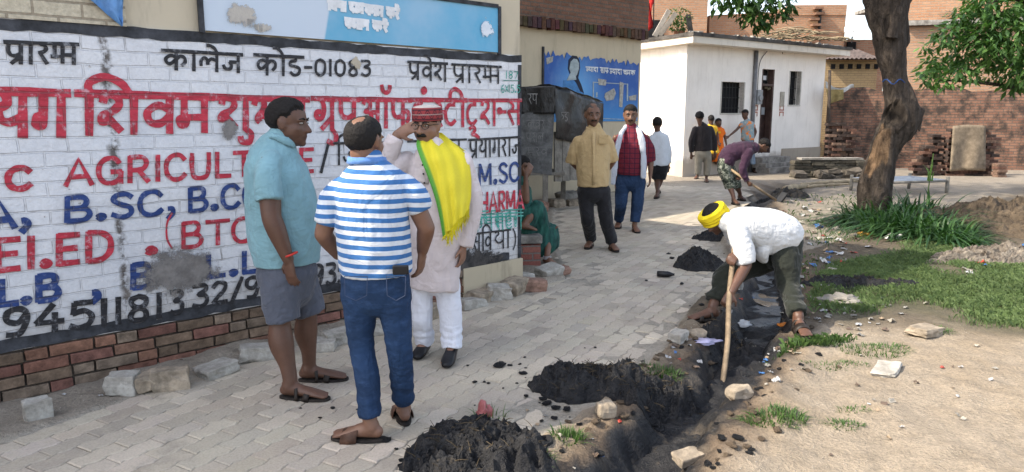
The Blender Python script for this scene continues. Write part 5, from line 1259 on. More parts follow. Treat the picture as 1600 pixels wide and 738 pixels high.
    def pants(s, waist, legs, mat_, name='trousers', wr=((.005, (7, 7, 4), 3), (.004, (14, 14, 12), 55)), band=(), it=2):
        m = MB(); loft(m, [s.J(*q[:3]) for q in waist], [(q[3], q[4]) for q in waist], s.f, 24, 4, (True, True))
        for pts, rr in legs:
            pts = [s.J(*q) if not isinstance(q, Vector) else q for q in pts]; loft(m, pts, rr, s.f, 18, 4, (True, False))
        return s.cloth(m, name, mat_, s.root, None, it, wr, band=band)
    def hair(s, back=-.42, front=.40, bald=None, vol=.055, side=.10, name='hair', mat_=None, rough_=.02, seed=0):
        n, mm = (110, 70) if s.vox < .012 else (56, 36); V = []; D = []
        for j in range(mm + 1):
            t = math.pi * j / mm
            for i in range(n):
                a_ = 2 * math.pi * i / n; V.append((math.sin(t) * math.cos(a_), math.sin(t) * math.sin(a_), math.cos(t)))
        V = np.array(V); y = V[:, 1]; ny_ = fbm(V * 5 + seed, 3) * .07
        zl = back + (side - back) * sstep(-.45, .15, y) + (front - side) * sstep(.2, .62, y)
        d = V[:, 2] - zl + ny_
        d += -.35 * np.exp(-(((np.abs(V[:, 0]) - 1) / .3) ** 2 + ((y - .02) / .16) ** 2)) * (V[:, 2] < .12)      # round the ears
        if bald is not None:
            c_ = np.array(bald[:3]); c_ = c_ / np.linalg.norm(c_); d = np.minimum(d, np.arccos(np.clip(V @ c_, -1, 1)) - bald[3] + ny_ * .7 + .07 * fbm(V * np.array([26, 9, 26]) + seed, 2))
        r_ = 1 - .035 + (vol + .035) * np.where(V[:, 2] > .25, sstep(0, .22, d), sstep(0, .22 + .6 * (.25 - V[:, 2]), d)) + rough_ * fbm(V * 14 + seed, 3) * sstep(0, .2, d)
        Q = V * r_[:, None] * np.array([.335, .42, .385]) + np.array([0, -.05, .12]); Wd = np.array(s.H) + (Q * s.K) @ np.array(s.B).T
        F = []
        for j in range(mm):
            for i in range(n):
                q = (j * n + i, (j + 1) * n + i, (j + 1) * n + (i + 1) % n, j * n + (i + 1) % n)
                if max(d[list(q)]) > -.02: F.append(q)
        m = MB(); m.add((Wd - np.array(s.loc)).tolist(), F); return m.build(name, mat_ or HAIR, s.root, smooth=True)
    def face(s, eyes=True, moustache=0, brows=True, mcol=None, glasses=False):
        def Lc(x, y, z): return s.local(s.W_(x, y, z))
        K = s.K
        for sx in (1, -1):
            if eyes:
                m = MB(); m.ell(Lc(sx * .135, .315, .025), [q * K for q in (.044, .050, .021)], s.B, 12, 8); m.ell(Lc(sx * .135, .345, .025), [q * K for q in (.022, .024, .021)], s.B, 10, 6, mi=1); m.build('eye', [EYEW, EYEB], s.root, smooth=True)
            if brows:
                m = MB(); m.tube([Lc(sx * .05, .365, .095), Lc(sx * .13, .365, .125), Lc(sx * .23, .305, .10)], [.014 * K, .019 * K, .009 * K], 6); m.build('eyebrow', HAIR, s.root, smooth=True)
        if moustache:
            m = MB(); loft(m, [Lc(-.125, .30, -.245), Lc(-.07, .365, -.215), Lc(0, .385, -.205), Lc(.07, .365, -.215), Lc(.125, .30, -.245)], [.018 * K, .036 * K * moustache, .034 * K * moustache, .036 * K * moustache, .018 * K], Vector((0, 0, 1)), 10); m.build('moustache', mcol or HAIR, s.root, smooth=True)
        if glasses:
            m = MB()
            for sx in (1, -1):
                P = [Lc(sx * .145 + .10 * math.cos(a_), .405 - .05 * abs(math.cos(a_) * .5 + .5 * sx * 0), .02 + .075 * math.sin(a_)) for a_ in [2 * math.pi * i / 18 for i in range(19)]]; m.tube(P, .0022, 5)
                m.tube([Lc(sx * .245, .395, .04), Lc(sx * .33, .25, .05), Lc(sx * .345, -.05, .05)], .0022, 5)
            m.tube([Lc(-.05, .405, .035), Lc(0, .42, .045), Lc(.05, .405, .035)], .0022, 5); m.build('glasses', surf('glasses frame', (.015, .012, .012), .3, .1), s.root)
    def collar(s, c, a, b, h, mat_, name='collar', tilt=.012, gap=.5, f=None, flare=.009):
        """fold-over collar ring round the neck, open at the front"""
        c = s.J(*c) if not isinstance(c, Vector) else c; f = f or s.f; l = Vector((f.y, -f.x, 0)); V = []; n = 30
        for i in range(n + 1):
            t = -math.pi / 2 + (gap + (2 * math.pi - 2 * gap) * i / n); d = f * math.sin(t) * -1 + l * math.cos(t); e_ = l * (a * math.cos(t)) - f * (b * math.sin(t)); fr_ = max(0, -math.sin(t))
            q = c + e_; V += [q - Vector((0, 0, .004 + .02 * fr_)), q + Vector((0, 0, h)) - e_ * .1 - Vector((0, 0, .03 * fr_)), q + e_ * flare / a * 1.0 + Vector((0, 0, h * .95 - .03 * fr_)), q + e_ * (flare * 1.9) / a + Vector((0, 0, h * .1 - .055 * fr_))]
        V = [s.local(q) for q in V]; m = MB(); m.add(V, [(i * 4 + k, i * 4 + k + 1, (i + 1) * 4 + k + 1, (i + 1) * 4 + k) for i in range(n) for k in range(3)])
        return m.build(name, mat_, s.root, smooth=True, solid=.004)
def sandal_pair(): pass
SK_DARK = (.105, .052, .034); SK_MID = (.175, .090, .058); SK_LIGHT = (.24, .128, .085)
# ------------------------------------------------------------------ man in teal polo and grey shorts
F1 = Fig('stout man in teal polo shirt and grey shorts, seen from the side', 4.05, G(475, 612), (1, -.16), SK_DARK, .008)
J = F1.J
F1.head(452, 193, .262, (1, -.10, -.06), neck=(440, 226), nr=(.066, .074), fat=1.10)
F1.torso([(448, 408, 0, .175, .168), (445, 365, 0, .19, .185), (440, 325, 0, .19, .182), (435, 285, 0, .18, .165), (432, 250, 0, .18, .135), (437, 228, 0, .11, .10), (441, 215, 0, .07, .07)])
F1.arm((418, 254, -.17), (424, 340, -.235), (450, 405, -.235), hd=(.12, -.05, -1), palm=(.5, .9, 0), curl=.35, rad=(.062, .053, .050, .032), thumb=-1)
F1.arm((440, 250, .17), (452, 340, .22), (470, 398, .2), palm=(.3, -1, 0), rad=(.052, .045, .042, .029))
h1 = F1.leg((440, 440, -.09), (437, 506, -.10), (441, 622), (514, 626), rad=(.075, .060, .066, .041))
h2 = F1.leg((464, 440, .09), (480, 495, .11), (470, 596), (543, 594), rad=(.075, .060, .064, .040))
F1.finish_body()
TEAL = fabric('teal pique', (.19, .345, .40), .14, .8, 1200)
ROW = [(449, 411, 0, .188, .176), (446, 370, 0, .205, .196), (441, 330, 0, .205, .194), (435, 288, 0, .198, .178), (431, 255, 0, .19, .15), (436, 230, 0, .125, .11), (441, 216, 0, .078, .078)]
F1.shirt(ROW, [([(422, 252, -.14), (416, 282, -.205), (420, 314, -.235)], [.062, .072, (.066, .074)]), ([(438, 248, .15), (440, 285, .21), (446, 312, .225)], [.075, .08, .078])], TEAL)
F1.collar((441, 217), .078, .080, .032, TEAL, gap=.35)
F1.pants([(449, 402, 0, .16, .145), (449, 425, 0, .182, .166), (451, 445, 0, .17, .15)], [([(440, 425, -.085), (438, 465, -.10), (443, 500, -.105)], [(.10, .12), (.098, .11), (.092, .095)]), ([(464, 425, .085), (476, 460, .10), (486, 489, .105)], [(.10, .11), (.095, .10), (.09, .085)])], fabric('grey blue shorts cloth', (.085, .095, .125), .2), 'shorts')
F1.hair(back=-.85, front=.50, side=-.02, vol=.115, seed=1)
F1.face(); 
m = MB(); P = [F1.local(J(454, 398, -.235)) + Vector((.034 * math.cos(a_), .034 * math.sin(a_), .012 * math.cos(a_))) for a_ in [i * math.pi / 8 for i in range(17)]]; m.tube(P, .006, 6); m.build('wrist_thread', surf('red thread', (.55, .05, .04), .8, .2), F1.root)
# ------------------------------------------------------------------ man in striped polo, seen from behind
F2 = Fig('man in blue and white striped polo and blue jeans, seen from behind', 3.45, G(590, 678), (.12, .99), SK_MID, .0075)
J = F2.J
F2.head(571, 222, .238, (.42, .90, .02), neck=(574, 258), nr=(.062, .070), fat=1.05)
R2 = [(586, 425, 0, .165, .125), (584, 385, 0, .165, .135), (581, 335, 0, .163, .13), (580, 303, 0, .172, .125), (578, 282, 0, .165, .105), (576, 268, 0, .13, .088), (575, 258, 0, .09, .075), (574, 250, 0, .07, .068)]
F2.torso(R2)
F2.arm((524, 298, 0), (505, 366, .0), (528, 398, .20), hd=(.9, .5, .1), palm=(0, 1, -.3), rad=(.048, .043, .040, .029))
F2.arm((638, 296, 0), (666, 356, .02), (660, 392, .10), hd=(-.12, .12, -1), palm=(-.9, .3, -.2), curl=.45, rad=(.048, .043, .040, .029), thumb=1)
a1 = F2.leg((560, 458, 0), (566, 545, .0), (596, 690), (520, 686), rad=(.065, .05, .045, .036), mat_=BRLEATHER, strap=((.58, .068, .053, .042, .02),))
a2 = F2.leg((614, 458, 0), (624, 545, .0), (634, 666), (624, 640), rad=(.065, .05, .045, .036), mat_=BRLEATHER, strap=((.58, .068, .053, .042, .02),))
F2.finish_body()
def striped():
    t = NT('striped pique'); X_, Y_, Z_ = t.xyz(); z = t.math('ADD', Z_, t.math('MULTIPLY', t.math('SUBTRACT', t.noise(2.6, 2), .5), .016)); z = t.math('ADD', z, t.math('MULTIPLY', X_, .03))
    fr_ = t.math('FRACT', t.math('MULTIPLY', z, 1 / .044)); c = t.mix(t.ramp(fr_, [(.0, 0.), (.02, 0.), (.03, 1.), (.52, 1.), (.53, 0.)]), (.60, .64, .70), (.045, .15, .37))
    c = t.mix(.35, c, t.ramp(t.noise(8, 3), [(.3, .75), (.7, 1.)]), 'MULTIPLY'); t.b.inputs['Sheen Weight'].default_value = .1
    return t.out(c, .85, creases(t), .2)
STR = striped()
RS = [(586, 427, 0, .178, .138), (584, 388, 0, .176, .146), (581, 338, 0, .175, .142), (580, 303, 0, .182, .137), (578, 282, 0, .176, .118), (576, 268, 0, .140, .10), (575, 258, 0, .10, .088), (574, 251, 0, .076, .074)]
F2.shirt(RS, [([(536, 290, 0), (519, 316, 0), (511, 348, 0)], [.054, .062, .058]), ([(628, 288, 0), (647, 306, 0), (657, 328, .01)], [.054, .060, .056])], STR, wr=((.009, (5, 5, 2.6), 1), (.006, (7, 7, 6), 61)))
F2.collar((574, 256), .080, .078, .034, fabric('blue collar', (.10, .22, .50), .1), gap=.4)
JEANS = None
def denim(name, col):
    t = NT(name); n = t.noise(5, 4, .6); w_ = t.noise(14, 4, .65, co=t.map((1, 1, 2.2)))
    c = t.mix(t.ramp(n, [(.3, 0.), (.7, 1.)]), tuple(x * .62 for x in col), tuple(x * 1.25 for x in col)); c = t.mix(t.ramp(w_, [(.55, 0.), (.75, .35)]), c, tuple(min(1, x * 2.2 + .02) for x in col))
    return t.out(c, .85, creases(t, 1.3), .2)
SEAM = surf('denim seam', (.05, .07, .13), .8, .2)
DEN = denim('blue denim', (.017, .040, .095))
F2.pants([(586, 418, 0, .165, .125), (586, 440, 0, .170, .138), (586, 455, 0, .165, .13)],
         [F2.pleg(a1, (.088, .115), (.064, .070), (.054, .056), rm=(.075, .09)), F2.pleg(a2, (.088, .115), (.064, .070), (.054, .056), rm=(.073, .09))], DEN, 'jeans',
         wr=((.004, (7, 7, 5), 3), (.003, (8, 8, 12), 57)), band=((.08, .26, .0035, 90), (.42, .56, .002, 70)))
for (x0, x1) in ((538, 574), (604, 634)):
    m = MB()
    for q in ((x0, 432, x1, 432), (x0, 432, x0 + 1, 462), (x1, 432, x1 - 1, 462), (x0 + 1, 462, (x0 + x1) / 2, 470), (x1 - 1, 462, (x0 + x1) / 2, 470)):
        m.tube([F2.local(J(q[0], q[1], -.150)), F2.local(J(q[2], q[3], -.150))], .0016, 4)
    m.build('pocket_stitching', SEAM, F2.root)
m = MB(); m.box(F2.local(J(626, 422, -.143)), (.075, .02, .045), rz=.1); m.build('belt_pouch', BLACKSHOE, F2.root, bevel=.006)
F2.hair(back=-.95, front=.30, side=-.10, vol=.075, bald=(.0, -.42, .95, .46), seed=2)
F2.face(brows=False)
# ------------------------------------------------------------------ man in pink kurta with yellow scarf
F3 = Fig('moustached man in pale pink kurta, red cap and yellow scarf with hand at his ear', 4.62, G(683, 556), (-.28, -.96), SK_LIGHT, .008)
J = F3.J
F3.head(667, 197, .245, (-.34, -.93, -.05), neck=(674, 236), nr=(.066, .076), fat=1.14)
R3 = [(677, 445, 0, .15, .13), (681, 395, 0, .155, .135), (684, 340, 0, .172, .15), (683, 292, 0, .178, .142), (679, 258, 0, .185, .112), (675, 240, 0, .12, .09), (673, 230, 0, .075, .07)]
F3.torso([(677, 432, 0, .14, .12)] + R3[1:])
F3.arm((630, 254, 0), (600, 268, -.04), (620, 211, -.05), hd=(.72, -.15, .36), palm=(.3, .9, -.2), curl=.35, rad=(.05, .045, .042, .030), thumb=-1)
F3.arm((727, 256, 0), (737, 325, -.01), (724, 383, -.06), hd=(-.05, -.1, -1), palm=(-.8, .3, 0), curl=.5, rad=(.05, .044, .042, .030), thumb=-1)
k1 = F3.leg((658, 440, 0), (658, 494, 0), (667, 548), (654, 561), shoe='shoe', lift=.02, rad=(.06, .05, .045, .036)); k2 = F3.leg((698, 440, 0), (703, 494, 0), (708, 556), (698, 576), shoe='shoe', lift=.02, rad=(.06, .05, .045, .036))
F3.finish_body()
KUR = fabric('pink cotton', (.60, .53, .53), .10, .9, 800, 4); PAJ = fabric('white cotton', (.70, .71, .78), .08, .9)
RK = [(677, 449, 0, .172, .145), (680, 400, 0, .170, .147), (684, 342, 0, .188, .163), (683, 294, 0, .190, .154), (679, 260, 0, .192, .122), (675, 242, 0, .13, .10), (673, 231, 0, .080, .078)]
F3.shirt(RK, [([(634, 254, 0), (612, 266, -.02), (599, 266, -.04), (608, 240, -.045), (619, 215, -.05)], [.072, .068, .062, .060, .052]), ([(723, 255, 0), (733, 290, 0), (738, 325, -.01), (732, 355, -.03), (725, 385, -.055)], [.070, .070, .065, .060, .058])],
         KUR, 'kurta', wr=((.008, (7, 7, 2.2), 1), (.006, (10, 10, 4), 60)))
F3.pants([(678, 425, 0, .13, .11), (678, 436, 0, .135, .11)], [F3.pleg(k1, (.08, .09), (.072, .076), (.064, .068), end=-.035), F3.pleg(k2, (.08, .09), (.076, .078), (.066, .070), end=-.035)], PAJ, 'pyjama_trousers', wr=((.007, (9, 9, 3), 3), (.005, (12, 12, 7), 55)), band=((.10, .22, .004, 110),))
def cap_mat():
    t = NT('woven cap band'); z = t.xyz()[2]; a_ = t.math('ARCTAN2', t.xyz()[1], t.xyz()[0])
    wv = t.math('SINE', t.math('MULTIPLY', a_, 13.)); k = t.math('ABSOLUTE', t.math('SUBTRACT', t.math('MULTIPLY', z, 60.), wv))
    c = t.mix(t.ramp(k, [(.25, 0.), (.4, 1.), (.75, 1.), (.9, 0.)]), (.27, .045, .05), (.05, .02, .03)); fr_ = t.math('ABSOLUTE', z)
    c = t.mix(t.ramp(fr_, [(.026, 0.), (.027, 1.), (.031, 1.), (.032, 0.)]), c, (.05, .02, .03)); c = t.mix(t.ramp(t.math('ABSOLUTE', t.math('SUBTRACT', t.math('MULTIPLY', z, 60.), 0.)), [(.1, .55), (.25, 0.)]), c, (.5, .42, .38))
    return t.out(c, .85, t.bump(t.noise(400, 2), .3, .002), .2)
H = F3.local(F3.W_(0, -.05, .30)); u_ = (F3.B @ Vector((0, .04, 1))).normalized(); m = MB(); hh = .064
n = 32; V = []
for j, (zz, k) in enumerate(((-.048, 1.0), (-.044, 1.02), (.044, 1.0), (.050, .97))):
    for i in range(n): a_ = 2 * math.pi * i / n; V.append((.092 * k * math.cos(a_), .107 * k * math.sin(a_), zz * .82))
m.add(V, [(j * n + i, j * n + (i + 1) % n, (j + 1) * n + (i + 1) % n, (j + 1) * n + i) for j in range(3) for i in range(n)]); cp = m.build('cap', cap_mat(), F3.root, smooth=True, solid=.003)
M4 = F3.B.to_4x4(); M4.translation = H; cp.matrix_local = M4
m = MB(); m.ell((0, 0, .038), (.088, .103, .020), None, 32, 8); m.build('cap_top', fabric('white cap top', (.55, .48, .44), .1), cp, smooth=True)
F3.hair(back=-.40, front=.1, side=-.12, vol=.025, seed=3)
F3.face(moustache=1.5, glasses=True)
F3.collar((673, 233), .078, .078, .022, KUR, 'collar', gap=.35, flare=.003)
m = MB(); c_ = J(660, 262, -.15)
for k in range(3): m.ell(F3.local(J(660 + k * 1.5, 258 + k * 14, -.150 - .004 * k)), (.006, .004, .006), n=8, m=6)
m.build('kurta_button', EYEB, F3.root)
m = MB(); V = []; nx_, nz_ = 6, 6
for i in range(nx_ + 1):
    for j in range(nz_ + 1): V.append(F3.local(J(648 + 22 * i / nx_, 263 + 23 * j / nz_ + 2 * i / nx_, -.148 + .012 * abs(i / nx_ - .5) - .008 * j / nz_)))
m.add(V, [(i * 7 + j, i * 7 + j + 1, (i + 1) * 7 + j + 1, (i + 1) * 7 + j) for i in range(6) for j in range(6)]); m.build('chest_pocket', KUR, F3.root, smooth=True, solid=.004)
# scarf: a draped sheet over the left shoulder, green inner border, fringed ends
def scarf_mat():
    t = NT('yellow silk'); u = t.n('TexCoord').outputs['UV']; x = t.xyz(co=u)[0]; w_ = t.noise(60, 3, .6, co=t.map((8, 1, 1), co=u))
    yel = t.mix(t.ramp(w_, [(.3, 0.), (.7, 1.)]), (.58, .48, .02), (.76, .66, .035)); gr = t.mix(t.ramp(w_, [(.35, 0.), (.6, 1.)]), (.02, .20, .05), (.12, .36, .03))
    return t.out(t.mix(t.ramp(x, [(.06, 1.), (.10, .85), (.13, 0.)]), yel, gr), .6, t.bump(w_, .3, .004), .3)
m = MB(); nr, nc = 44, 26; V = []
inner = [(664, 205, .07), (651, 222, -.075), (656, 245, -.17), (668, 275, -.205), (680, 310, -.21), (688, 345, -.205), (692, 372, -.20)]
outer = [(690, 208, .10), (708, 223, .05), (729, 244, -.02), (736, 275, -.06), (736, 305, -.10), (734, 318, -.13), (733, 328, -.14)]
il = smooth_line(inner, 8); ol = smooth_line(outer, 8); NR = len(il)
for i in range(NR):
    for k in range(nc + 1):
        t = k / nc; a_, b_ = il[i], ol[i]; px, py = a_.x + (b_.x - a_.x) * t, a_.y + (b_.y - a_.y) * t
        bul = math.sin(math.pi * min(1, t * 1.05)) ; dy = a_.z + (b_.z - a_.z) * t - .055 * bul * (i / NR) ** .5
        fold = .008 * math.sin(t * 24 + i * .12) + .010 * math.sin(t * 11 - i * .10 + 1) + .006 * math.sin(i * .55 + t * 5) * (1 - i / NR)
        V.append(F3.local(J(px, py + 1.2 * math.sin(t * 26) * (i / NR), dy - .018 + fold)))
F = [(i * (nc + 1) + k, i * (nc + 1) + k + 1, (i + 1) * (nc + 1) + k + 1, (i + 1) * (nc + 1) + k) for i in range(NR - 1) for k in range(nc)]
outV = [(p_.x, p_.y) for p_ in ol]
# fall over the back of the shoulder
b0 = len(V)
for i in range(18):
    for k in range(nc + 1):
        t = k / nc; q = V[k] if i == 0 else None
        s0 = V[t and min(int(t * 24), NR - 1) * (nc + 1) + nc] if False else None
        px = 664 + (735 - 664) * t; py = 205 + 38 * t ** 1.6 + i * 4.2; dy = .08 + .07 * math.sin(math.pi * t) + .004 * i + .01 * math.sin(t * 20)
        V.append(F3.local(J(px, py, dy + .03)))
F += [(b0 + i * (nc + 1) + k, b0 + i * (nc + 1) + k + 1, b0 + (i + 1) * (nc + 1) + k + 1, b0 + (i + 1) * (nc + 1) + k) for i in range(17) for k in range(nc)]
# joining strip from the front sheet's shoulder edge to the back fall
for i in range(0, 20): pass
m.add(V, F); sc_ = m.build('scarf', scarf_mat(), F3.root, smooth=True, solid=.004)
uv = sc_.data.uv_layers.new()
for lp in sc_.data.loops:
    vi = lp.vertex_index; k = (vi % (nc + 1)) if vi < b0 else ((vi - b0) % (nc + 1)); i = (vi // (nc + 1)) if vi < b0 else 0; uv.data[lp.index].uv = ((k / nc) if vi < b0 else .5 + k / nc * .4, i / NR)
m = MB(); rd = random.Random(3)
for k in range(60):
    t = k / 59; a_, b_ = il[-1], ol[-1]; px, py, dy = a_.x + (b_.x - a_.x) * t, a_.y + (b_.y - a_.y) * t, a_.z + (b_.z - a_.z) * t - .055 * math.sin(math.pi * min(1, t * 1.05)) - .02; L = rd.uniform(9, 24) if t > .12 else rd.uniform(2, 8)
    m.tube([F3.local(J(px, py - 1, dy)), F3.local(J(px + rd.uniform(-2, 2), py + L * .5, dy - .005)), F3.local(J(px + rd.uniform(-3, 3), py + L, dy))], [.003, .0025, .0015], 4)
m.build('fringe', surf('yellow fringe', (.62, .53, .01), .7, .15), sc_)
# ------------------------------------------------------------------ man in yellow shirt
F4 = Fig('man in buff yellow shirt and black trousers standing with hands behind his back', 8.4, G(938, 392), (.12, -.99), SK_MID, .012)
F4.head(926, 180, .272, (.10, -.99, -.03), neck=(928, 205), nr=(.062, .07))
F4.torso([(927, 286, 0, .17, .14), (927, 262, 0, .175, .155), (928, 235, 0, .17, .135), (928, 217, 0, .155, .105), (928, 207, 0, .11, .085), (928, 198, 0, .07, .07)])
F4.arm((904, 221, .01), (894, 252, .08), (912, 272, .20)); F4.arm((950, 221, .01), (958, 251, .08), (944, 272, .20))
b1 = F4.leg((914, 298, 0), (918, 340, 0), (924, 384), (913, 393), rad=(.07, .05, .05, .036), mat_=BRLEATHER); b2_ = F4.leg((941, 298, 0), (947, 342, 0), (953, 388), (971, 399), rad=(.07, .05, .05, .036), mat_=BRLEATHER)
F4.finish_body(); BUFF = fabric('buff shirting', (.52, .37, .19), .14)
F4.shirt([(927, 291, 0, .188, .16), (927, 264, 0, .192, .175), (928, 237, 0, .188, .158), (928, 221, 0, .176, .132), (928, 212, 0, .145, .11), (928, 205, 0, .115, .095), (928, 199, 0, .08, .076)], [([(904, 219, 0), (897, 235, .03), (893, 254, .07)], [.058, .066, .070]), ([(949, 219, 0), (954, 235, .03), (957, 252, .07)], [.058, .066, .070])], BUFF, wr=((.010, (6, 6, 3), 1), (.006, (12, 12, 6), 60)))
F4.collar((928, 202), .078, .076, .03, BUFF, gap=.5)
m = MB(); m.box(F4.local(F4.J(943, 218, -.165)), (.11, .012, .10)); m.build('chest_pocket', BUFF, F4.root, bevel=.004)
m = MB(); m.tube([F4.local(F4.J(928, 206, -.13)), F4.local(F4.J(928, 235, -.168)), F4.local(F4.J(928, 262, -.186)), F4.local(F4.J(927, 289, -.170))], [(.018, .006)] * 4, 8, fwd=F4.f); m.build('button_placket', BUFF, F4.root, smooth=True)
F4.pants([(927, 284, 0, .18, .145), (927, 300, 0, .185, .14)], [F4.pleg(b1, (.095, .115), (.078, .084), (.070, .074), end=-.02), F4.pleg(b2_, (.095, .115), (.078, .084), (.070, .074), end=-.02)], fabric('black trousers cloth', (.022, .021, .024), .25))
F4.hair(back=-.45, front=.62, side=.0, vol=.02, bald=(0, .55, 1, .50), seed=4, mat_=hair_mat('greying hair', (.05, .045, .042))); F4.face(moustache=1.0)
# ------------------------------------------------------------------ man in maroon check shirt
F5 = Fig('man in maroon check shirt and jeans with a white towel round his neck', 9.85, G(978, 362), (-.08, -1), SK_MID, .013)
F5.head(985, 180, .275, (-.12, -.98, -.12), neck=(986, 204), nr=(.064, .072), fat=1.1)
F5.torso([(986, 270, 0, .19, .16), (987, 250, 0, .205, .18), (987, 230, 0, .205, .16), (987, 213, 0, .215, .12), (986, 203, 0, .12, .09), (986, 198, 0, .07, .07)])
F5.arm((962, 215, 0), (957, 248, .02), (962, 278, .0), curl=.5); F5.arm((1011, 215, 0), (1017, 248, .02), (1016, 276, -.03), palm=(-1, .2, 0), curl=.5)
c1 = F5.leg((973, 284, 0), (970, 320, 0), (967, 354), (963, 361), rad=(.07, .05, .05, .036), mat_=BRLEATHER); c2 = F5.leg((998, 284, 0), (996, 322, 0), (990, 360), (998, 366), rad=(.07, .05, .05, .036), mat_=BRLEATHER)
F5.finish_body()
def plaid():
    t = NT('maroon check'); X_, Y_, Z_ = t.xyz(); fx = t.math('FRACT', t.math('MULTIPLY', X_, 15.)); fz = t.math('FRACT', t.math('MULTIPLY', Z_, 15.)); ln = [(.0, 1.), (.16, 1.), (.2, 0.)]
    c = t.mix(t.math('MULTIPLY', t.ramp(fx, ln), .7), (.16, .020, .035), (.025, .012, .03)); c = t.mix(t.math('MULTIPLY', t.ramp(fz, ln), .7), c, (.03, .012, .03)); return t.out(c, .85, creases(t), .2)
PL = plaid(); F5.shirt([(986, 273, 0, .205, .175), (987, 252, 0, .222, .195), (987, 232, 0, .222, .178), (987, 218, 0, .215, .14), (987, 210, 0, .17, .115), (986, 204, 0, .12, .095), (986, 199, 0, .08, .078)], [([(968, 217, 0), (960, 233, 0), (957, 252, .02)], [.068, .08, .075]), ([(1006, 217, 0), (1014, 233, 0), (1017, 252, .02)], [.068, .08, .075])], PL, wr=((.008, (6, 6, 3), 1),))
F5.pants([(986, 266, 0, .185, .15), (986, 282, 0, .19, .15)], [F5.pleg(c1, (.10, .115), (.082, .086), (.066, .07)), F5.pleg(c2, (.10, .115), (.082, .086), (.066, .07))], denim('faded denim', (.022, .045, .10)), 'jeans')
F5.hair(back=-.45, front=.38, side=.05, vol=.05, seed=5); F5.face(moustache=.9)
TOW = fabric('white towel', (.50, .53, .60), .1)
m = MB(); pts = [(957, 288, -.20), (960, 262, -.20), (964, 235, -.19), (970, 212, -.15), (977, 200, -.03), (986, 196, .09), (995, 200, -.03), (1001, 213, -.15), (1005, 236, -.19), (1006, 260, -.20), (1005, 278, -.20)]
loft(m, [F5.J(*q) for q in pts], [(.038, .016), (.042, .018), (.042, .018), (.036, .022), (.030, .03), (.03, .034), (.030, .03), (.036, .022), (.042, .018), (.042, .018), (.038, .016)], F5.f, 14, 5); F5.cloth(m, 'towel', TOW, F5.root, .012, 2, ((.010, (14, 14, 4), 1),))
# ------------------------------------------------------------------ boy in white long sleeves walking away
def hood(): pass
F6 = Fig('boy in white long sleeved top and black shorts walking away', 14.1, G(1027, 306), (.15, .98), SK_DARK, .016)
F6.head(1027, 194, .27, None, neck=(1028, 209)); F6.torso([(1030, 258, 0, .16, .12), (1030, 235, 0, .165, .12), (1029, 217, 0, .17, .10), (1028, 209, 0, .10, .08), (1028, 205, 0, .06, .06)])
F6.arm((1017, 217, 0), (1014, 238, .0), (1019, 258, .1)); F6.arm((1041, 217, 0), (1046, 238, 0), (1044, 259, .03), curl=.5)
F6.leg((1024, 262, 0), (1027, 284, .05), (1028, 309), (1023, 312), lift=.03); F6.leg((1037, 262, 0), (1031, 284, .08), (1027, 304), (1031, 301), lift=.03)
F6.finish_body(); WH = fabric('pale grey knit', (.58, .62, .68), .1)
F6.shirt([(1030, 259, 0, .18, .135), (1030, 235, 0, .18, .135), (1029, 217, 0, .185, .112), (1028, 209, 0, .11, .09), (1028, 206, 0, .07, .07)], [([(1019, 215, 0), (1015, 236, 0), (1019, 254, .08)], [.07, .066, .055]), ([(1039, 215, 0), (1045, 236, 0), (1044, 255, .02)], [.07, .066, .055])], WH)
F6.pants([(1030, 254, 0, .165, .125), (1030, 264, 0, .17, .13)], [([(1024, 262, 0), (1026, 279, .04)], [(.095, .11), (.09, .10)]), ([(1037, 262, 0), (1033, 279, .06)], [(.095, .11), (.09, .10)])], fabric('black shorts', (.012, .013, .017), .2), 'shorts'); F6.hair(back=-.55, front=.4, side=.0, vol=.07, seed=6)
# ------------------------------------------------------------------ youth in black top
F7 = Fig('curly haired youth in black long sleeved top and khaki trousers walking away', 16.9, G(1095, 284), (.2, .97), SK_DARK, .018)
F7.head(1093, 184.5, .25, None, neck=(1096, 197)); F7.torso([(1099, 234, 0, .17, .12), (1099, 215, 0, .175, .12), (1098, 203, 0, .18, .10), (1097, 197, 0, .1, .08), (1096, 193, 0, .06, .06)])
F7.arm((1085, 203, 0), (1079, 222, .0), (1080, 241, .05)); F7.arm((1111, 203, 0), (1116, 221, 0), (1117, 238, .0))
d1 = F7.leg((1091, 240, 0), (1091, 259, 0), (1090, 280), (1081, 283), lift=.03); d2 = F7.leg((1105, 240, 0), (1105, 260, 0), (1103, 285), (1106, 288), lift=.03)
F7.finish_body(); F7.shirt([(1099, 236, 0, .195, .14), (1099, 215, 0, .195, .14), (1098, 203, 0, .20, .115), (1097, 197, 0, .115, .09), (1096, 194, 0, .07, .07)], [([(1086, 202, 0), (1080, 221, 0), (1080, 238, .04)], [.075, .07, .055]), ([(1110, 202, 0), (1116, 220, 0), (1117, 236, 0)], [.075, .07, .055])], fabric('black jersey', (.022, .018, .02), .25))
F7.pants([(1099, 232, 0, .16, .12), (1098, 242, 0, .17, .13)], [([(1092, 241, 0), (1091, 259, 0), (1090, 273, 0)], [(.10, .11), (.085, .09), (.075, .075)]), ([(1105, 241, 0), (1105, 260, 0), (1104, 274, 0)], [(.10, .11), (.085, .09), (.075, .075)])], fabric('khaki cloth', (.26, .23, .18), .2)); F7.hair(back=-.35, front=.45, side=.1, vol=.24, rough_=.14, seed=7)
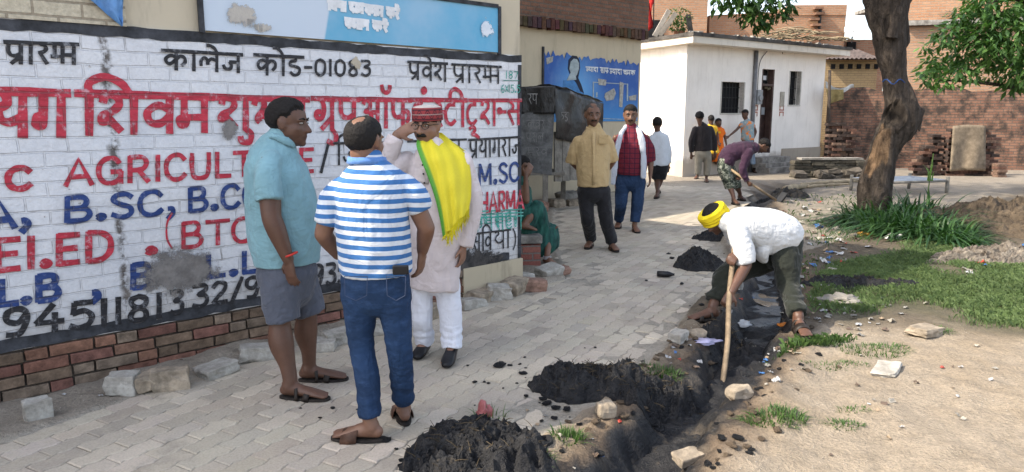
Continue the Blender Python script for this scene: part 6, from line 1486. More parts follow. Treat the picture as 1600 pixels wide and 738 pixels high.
# ------------------------------------------------------------------ two girls and a boy by the house
def girl(label, Y, cx, top, hemY, feetY, col, dmat, fwd, rt, seed):
    f = Fig(label, Y, G(cx, feetY), fwd, SK_DARK, .02); hc = top + 8
    f.head(cx, hc, .225, None, neck=(cx, top + 17)); w_ = mpp(Y)
    f.torso([(cx, top + 42, 0, .11, .09), (cx, top + 30, 0, .12, .09), (cx, top + 20, 0, .14, .08), (cx, top + 16, 0, .07, .06)])
    f.arm((cx - 7, top + 19, 0), (cx - 9, top + 33, 0), (cx - 7, top + 45, -.05), rad=(.04, .034, .032, .024)); f.arm((cx + 7, top + 19, 0), (cx + 10, top + 32, 0), (cx + 12, top + 43, -.05), rad=(.04, .034, .032, .024))
    f.leg((cx - 4, hemY - 10, 0), (cx - 4, hemY + 2, 0), (cx - 4, feetY - 1), (cx - 5, feetY + 1), rad=(.06, .045, .045, .03), lift=.02); f.leg((cx + 4, hemY - 10, 0), (cx + 4, hemY + 2, 0), (cx + 4, feetY - 1), (cx + 6, feetY + 1), rad=(.06, .045, .045, .03), lift=.02)
    f.finish_body(); f.shirt([(cx + 1, hemY, 0, .20, .18), (cx, top + 45, 0, .15, .13), (cx, top + 32, 0, .135, .105), (cx, top + 21, 0, .15, .095), (cx, top + 17, 0, .08, .07)], [([(cx - 6, top + 20, 0), (cx - 9, top + 27, 0)], [.06, .06]), ([(cx + 6, top + 20, 0), (cx + 9, top + 27, 0)], [.06, .06])], dmat, 'dress', wr=((.015, (9, 9, 2), 1),)); f.hair(back=-.8, front=.35, side=-.1, vol=.06, seed=seed); return f
ORG = fabric('orange cotton', (.80, .17, .015), .12); YEL = fabric('yellow cotton', (.70, .42, .03), .12)
F8 = girl('girl in yellow dress half hidden behind the youth in black', 18.3, 1111, 179, 240, 270, None, YEL, (.1, .99), 0, 8)
F9 = girl('girl in long orange dress standing by the house wall', 18.8, 1123, 184, 252, 268, None, ORG, (.3, -.95), 0, 9); F9.face(brows=False)
m = MB(); m.box(F9.local(F9.J(1123, 207, -.125)), (.10, .01, .05)); m.build('chest_print', YEL, F9.root)
F10 = Fig('boy in sleeveless orange and grey vest stretching out his arm by the door step', 19.0, G(1170, 270), (-.5, -.85), SK_DARK, .02)
F10.head(1164, 179, .25, (-.6, -.8, -.2), neck=(1167, 189)); F10.torso([(1168, 216, 0, .14, .10), (1168, 203, 0, .15, .10), (1167, 194, 0, .16, .09), (1167, 188, 0, .07, .06)])
F10.arm((1159, 194, 0), (1150, 204, -.1), (1139, 213, -.2), rad=(.042, .035, .033, .024)); F10.arm((1176, 194, 0), (1181, 206, 0), (1177, 218, -.05), rad=(.042, .035, .033, .024))
e1 = F10.leg((1164, 220, 0), (1164, 240, 0), (1164, 270), (1160, 272), lift=.03); e2 = F10.leg((1173, 220, 0), (1175, 240, 0), (1177, 269), (1181, 272), lift=.03); F10.finish_body()
def vestm():
    t = NT('patterned vest'); n = t.noise(9, 3, .6, co=t.map((1, 1, .7))); return t.out(t.ramp(n, [(.40, (.75, .22, .04)), (.47, (.30, .33, .33)), (.58, (.18, .30, .36)), (.66, (.40, .40, .36))]), .85, None, .2)
F10.shirt([(1168, 219, 0, .165, .12), (1168, 204, 0, .165, .12), (1167, 194, 0, .175, .105), (1167, 189, 0, .08, .07)], [([(1160, 193, 0), (1156, 199, -.04)], [.06, .058]), ([(1175, 193, 0), (1178, 199, 0)], [.06, .058])], vestm(), 'vest')
F10.pants([(1168, 216, 0, .14, .11), (1168, 224, 0, .145, .11)], [([(1164, 224, 0), (1164, 240, 0), (1164, 258, 0)], [.085, .075, .065]), ([(1173, 224, 0), (1175, 240, 0), (1177, 257, 0)], [.085, .075, .065])], denim('pale denim', (.18, .24, .32)), 'jeans'); F10.hair(back=-.4, front=.4, side=.05, vol=.07, seed=10); F10.face(brows=False)
# ------------------------------------------------------------------ digger in purple
F11 = Fig('digger in purple long sleeved shirt and camouflage trousers bending over a hoe', 13.0, G(1146, 318), (.97, -.15), SK_DARK, .014)
fb = Vector((.25, -.05, -1)); F11.head(1193, 228, .24, (.62, -.15, -.76), up=(.75, -.1, .62), neck=F11.J(1181, 231), nr=(.055, .065))
def bent(F_, rows, f): return [F_.J(*q[:3]) for q in rows], [(q[3], q[4]) for q in rows]
R11 = [(1133, 256, 0, .16, .13), (1140, 242, 0, .165, .145), (1153, 236, 0, .17, .145), (1168, 233, 0, .18, .125), (1177, 231, 0, .12, .09)]
P_, r__ = bent(F11, R11, fb); loft(F11.body, P_, [(a - .02, b - .02) for a, b in r__], fb, 22)
w1_ = F11.arm((1170, 238, -.17), (1160, 264, -.20), (1168, 283, -.22), palm=(0, .3, 1), curl=1.2); w2_ = F11.arm((1171, 238, .15), (1162, 262, .12), (1156, 276, -.05), palm=(0, -.3, 1), curl=1.2)
f1 = F11.leg((1131, 262, -.08), (1140, 287, -.08), (1144, 319), (1154, 322), lift=.03, rad=(.085, .056, .056, .036)); f2 = F11.leg((1138, 262, .12), (1151, 288, .1), (1153, 313), (1164, 315), lift=.03, rad=(.085, .056, .056, .036)); F11.finish_body()
PUR = fabric('purple jersey', (.045, .020, .042), .25)
m = MB(); loft(m, P_, [(a + .012, b + .012) for a, b in r__], fb, 24, 4, (False, True)); loft(m, [w1_[0], w1_[1], w1_[2]], [.075, .066, .052], Vector((1, 0, 0)), 14, 4, (True, False)); loft(m, [w2_[0], w2_[1], w2_[2]], [.075, .066, .052], Vector((1, 0, 0)), 14, 4, (True, False)); F11.cloth(m, 'shirt', PUR, F11.root, None, 2, ((.012, (7, 7, 7), 60),))
def camo():
    t = NT('camouflage'); n = t.noise(11, 3, .55, dist=.8); x = t.n('ValToRGB'); x.color_ramp.interpolation = 'CONSTANT'; cr = x.color_ramp
    for p_, c_ in ((0, (.02, .025, .022)), (.42, (.07, .085, .065)), (.52, (.25, .26, .22)), (.60, (.03, .035, .03))):
        e = cr.elements[0] if p_ == 0 else (cr.elements.new(p_)); e.position = p_; e.color = (*c_, 1)
    cr.elements[-1].color = (.10, .11, .09, 1); t.l(n, x.inputs[0]); return t.out(x.outputs[0], .85, None, .2)
F11.pants([(1132, 254, 0, .165, .13), (1133, 264, 0, .17, .135)], [([(1131, 264, -.08), (1139, 286, -.08), (1141, 294, -.08)], [(.11, .12), (.10, .10), (.095, .095)]), ([(1138, 264, .12), (1149, 287, .1), (1151, 294, .1)], [(.11, .12), (.10, .10), (.095, .095)])], camo()); F11.hair(back=-.8, front=.3, side=-.15, vol=.16, rough_=.06, seed=11); F11.face(brows=False)
# ------------------------------------------------------------------ digger in white shirt and yellow turban
F12 = Fig('digger in white shirt, yellow turban and olive trousers stooping over a long hoe', 5.42, GT(1180, 505), (-.9, -.3), SK_DARK, .009)
fb2 = Vector((-.30, -.25, -1)); F12.head(1117, 342, .225, (-.62, -.45, -.64), up=(-.55, -.12, .82), neck=F12.J(1138, 346, -.07), nr=(.050, .056))
R12 = [(1228, 388, .05, .155, .13), (1214, 371, .03, .165, .145), (1196, 361, 0, .168, .155), (1168, 354, -.03, .178, .14), (1148, 349, -.06, .15, .11), (1138, 347, -.07, .08, .075)]
P_, r__ = bent(F12, R12, fb2); loft(F12.body, P_, [(a - .022, b - .022) for a, b in r__], fb2, 24)
w1_ = F12.arm((1155, 362, -.20), (1166, 414, -.25), (1143, 456, -.40), hd=(-.45, -.25, -.85), palm=(.35, .9, -.1), curl=1.25, rad=(.05, .042, .040, .028), thumb=1)
w2_ = F12.arm((1150, 362, .10), (1160, 396, -.02), (1150, 398, -.20), hd=(-.5, -.8, -.1), palm=(-.3, .2, -.9), curl=1.3, rad=(.05, .042, .040, .028))
zR = ground_z(*G(1255, 528).xy) + .045; zL = ground_z(*G(1105, 498).xy)
g1 = F12.leg((1228, 400, -.08), (1233, 447, -.16), (1243, 513), (1268, 538), rad=(.07, .052, .05, .038), zg=zR, strap=((.60, .072, .055, .032, .02), (.30, .088, .050, .012, 0))); g2 = F12.leg((1215, 398, .16), (1136, 430, .14), (1122, 499), (1076, 503), rad=(.07, .052, .05, .038), zg=zL + .005); F12.finish_body()
WSH = fabric('white shirting', (.56, .57, .58), .08, .9)
m = MB(); RC = [(1235, 376, .05, .160, .125), (1220, 368, .04, .182, .16), (1198, 362, 0, .185, .175), (1168, 355, -.03, .195, .155), (1148, 350, -.06, .165, .122), (1139, 348, -.07, .088, .082)]
Pc = [F12.J(*q[:3]) for q in RC]; loft(m, Pc, [(q[3], q[4]) for q in RC], fb2, 28, 4, (False, True))
loft(m, [F12.J(1200, 372, -.02), F12.J(1188, 392, -.06), F12.J(1192, 404, -.06)], [(.15, .09), (.12, .07), (.07, .03)], Vector((-1, 0, 0)), 18, 4)          # shirt front hanging away from the belly
loft(m, [w1_[0] + Vector((0, .03, 0)), w1_[0].lerp(w1_[1], .5), w1_[0].lerp(w1_[1], .95)], [.080, .078, .070], Vector((1, 0, 0)), 16, 4, (True, False)); loft(m, [w2_[0], w2_[0].lerp(w2_[1], .9)], [.08, .07], Vector((1, 0, 0)), 16, 4, (True, False))
F12.cloth(m, 'shirt', WSH, F12.root, .009, 3, ((.008, (5, 5, 5), 1), (.006, (12, 6, 9), 60)))
OLV = fabric('olive cloth', (.018, .021, .016), .25)
F12.pants([(1226, 384, .04, .155, .135), (1222, 398, .04, .16, .14)], [F12.pleg(g1, (.098, .108), (.078, .084), (.064, .067), end=.02), F12.pleg(g2, (.11, .115), (.092, .098), (.070, .072), end=.05)], OLV, wr=((.008, (7, 7, 5), 3), (.007, (9, 9, 12), 57)), band=((.16, .34, .005, 90),))
def turban_mat():
    t = NT('yellow turban'); n = t.noise(9, 3, .6, dist=.5); c = t.mix(t.ramp(n, [(.3, 0.), (.6, 1.)]), (.55, .38, .01), (.78, .60, .02)); c = t.mix(t.ramp(t.noise(24, 3), [(.62, 0.), (.68, .75)]), c, (.03, .03, .012)); return t.out(c, .85, t.bump(t.noise(300, 2), .2, .002), .2)
m = MB(); B = F12.B
for k in range(9):
    tl = .35 * math.sin(k * 1.9); P = []
    for i in range(25):
        a_ = 2 * math.pi * i / 24; P.append(F12.local(F12.W_((.335 + .014 * (k % 3)) * math.cos(a_), -.06 + (.415 + .014 * (k % 2)) * math.sin(a_), .13 + .042 * (k - 4) + tl * .16 * math.cos(a_ + k) + .07 * math.sin(a_))))
    m.tube(P, [(.026, .014)] * 25, 8, fwd=B @ Vector((0, 0, 1)))
m.ell(F12.local(F12.W_(0.02, -.30, .20)), (.05, .05, .04), B); tb_ = m.build('turban', turban_mat(), F12.root, smooth=True)
F12.hair(back=-.45, front=.2, side=-.1, vol=.04, seed=12); F12.face(brows=False)
# ------------------------------------------------------------------ seated woman in green sari
F13 = Fig('woman in dark green sari seated on the red brick ledge beside the wall end', 7.75, G(846, 408), (.96, -.28), SK_MID, .011)
F13.head(824, 260, .225, (.85, -.45, -.1), neck=(820, 281), nr=(.05, .058)); F13.torso([(826, 357, 0, .16, .13), (822, 330, 0, .14, .11), (819, 303, 0, .15, .11), (819, 288, 0, .12, .08), (820, 280, 0, .06, .06)])
F13.arm((822, 294, -.14), (830, 314, -.16), (829, 276, -.16), hd=(.35, .1, .75), palm=(-.2, .9, 0), curl=.5, rad=(.042, .036, .034, .025)); F13.arm((818, 294, .14), (838, 330, .14), (858, 352, .05), hd=(.8, -.2, -.3), rad=(.042, .036, .034, .025))
i1 = F13.leg((832, 355, .08), (866, 362, .06), (857, 411), (876, 416), rad=(.075, .052, .048, .032), lift=.003, shoe='none')
# tucked leg: foot resting on the ledge
kq, aq = F13.J(846, 326, -.10), F13.J(826, 352, -.20); loft(F13.body, [F13.J(830, 352, -.08), kq], [.075, .055], Vector((0, 0, 1)), 14); loft(F13.body, [kq, kq.lerp(aq, .5), aq], [.055, .048, .034], Vector((1, 0, .5)), 14); loft(F13.body, [aq + Vector((-.03, 0, -.01)), aq + Vector((.05, -.02, -.02)), aq + Vector((.13, -.03, -.045))], [(.03, .03), (.036, .026), (.034, .014)], Vector((0, 0, 1)), 12)
F13.finish_body()
def sari():
    t = NT('green sari'); n = t.noise(7, 4, .6, co=t.map((2.5, 2.5, .8))); c = t.mix(t.ramp(n, [(.35, 0.), (.65, 1.)]), (.008, .035, .032), (.025, .12, .095)); return t.out(c, .7, t.bump(n, .4, .02), .3)
m = MB(); loft(m, [F13.J(826, 362, 0), F13.J(822, 330, 0), F13.J(819, 303, 0), F13.J(819, 289, 0)], [(.18, .155), (.165, .13), (.165, .125), (.13, .09)], F13.f, 22, 4, (True, True))
loft(m, [F13.J(826, 352, .06), F13.J(846, 356, .06), F13.J(866, 362, .05)], [(.12, .11), (.10, .10), (.085, .085)], Vector((0, 0, 1)), 16); loft(m, [F13.J(866, 360, .05), F13.J(862, 378, .05), F13.J(856, 386, .04)], [(.085, .10), (.10, .12), (.10, .10)], F13.f, 16)
loft(m, [F13.J(830, 350, -.08), F13.J(840, 332, -.10), F13.J(846, 324, -.10)], [(.11, .10), (.09, .09), (.07, .07)], Vector((0, 0, 1)), 16); loft(m, [F13.J(845, 328, -.08), F13.J(850, 350, -.02), F13.J(848, 380, .02)], [(.07, .09), (.09, .10), (.07, .08)], F13.f, 16)
F13.cloth(m, 'sari', sari(), F13.root, .012, 3, ((.014, (10, 10, 4), 60), (.01, (6, 6, 5), 1)))
F13.hair(back=-.85, front=.30, side=-.2, vol=.05, seed=13); F13.face()
m = MB()
for z_ in (0, .012, .024): m.tube([F13.local(i1[2]) + Vector((.042 * math.cos(a_), .042 * math.sin(a_), -.03 + z_)) for a_ in [k * math.pi / 8 for k in range(17)]], .004, 5)
m.build('anklet', surf('silver', (.5, .5, .5), .35, .1), F13.root); F13.root.location.x -= .05
# ================================================================== TOOLS, MUD, STONES, LITTER
HANDLE = surf('worn wood handle', (.40, .29, .18), .7, .3, 12, 70, .3, .003); STEEL = surf('muddy steel', (.02, .02, .021), .5, .4, 9, 60, .3, .003)
T_ = PY(1148, 380, 5.30); B_ = PY(1127, 611, 4.52)
ho = empty('hoe', B_); tag(ho, 'long handled hoe held upright by the digger in the white shirt', 'hoe')
m = MB(); pts = [(0, 0, -.02), (B_.lerp(T_, .3) - B_) + Vector((.012, 0, 0)), (B_.lerp(T_, .62) - B_) + Vector((-.006, 0, 0)), T_ - B_]
m.tube(smooth_line([tuple(q) for q in pts], 6), .0185, 10); m.build('handle', HANDLE, ho, smooth=True)
m = MB(); m.box((0, .10, -.07), (.19, .24, .014), tilt=(R(18), 0)); m.tube([(0, -.01, -.04), (0, .01, .03)], .028, 10); m.build('blade', STEEL, ho, bevel=.003)
q0, q1 = F11.J(1142, 265, -.14), PY(1213, 313, 12.75); q1.z = max(q1.z, .06)
h2_ = empty('hoe', q1); tag(h2_, 'short hoe with square black blade held by the digger in purple', 'hoe')
m = MB(); m.tube([q0 - q1, (q0 - q1) * .5 + Vector((0, 0, -.01)), (0, 0, 0)], .022, 8); m.build('handle', HANDLE, h2_, smooth=True)
m = MB(); m.box((.06, 0, .0), (.03, .26, .32), tilt=(0, R(35))); m.build('blade', STEEL, h2_, bevel=.004)
# ---- mud heaps
MUDH = mud_mat('heaped mud', .5)
TWIG = surf('muddy straw', (.10, .075, .045), .9, .4, tint=True)
def heap(px, py, rx, ry, h, label, seed, rot=0.0, rough=1.5, twigs=40, n=120, nr=48, mat_=None, group='heaps of black drain mud', name='mud_heap', cat='mud heap'):
    c_ = GT(px, py); rd = random.Random(seed); V = []
    a_ = np.linspace(0, 2 * math.pi, n, endpoint=False); A, Rr = np.meshgrid(a_, np.linspace(0, 1, nr)); A = A.ravel(); Rr = Rr.ravel()
    edge = 1 + .30 * fbm(np.c_[np.cos(A) * 1.6, np.sin(A) * 1.6, np.full(len(A), seed * 3.3)], 4); x = np.cos(A) * Rr * rx * edge; y = np.sin(A) * Rr * ry * edge
    X_ = x * math.cos(rot) - y * math.sin(rot); Y_ = x * math.sin(rot) + y * math.cos(rot); P3 = np.c_[X_, Y_, np.full(len(X_), seed * 1.7)]
    z = h * (1 - Rr ** 1.7) * (1 + .45 * fbm(P3 * 5, 3)) + rough * (.030 * (1 - 2 * np.abs(fbm(P3 * 13, 4))) + .012 * fbm(P3 * 45, 2)) * sstep(1.0, .8, Rr) + .012
    gz = terrain(np.c_[X_ + c_.x, Y_ + c_.y])[0]; gz = np.maximum(gz, c_.z - .16) - c_.z; z = np.where(Rr > .985, gz - .03, gz + np.maximum(z, .006)); Vv = np.c_[X_, Y_, z]
    F = [(j * n + i, j * n + (i + 1) % n, (j + 1) * n + (i + 1) % n, (j + 1) * n + i) for j in range(nr - 1) for i in range(n)]
    m = MB(); m.add(Vv.tolist(), [f[::-1] for f in F] if False else F); o = m.build(name, mat_ or MUDH, smooth=False); o.location = c_; tag(o, label, cat, group)
    if twigs:
        m = MB()
        for _ in range(twigs):
            k = rd.randrange(n * (nr - 4)); q = Vector(Vv[k]); b_ = rd.uniform(0, 6.283); L = rd.uniform(.02, .08); d = Vector((math.cos(b_), math.sin(b_), rd.uniform(-.1, .8))).normalized()
            m.tube([q, q + d * L * .5 + Vector((0, 0, .004)), q + d * L], [.0022, .002, .001], 4, (rd.uniform(.3, 1.3),) * 3)
        tag(m.build('straw', TWIG, o), kind='stuff')
    return o
heap(752, 715, .37, .34, .085, 'nearest black mud heap at the bottom edge of the picture', 1, twigs=90)
heap(926, 606, .34, .27, .10, 'broad black mud heap on the pavers beside the trench', 2, twigs=150)
heap(1000, 622, .22, .15, .02, 'low black mud spill between the broad heap and the trench', 3, twigs=30)
heap(1045, 648, .20, .15, .03, 'black mud smeared over the left bank of the trench', 9, twigs=40)
heap(1142, 570, .24, .13, .05, 'wet black mud being scraped up by the long hoe', 4, twigs=40)
heap(1090, 418, .26, .22, .13, 'black mud heap on the paver edge behind the turbaned digger', 5, twigs=30)
heap(1112, 374, .22, .16, .08, 'small far black mud heap next to the far part of the drain', 6, twigs=20)
heap(1340, 446, .52, .16, .03, 'flat strip of black sludge lying across the grass', 7, twigs=60)
heap(650, 728, .08, .07, .025, 'small black mud lump left of the nearest heap', 8, twigs=5)
heap(1225, 306, .50, .25, .12, 'dark mud and brush pile in front of the purple digger', 10, twigs=60)
BROWNS_ = surf('brown earth', (.105, .078, .052), .95, .5, 5, 50, .8, .02, col2=(.05, .038, .028))
heap(1580, 356, 1.5, .9, .30, 'long mound of bare brown earth at the right edge beyond the weeds', 11, twigs=0, mat_=BROWNS_, group=None, name='earth_mound', cat='mound')
heap(1575, 408, .75, .28, .13, 'low rubbish heap with pale scraps at the right edge beside the lawn', 12, twigs=60, mat_=surf('rubbish soil', (.22, .19, .155), .95, .6, 12, 50, .8, .02, col2=(.07, .055, .045)), group=None, name='rubbish_heap', cat='rubbish heap')
def variants(fn, n): return [fn(k) for k in range(n)]
def clodmesh(k):
    rd = random.Random(k); m = MB(); m.ell((0, 0, .35), (1, .8, .5), None, 12, 8); A = np.array(m.v); A *= (1 + .35 * fbm(A * 1.6 + k * 5, 3))[:, None]; me = bpy.data.meshes.new('mud_clod'); me.from_pydata(A.tolist(), [], m.f); me.materials.append(MUD); return me
CM = variants(clodmesh, 4); rd = random.Random(8)
pts = [(780, 574, 14), (797, 573, 6), (817, 586, 9), (812, 571, 5), (742, 599, 6), (757, 599, 4), (848, 626, 9), (854, 633, 13), (868, 640, 10), (886, 642, 12), (822, 621, 6), (808, 601, 4), (600, 691, 15), (657, 697, 9), (690, 712, 6), (640, 712, 11), (628, 722, 8), (676, 690, 4), (703, 684, 6), (731, 573, 4), (846, 660, 5), (905, 668, 7), (866, 656, 8), (318, 590, 6), (560, 642, 5), (500, 655, 5), (520, 640, 6), (470, 640, 4), (1010, 440, 4), (1065, 445, 6), (1050, 405, 6), (1045, 398, 5), (930, 545, 4), (820, 560, 4)]
for k in range(24): pts.append((rd.gauss(850, 60), rd.gauss(600, 30), rd.uniform(2, 4.5)))
for k in range(16): pts.append((rd.gauss(690, 45), rd.gauss(705, 18), rd.uniform(2, 5)))
for k, (px, py, r_) in enumerate(pts):
    if py > 735: continue
    q = GT(px, py); q.z = max(q.z, .0); o = bpy.data.objects.new('mud_clod', CM[k % 4]); COL.objects.link(o); o.location = q; s1 = r_ * mpp(q.y) * .8; o.scale = (s1, s1 * .9, s1 * .6); o.rotation_euler = (0, 0, rd.uniform(0, 6.28))
    tag(o, 'black mud clod on the heel of the striped polo man' if k == 12 else 'small clod of black mud dropped on the pavers', 'mud clod', 'mud clods on the paving')
SOILC = surf('brown soil clod', (.13, .095, .065), .95, .4, 20, 70, .6, .006); SM = []
for k in range(4):
    me_ = CM[k].copy(); me_.materials.clear(); me_.materials.append(SOILC); SM.append(me_)
for k in range(150):
    t = rd.random() * 7.0; i = int(t); f_ = t - i; p_ = Vector(DRAIN[i]).lerp(Vector(DRAIN[i + 1]), f_); sd_ = rd.choice((-1, 1)); n_ = Vector((DRAIN[i + 1][1] - DRAIN[i][1], -(DRAIN[i + 1][0] - DRAIN[i][0]))).normalized(); p_ = p_ + n_ * sd_ * abs(rd.gauss(.36, .10))
    if p_.y < 2.7: continue
    o = bpy.data.objects.new('soil_clod', (CM if rd.random() < .4 else SM)[k % 4]); COL.objects.link(o); s1 = rd.uniform(.010, .034); o.scale = (s1, s1 * .9, s1 * .7); o.location = (p_.x, p_.y, ground_z(p_.x, p_.y)); o.rotation_euler = (0, 0, rd.uniform(0, 6.28)); tag(o, 'small crumb of soil on the bank of the drain', 'soil clod', 'soil clods on the drain bank')
# ---- loose blocks along the wall foot
BLK1 = surf('grey concrete block', (.42, .40, .36), .9, .4, 9, 55, .6, .008, col2=(.24, .22, .19)); BLK2 = surf('tan stone', (.40, .33, .25), .9, .4, 9, 55, .6, .008); BLK3 = surf('brick chunk', (.33, .20, .15), .9, .4, 9, 55, .6, .008)
ordn = 'first second third fourth fifth sixth seventh eighth ninth tenth eleventh twelfth thirteenth fourteenth fifteenth sixteenth seventeenth eighteenth nineteenth twentieth'.split()
def rock(px, py, w_, d_, h_, mat_, seed, name, label, cat, group=None, rnd=.10, sub=3):
    q = GT(px, py); bm = bmesh.new(); bmesh.ops.create_cube(bm, size=1); bmesh.ops.subdivide_edges(bm, edges=bm.edges[:], cuts=sub, use_grid_fill=True)
    A = np.array([v.co[:] for v in bm.verts]); L = np.linalg.norm(A, axis=1); A = A * (1 - rnd * (L[:, None] - .5) * 1.2) * (1 + .16 * fbm(A * 2.2 + seed * 4.1, 3))[:, None]
    for v, c_ in zip(bm.verts, A): v.co = (c_[0] * w_, c_[1] * d_, (c_[2] + .42) * h_)
    me = bpy.data.meshes.new(name); bm.to_mesh(me); bm.free(); me.materials.append(mat_); o = bpy.data.objects.new(name, me); COL.objects.link(o); o.location = q; o.rotation_euler = (random.Random(seed).uniform(-.1, .1), random.Random(seed + 1).uniform(-.12, .12), random.Random(seed + 2).uniform(-.5, .5) + .6)
    b = o.modifiers.new('bevel', 'BEVEL'); b.width = .006; b.segments = 2; b.limit_method = 'ANGLE'; return tag(o, label, cat, group, 'thing')
STN = [(60, 652, 40, 14, 34, 0), (192, 612, 46, 16, 34, 0), (232, 605, 34, 18, 26, 1), (268, 600, 56, 18, 38, 1), (340, 585, 60, 22, 20, 0), (400, 560, 54, 20, 24, 0), (432, 556, 40, 18, 18, 0), (505, 546, 40, 20, 18, 0), (532, 536, 50, 18, 26, 0), (580, 522, 44, 18, 22, 0), (672, 497, 36, 14, 22, 1), (735, 480, 48, 16, 16, 0), (750, 471, 46, 16, 20, 1), (778, 466, 40, 16, 24, 0), (803, 457, 40, 16, 24, 1), (830, 448, 44, 16, 20, 2), (858, 436, 40, 16, 15, 0), (812, 440, 40, 14, 14, 0), (872, 428, 34, 14, 10, 2), (790, 440, 40, 12, 16, 0)]
for k, (px, py, wp, dp, hp, mi) in enumerate(STN):
    s1 = mpp(G(px, py).y); rock(px, py, wp * s1, dp * s1 * 2.0, hp * s1, (BLK1, BLK2, BLK3)[mi], 40 + k, 'stone_block', '%s loose block from the left along the foot of the painted wall' % ordn[k], 'block', 'loose blocks along the wall foot')
rock(1155, 622, .14, .10, .075, BLK2, 71, 'stone', 'rounded tan stone beside the blade of the long hoe', 'stone', rnd=.4)
rock(1385, 580, .24, .14, .03, BLK1, 72, 'stone', 'flat pale stone slab on the sandy ground right of the sandal', 'stone')
rock(1445, 522, .26, .16, .06, BLK2, 73, 'stone', 'pale flat stone at the edge of the green lawn', 'stone')
rock(1075, 722, .16, .10, .05, BLK2, 74, 'stone', 'tan stone at the trench edge near the bottom of the picture', 'stone', rnd=.3)
rock(1060, 532, .14, .10, .07, BLK1, 75, 'stone', 'broken paver standing at the paver edge near the packet', 'stone')
rock(1150, 446, .10, .12, .08, CONC, 76, 'stone', 'grey lump of concrete between the legs of the digger', 'stone', rnd=.3)
rock(945, 650, .10, .08, .08, BLK2, 77, 'stone', 'clay covered stone in front of the broad mud heap', 'stone', rnd=.35)
rock(1090, 528, .12, .10, .06, BLK2, 78, 'stone', 'tan stone behind the purple and white packet', 'stone', rnd=.3)
# ---- brick ledge (seat) at the wall end
q = G(833, 417); be = empty('brick_ledge', (q.x, q.y, 0), W1.a * .2); tag(be, 'red brick ledge with grey stone top beside the painted wall end', 'ledge')
zt = PY(833, 368, q.y).z
m = MB(); m.box((-.04, .25, zt / 2 - .05), (.24, .5, zt - .1)); m.build('brick_block', brickmat('ledge brick', (.28, .10, .08), (.33, .14, .11), (.22, .18, .16), .23, .075, .01, .4, axis='box'), be)
m = MB(); m.box((-.04, .25, zt - .045), (.27, .54, .085)); m.build('stone_top', CONC, be, bevel=.01)
# ---- tarpaulin covered stall
Ya = 11.75; A0, B0, C0 = PY(770, 330, Ya + .15), PY(867, 330, Ya), PY(940, 330, Ya + .95)
stl = empty('market_stall', (B0.x, B0.y, 0)); tag(stl, 'closed roadside stall covered with black plastic behind the wall end', 'stall')
def sp_(px, py, Y): return PY(px, py, Y) - Vector((B0.x, B0.y, 0))
TARP = sheet_mat('black plastic', (.014, .014, .016), .32, .5)
def drape(name, c4, mat_, nx_=20, nz_=14, amp=.03, parent=None, seed=0, thick=.006):
    a, b, c_, d = [Vector(q) for q in c4]; V = []; nn = (b - a).cross(d - a).normalized(); Q = []
    for i in range(nx_ + 1):
        for j in range(nz_ + 1): u, v = i / nx_, j / nz_; Q.append((a.lerp(b, u)).lerp(d.lerp(c_, u), v))
    Q = np.array([[*q] for q in Q]); dsp = amp * fbm(Q * np.array([5, 5, 2.0]) + seed, 4)
    m = MB(); m.add((Q + np.array(nn) * dsp[:, None]).tolist(), [(i * (nz_ + 1) + j, i * (nz_ + 1) + j + 1, (i + 1) * (nz_ + 1) + j + 1, (i + 1) * (nz_ + 1) + j) for i in range(nx_) for j in range(nz_)])
    return m.build(name, mat_, parent, smooth=True, solid=thick)
tp_ = drape('tarpaulin', (sp_(770, 137, Ya + .1), sp_(868, 134, Ya - .05), sp_(868, 178, Ya - .06), sp_(770, 178, Ya + .1)), TARP, parent=stl, seed=1)
drape('tarpaulin_flap', (sp_(867, 134, Ya - .06), sp_(942, 162, Ya + .9), sp_(940, 232, Ya + .9), sp_(866, 216, Ya - .06)), TARP, parent=tp_, seed=4, amp=.05)
drape('tarpaulin_top', (sp_(770, 137, Ya + .1), sp_(868, 134, Ya - .05), sp_(943, 160, Ya + .95), sp_(860, 150, Ya + 2.0)), TARP, parent=tp_, seed=7, amp=.03)
TIN = surf('scratched grey tin', (.17, .175, .18), .55, .4, 7, 40, .3, .006)
m = MB(); v = [sp_(775, 176, Ya + .06), sp_(866, 176, Ya - .03), sp_(862, 274, Ya - .03), sp_(775, 262, Ya + .06)]; m.add(v + [q + Vector((0, .05, 0)) for q in v], [(0, 1, 2, 3), (7, 6, 5, 4), (0, 4, 5, 1), (1, 5, 6, 2), (2, 6, 7, 3), (3, 7, 4, 0)]); fb_ = m.build('front_board', TIN, stl)
GWOOD = surf('grey weathered planks', (.26, .24, .21), .85, .4, 6, 45, .5, .006, col2=(.13, .12, .105))
m = MB(); 
for k in range(5):
    x0, x1 = 867 + k * 12, 867 + (k + 1) * 12 - .8; y_ = lambda x: Ya + .02 + (x - 867) / 73 * .9
    v = [sp_(x0, 206 + k, y_(x0)), sp_(x1, 206 + k, y_(x1)), sp_(x1, 284 - k, y_(x1)), sp_(x0, 284 - k, y_(x0))]; m.add(v + [q + Vector((-.02, .03, 0)) for q in v], [(0, 1, 2, 3), (7, 6, 5, 4), (0, 4, 5, 1), (1, 5, 6, 2), (2, 6, 7, 3), (3, 7, 4, 0)])
m.build('side_planks', GWOOD, stl)
for (px, Y_, w_) in ((852, Ya + .02, .09), (790, Ya + .1, .09), (932, Ya + .85, .08), (880, Ya + .9, .08)):
    q = PY(px, 300, Y_); m = MB(); m.box((q.x - B0.x, q.y - B0.y, .5), (w_, .07, 1.0)); m.build('leg', GWOOD, stl)
m = MB(); m.box((sp_(820, 270, Ya + .3).x, .4, sp_(820, 272, Ya).z), (1.3, .8, .05)); m.build('shelf', GWOOD, stl)
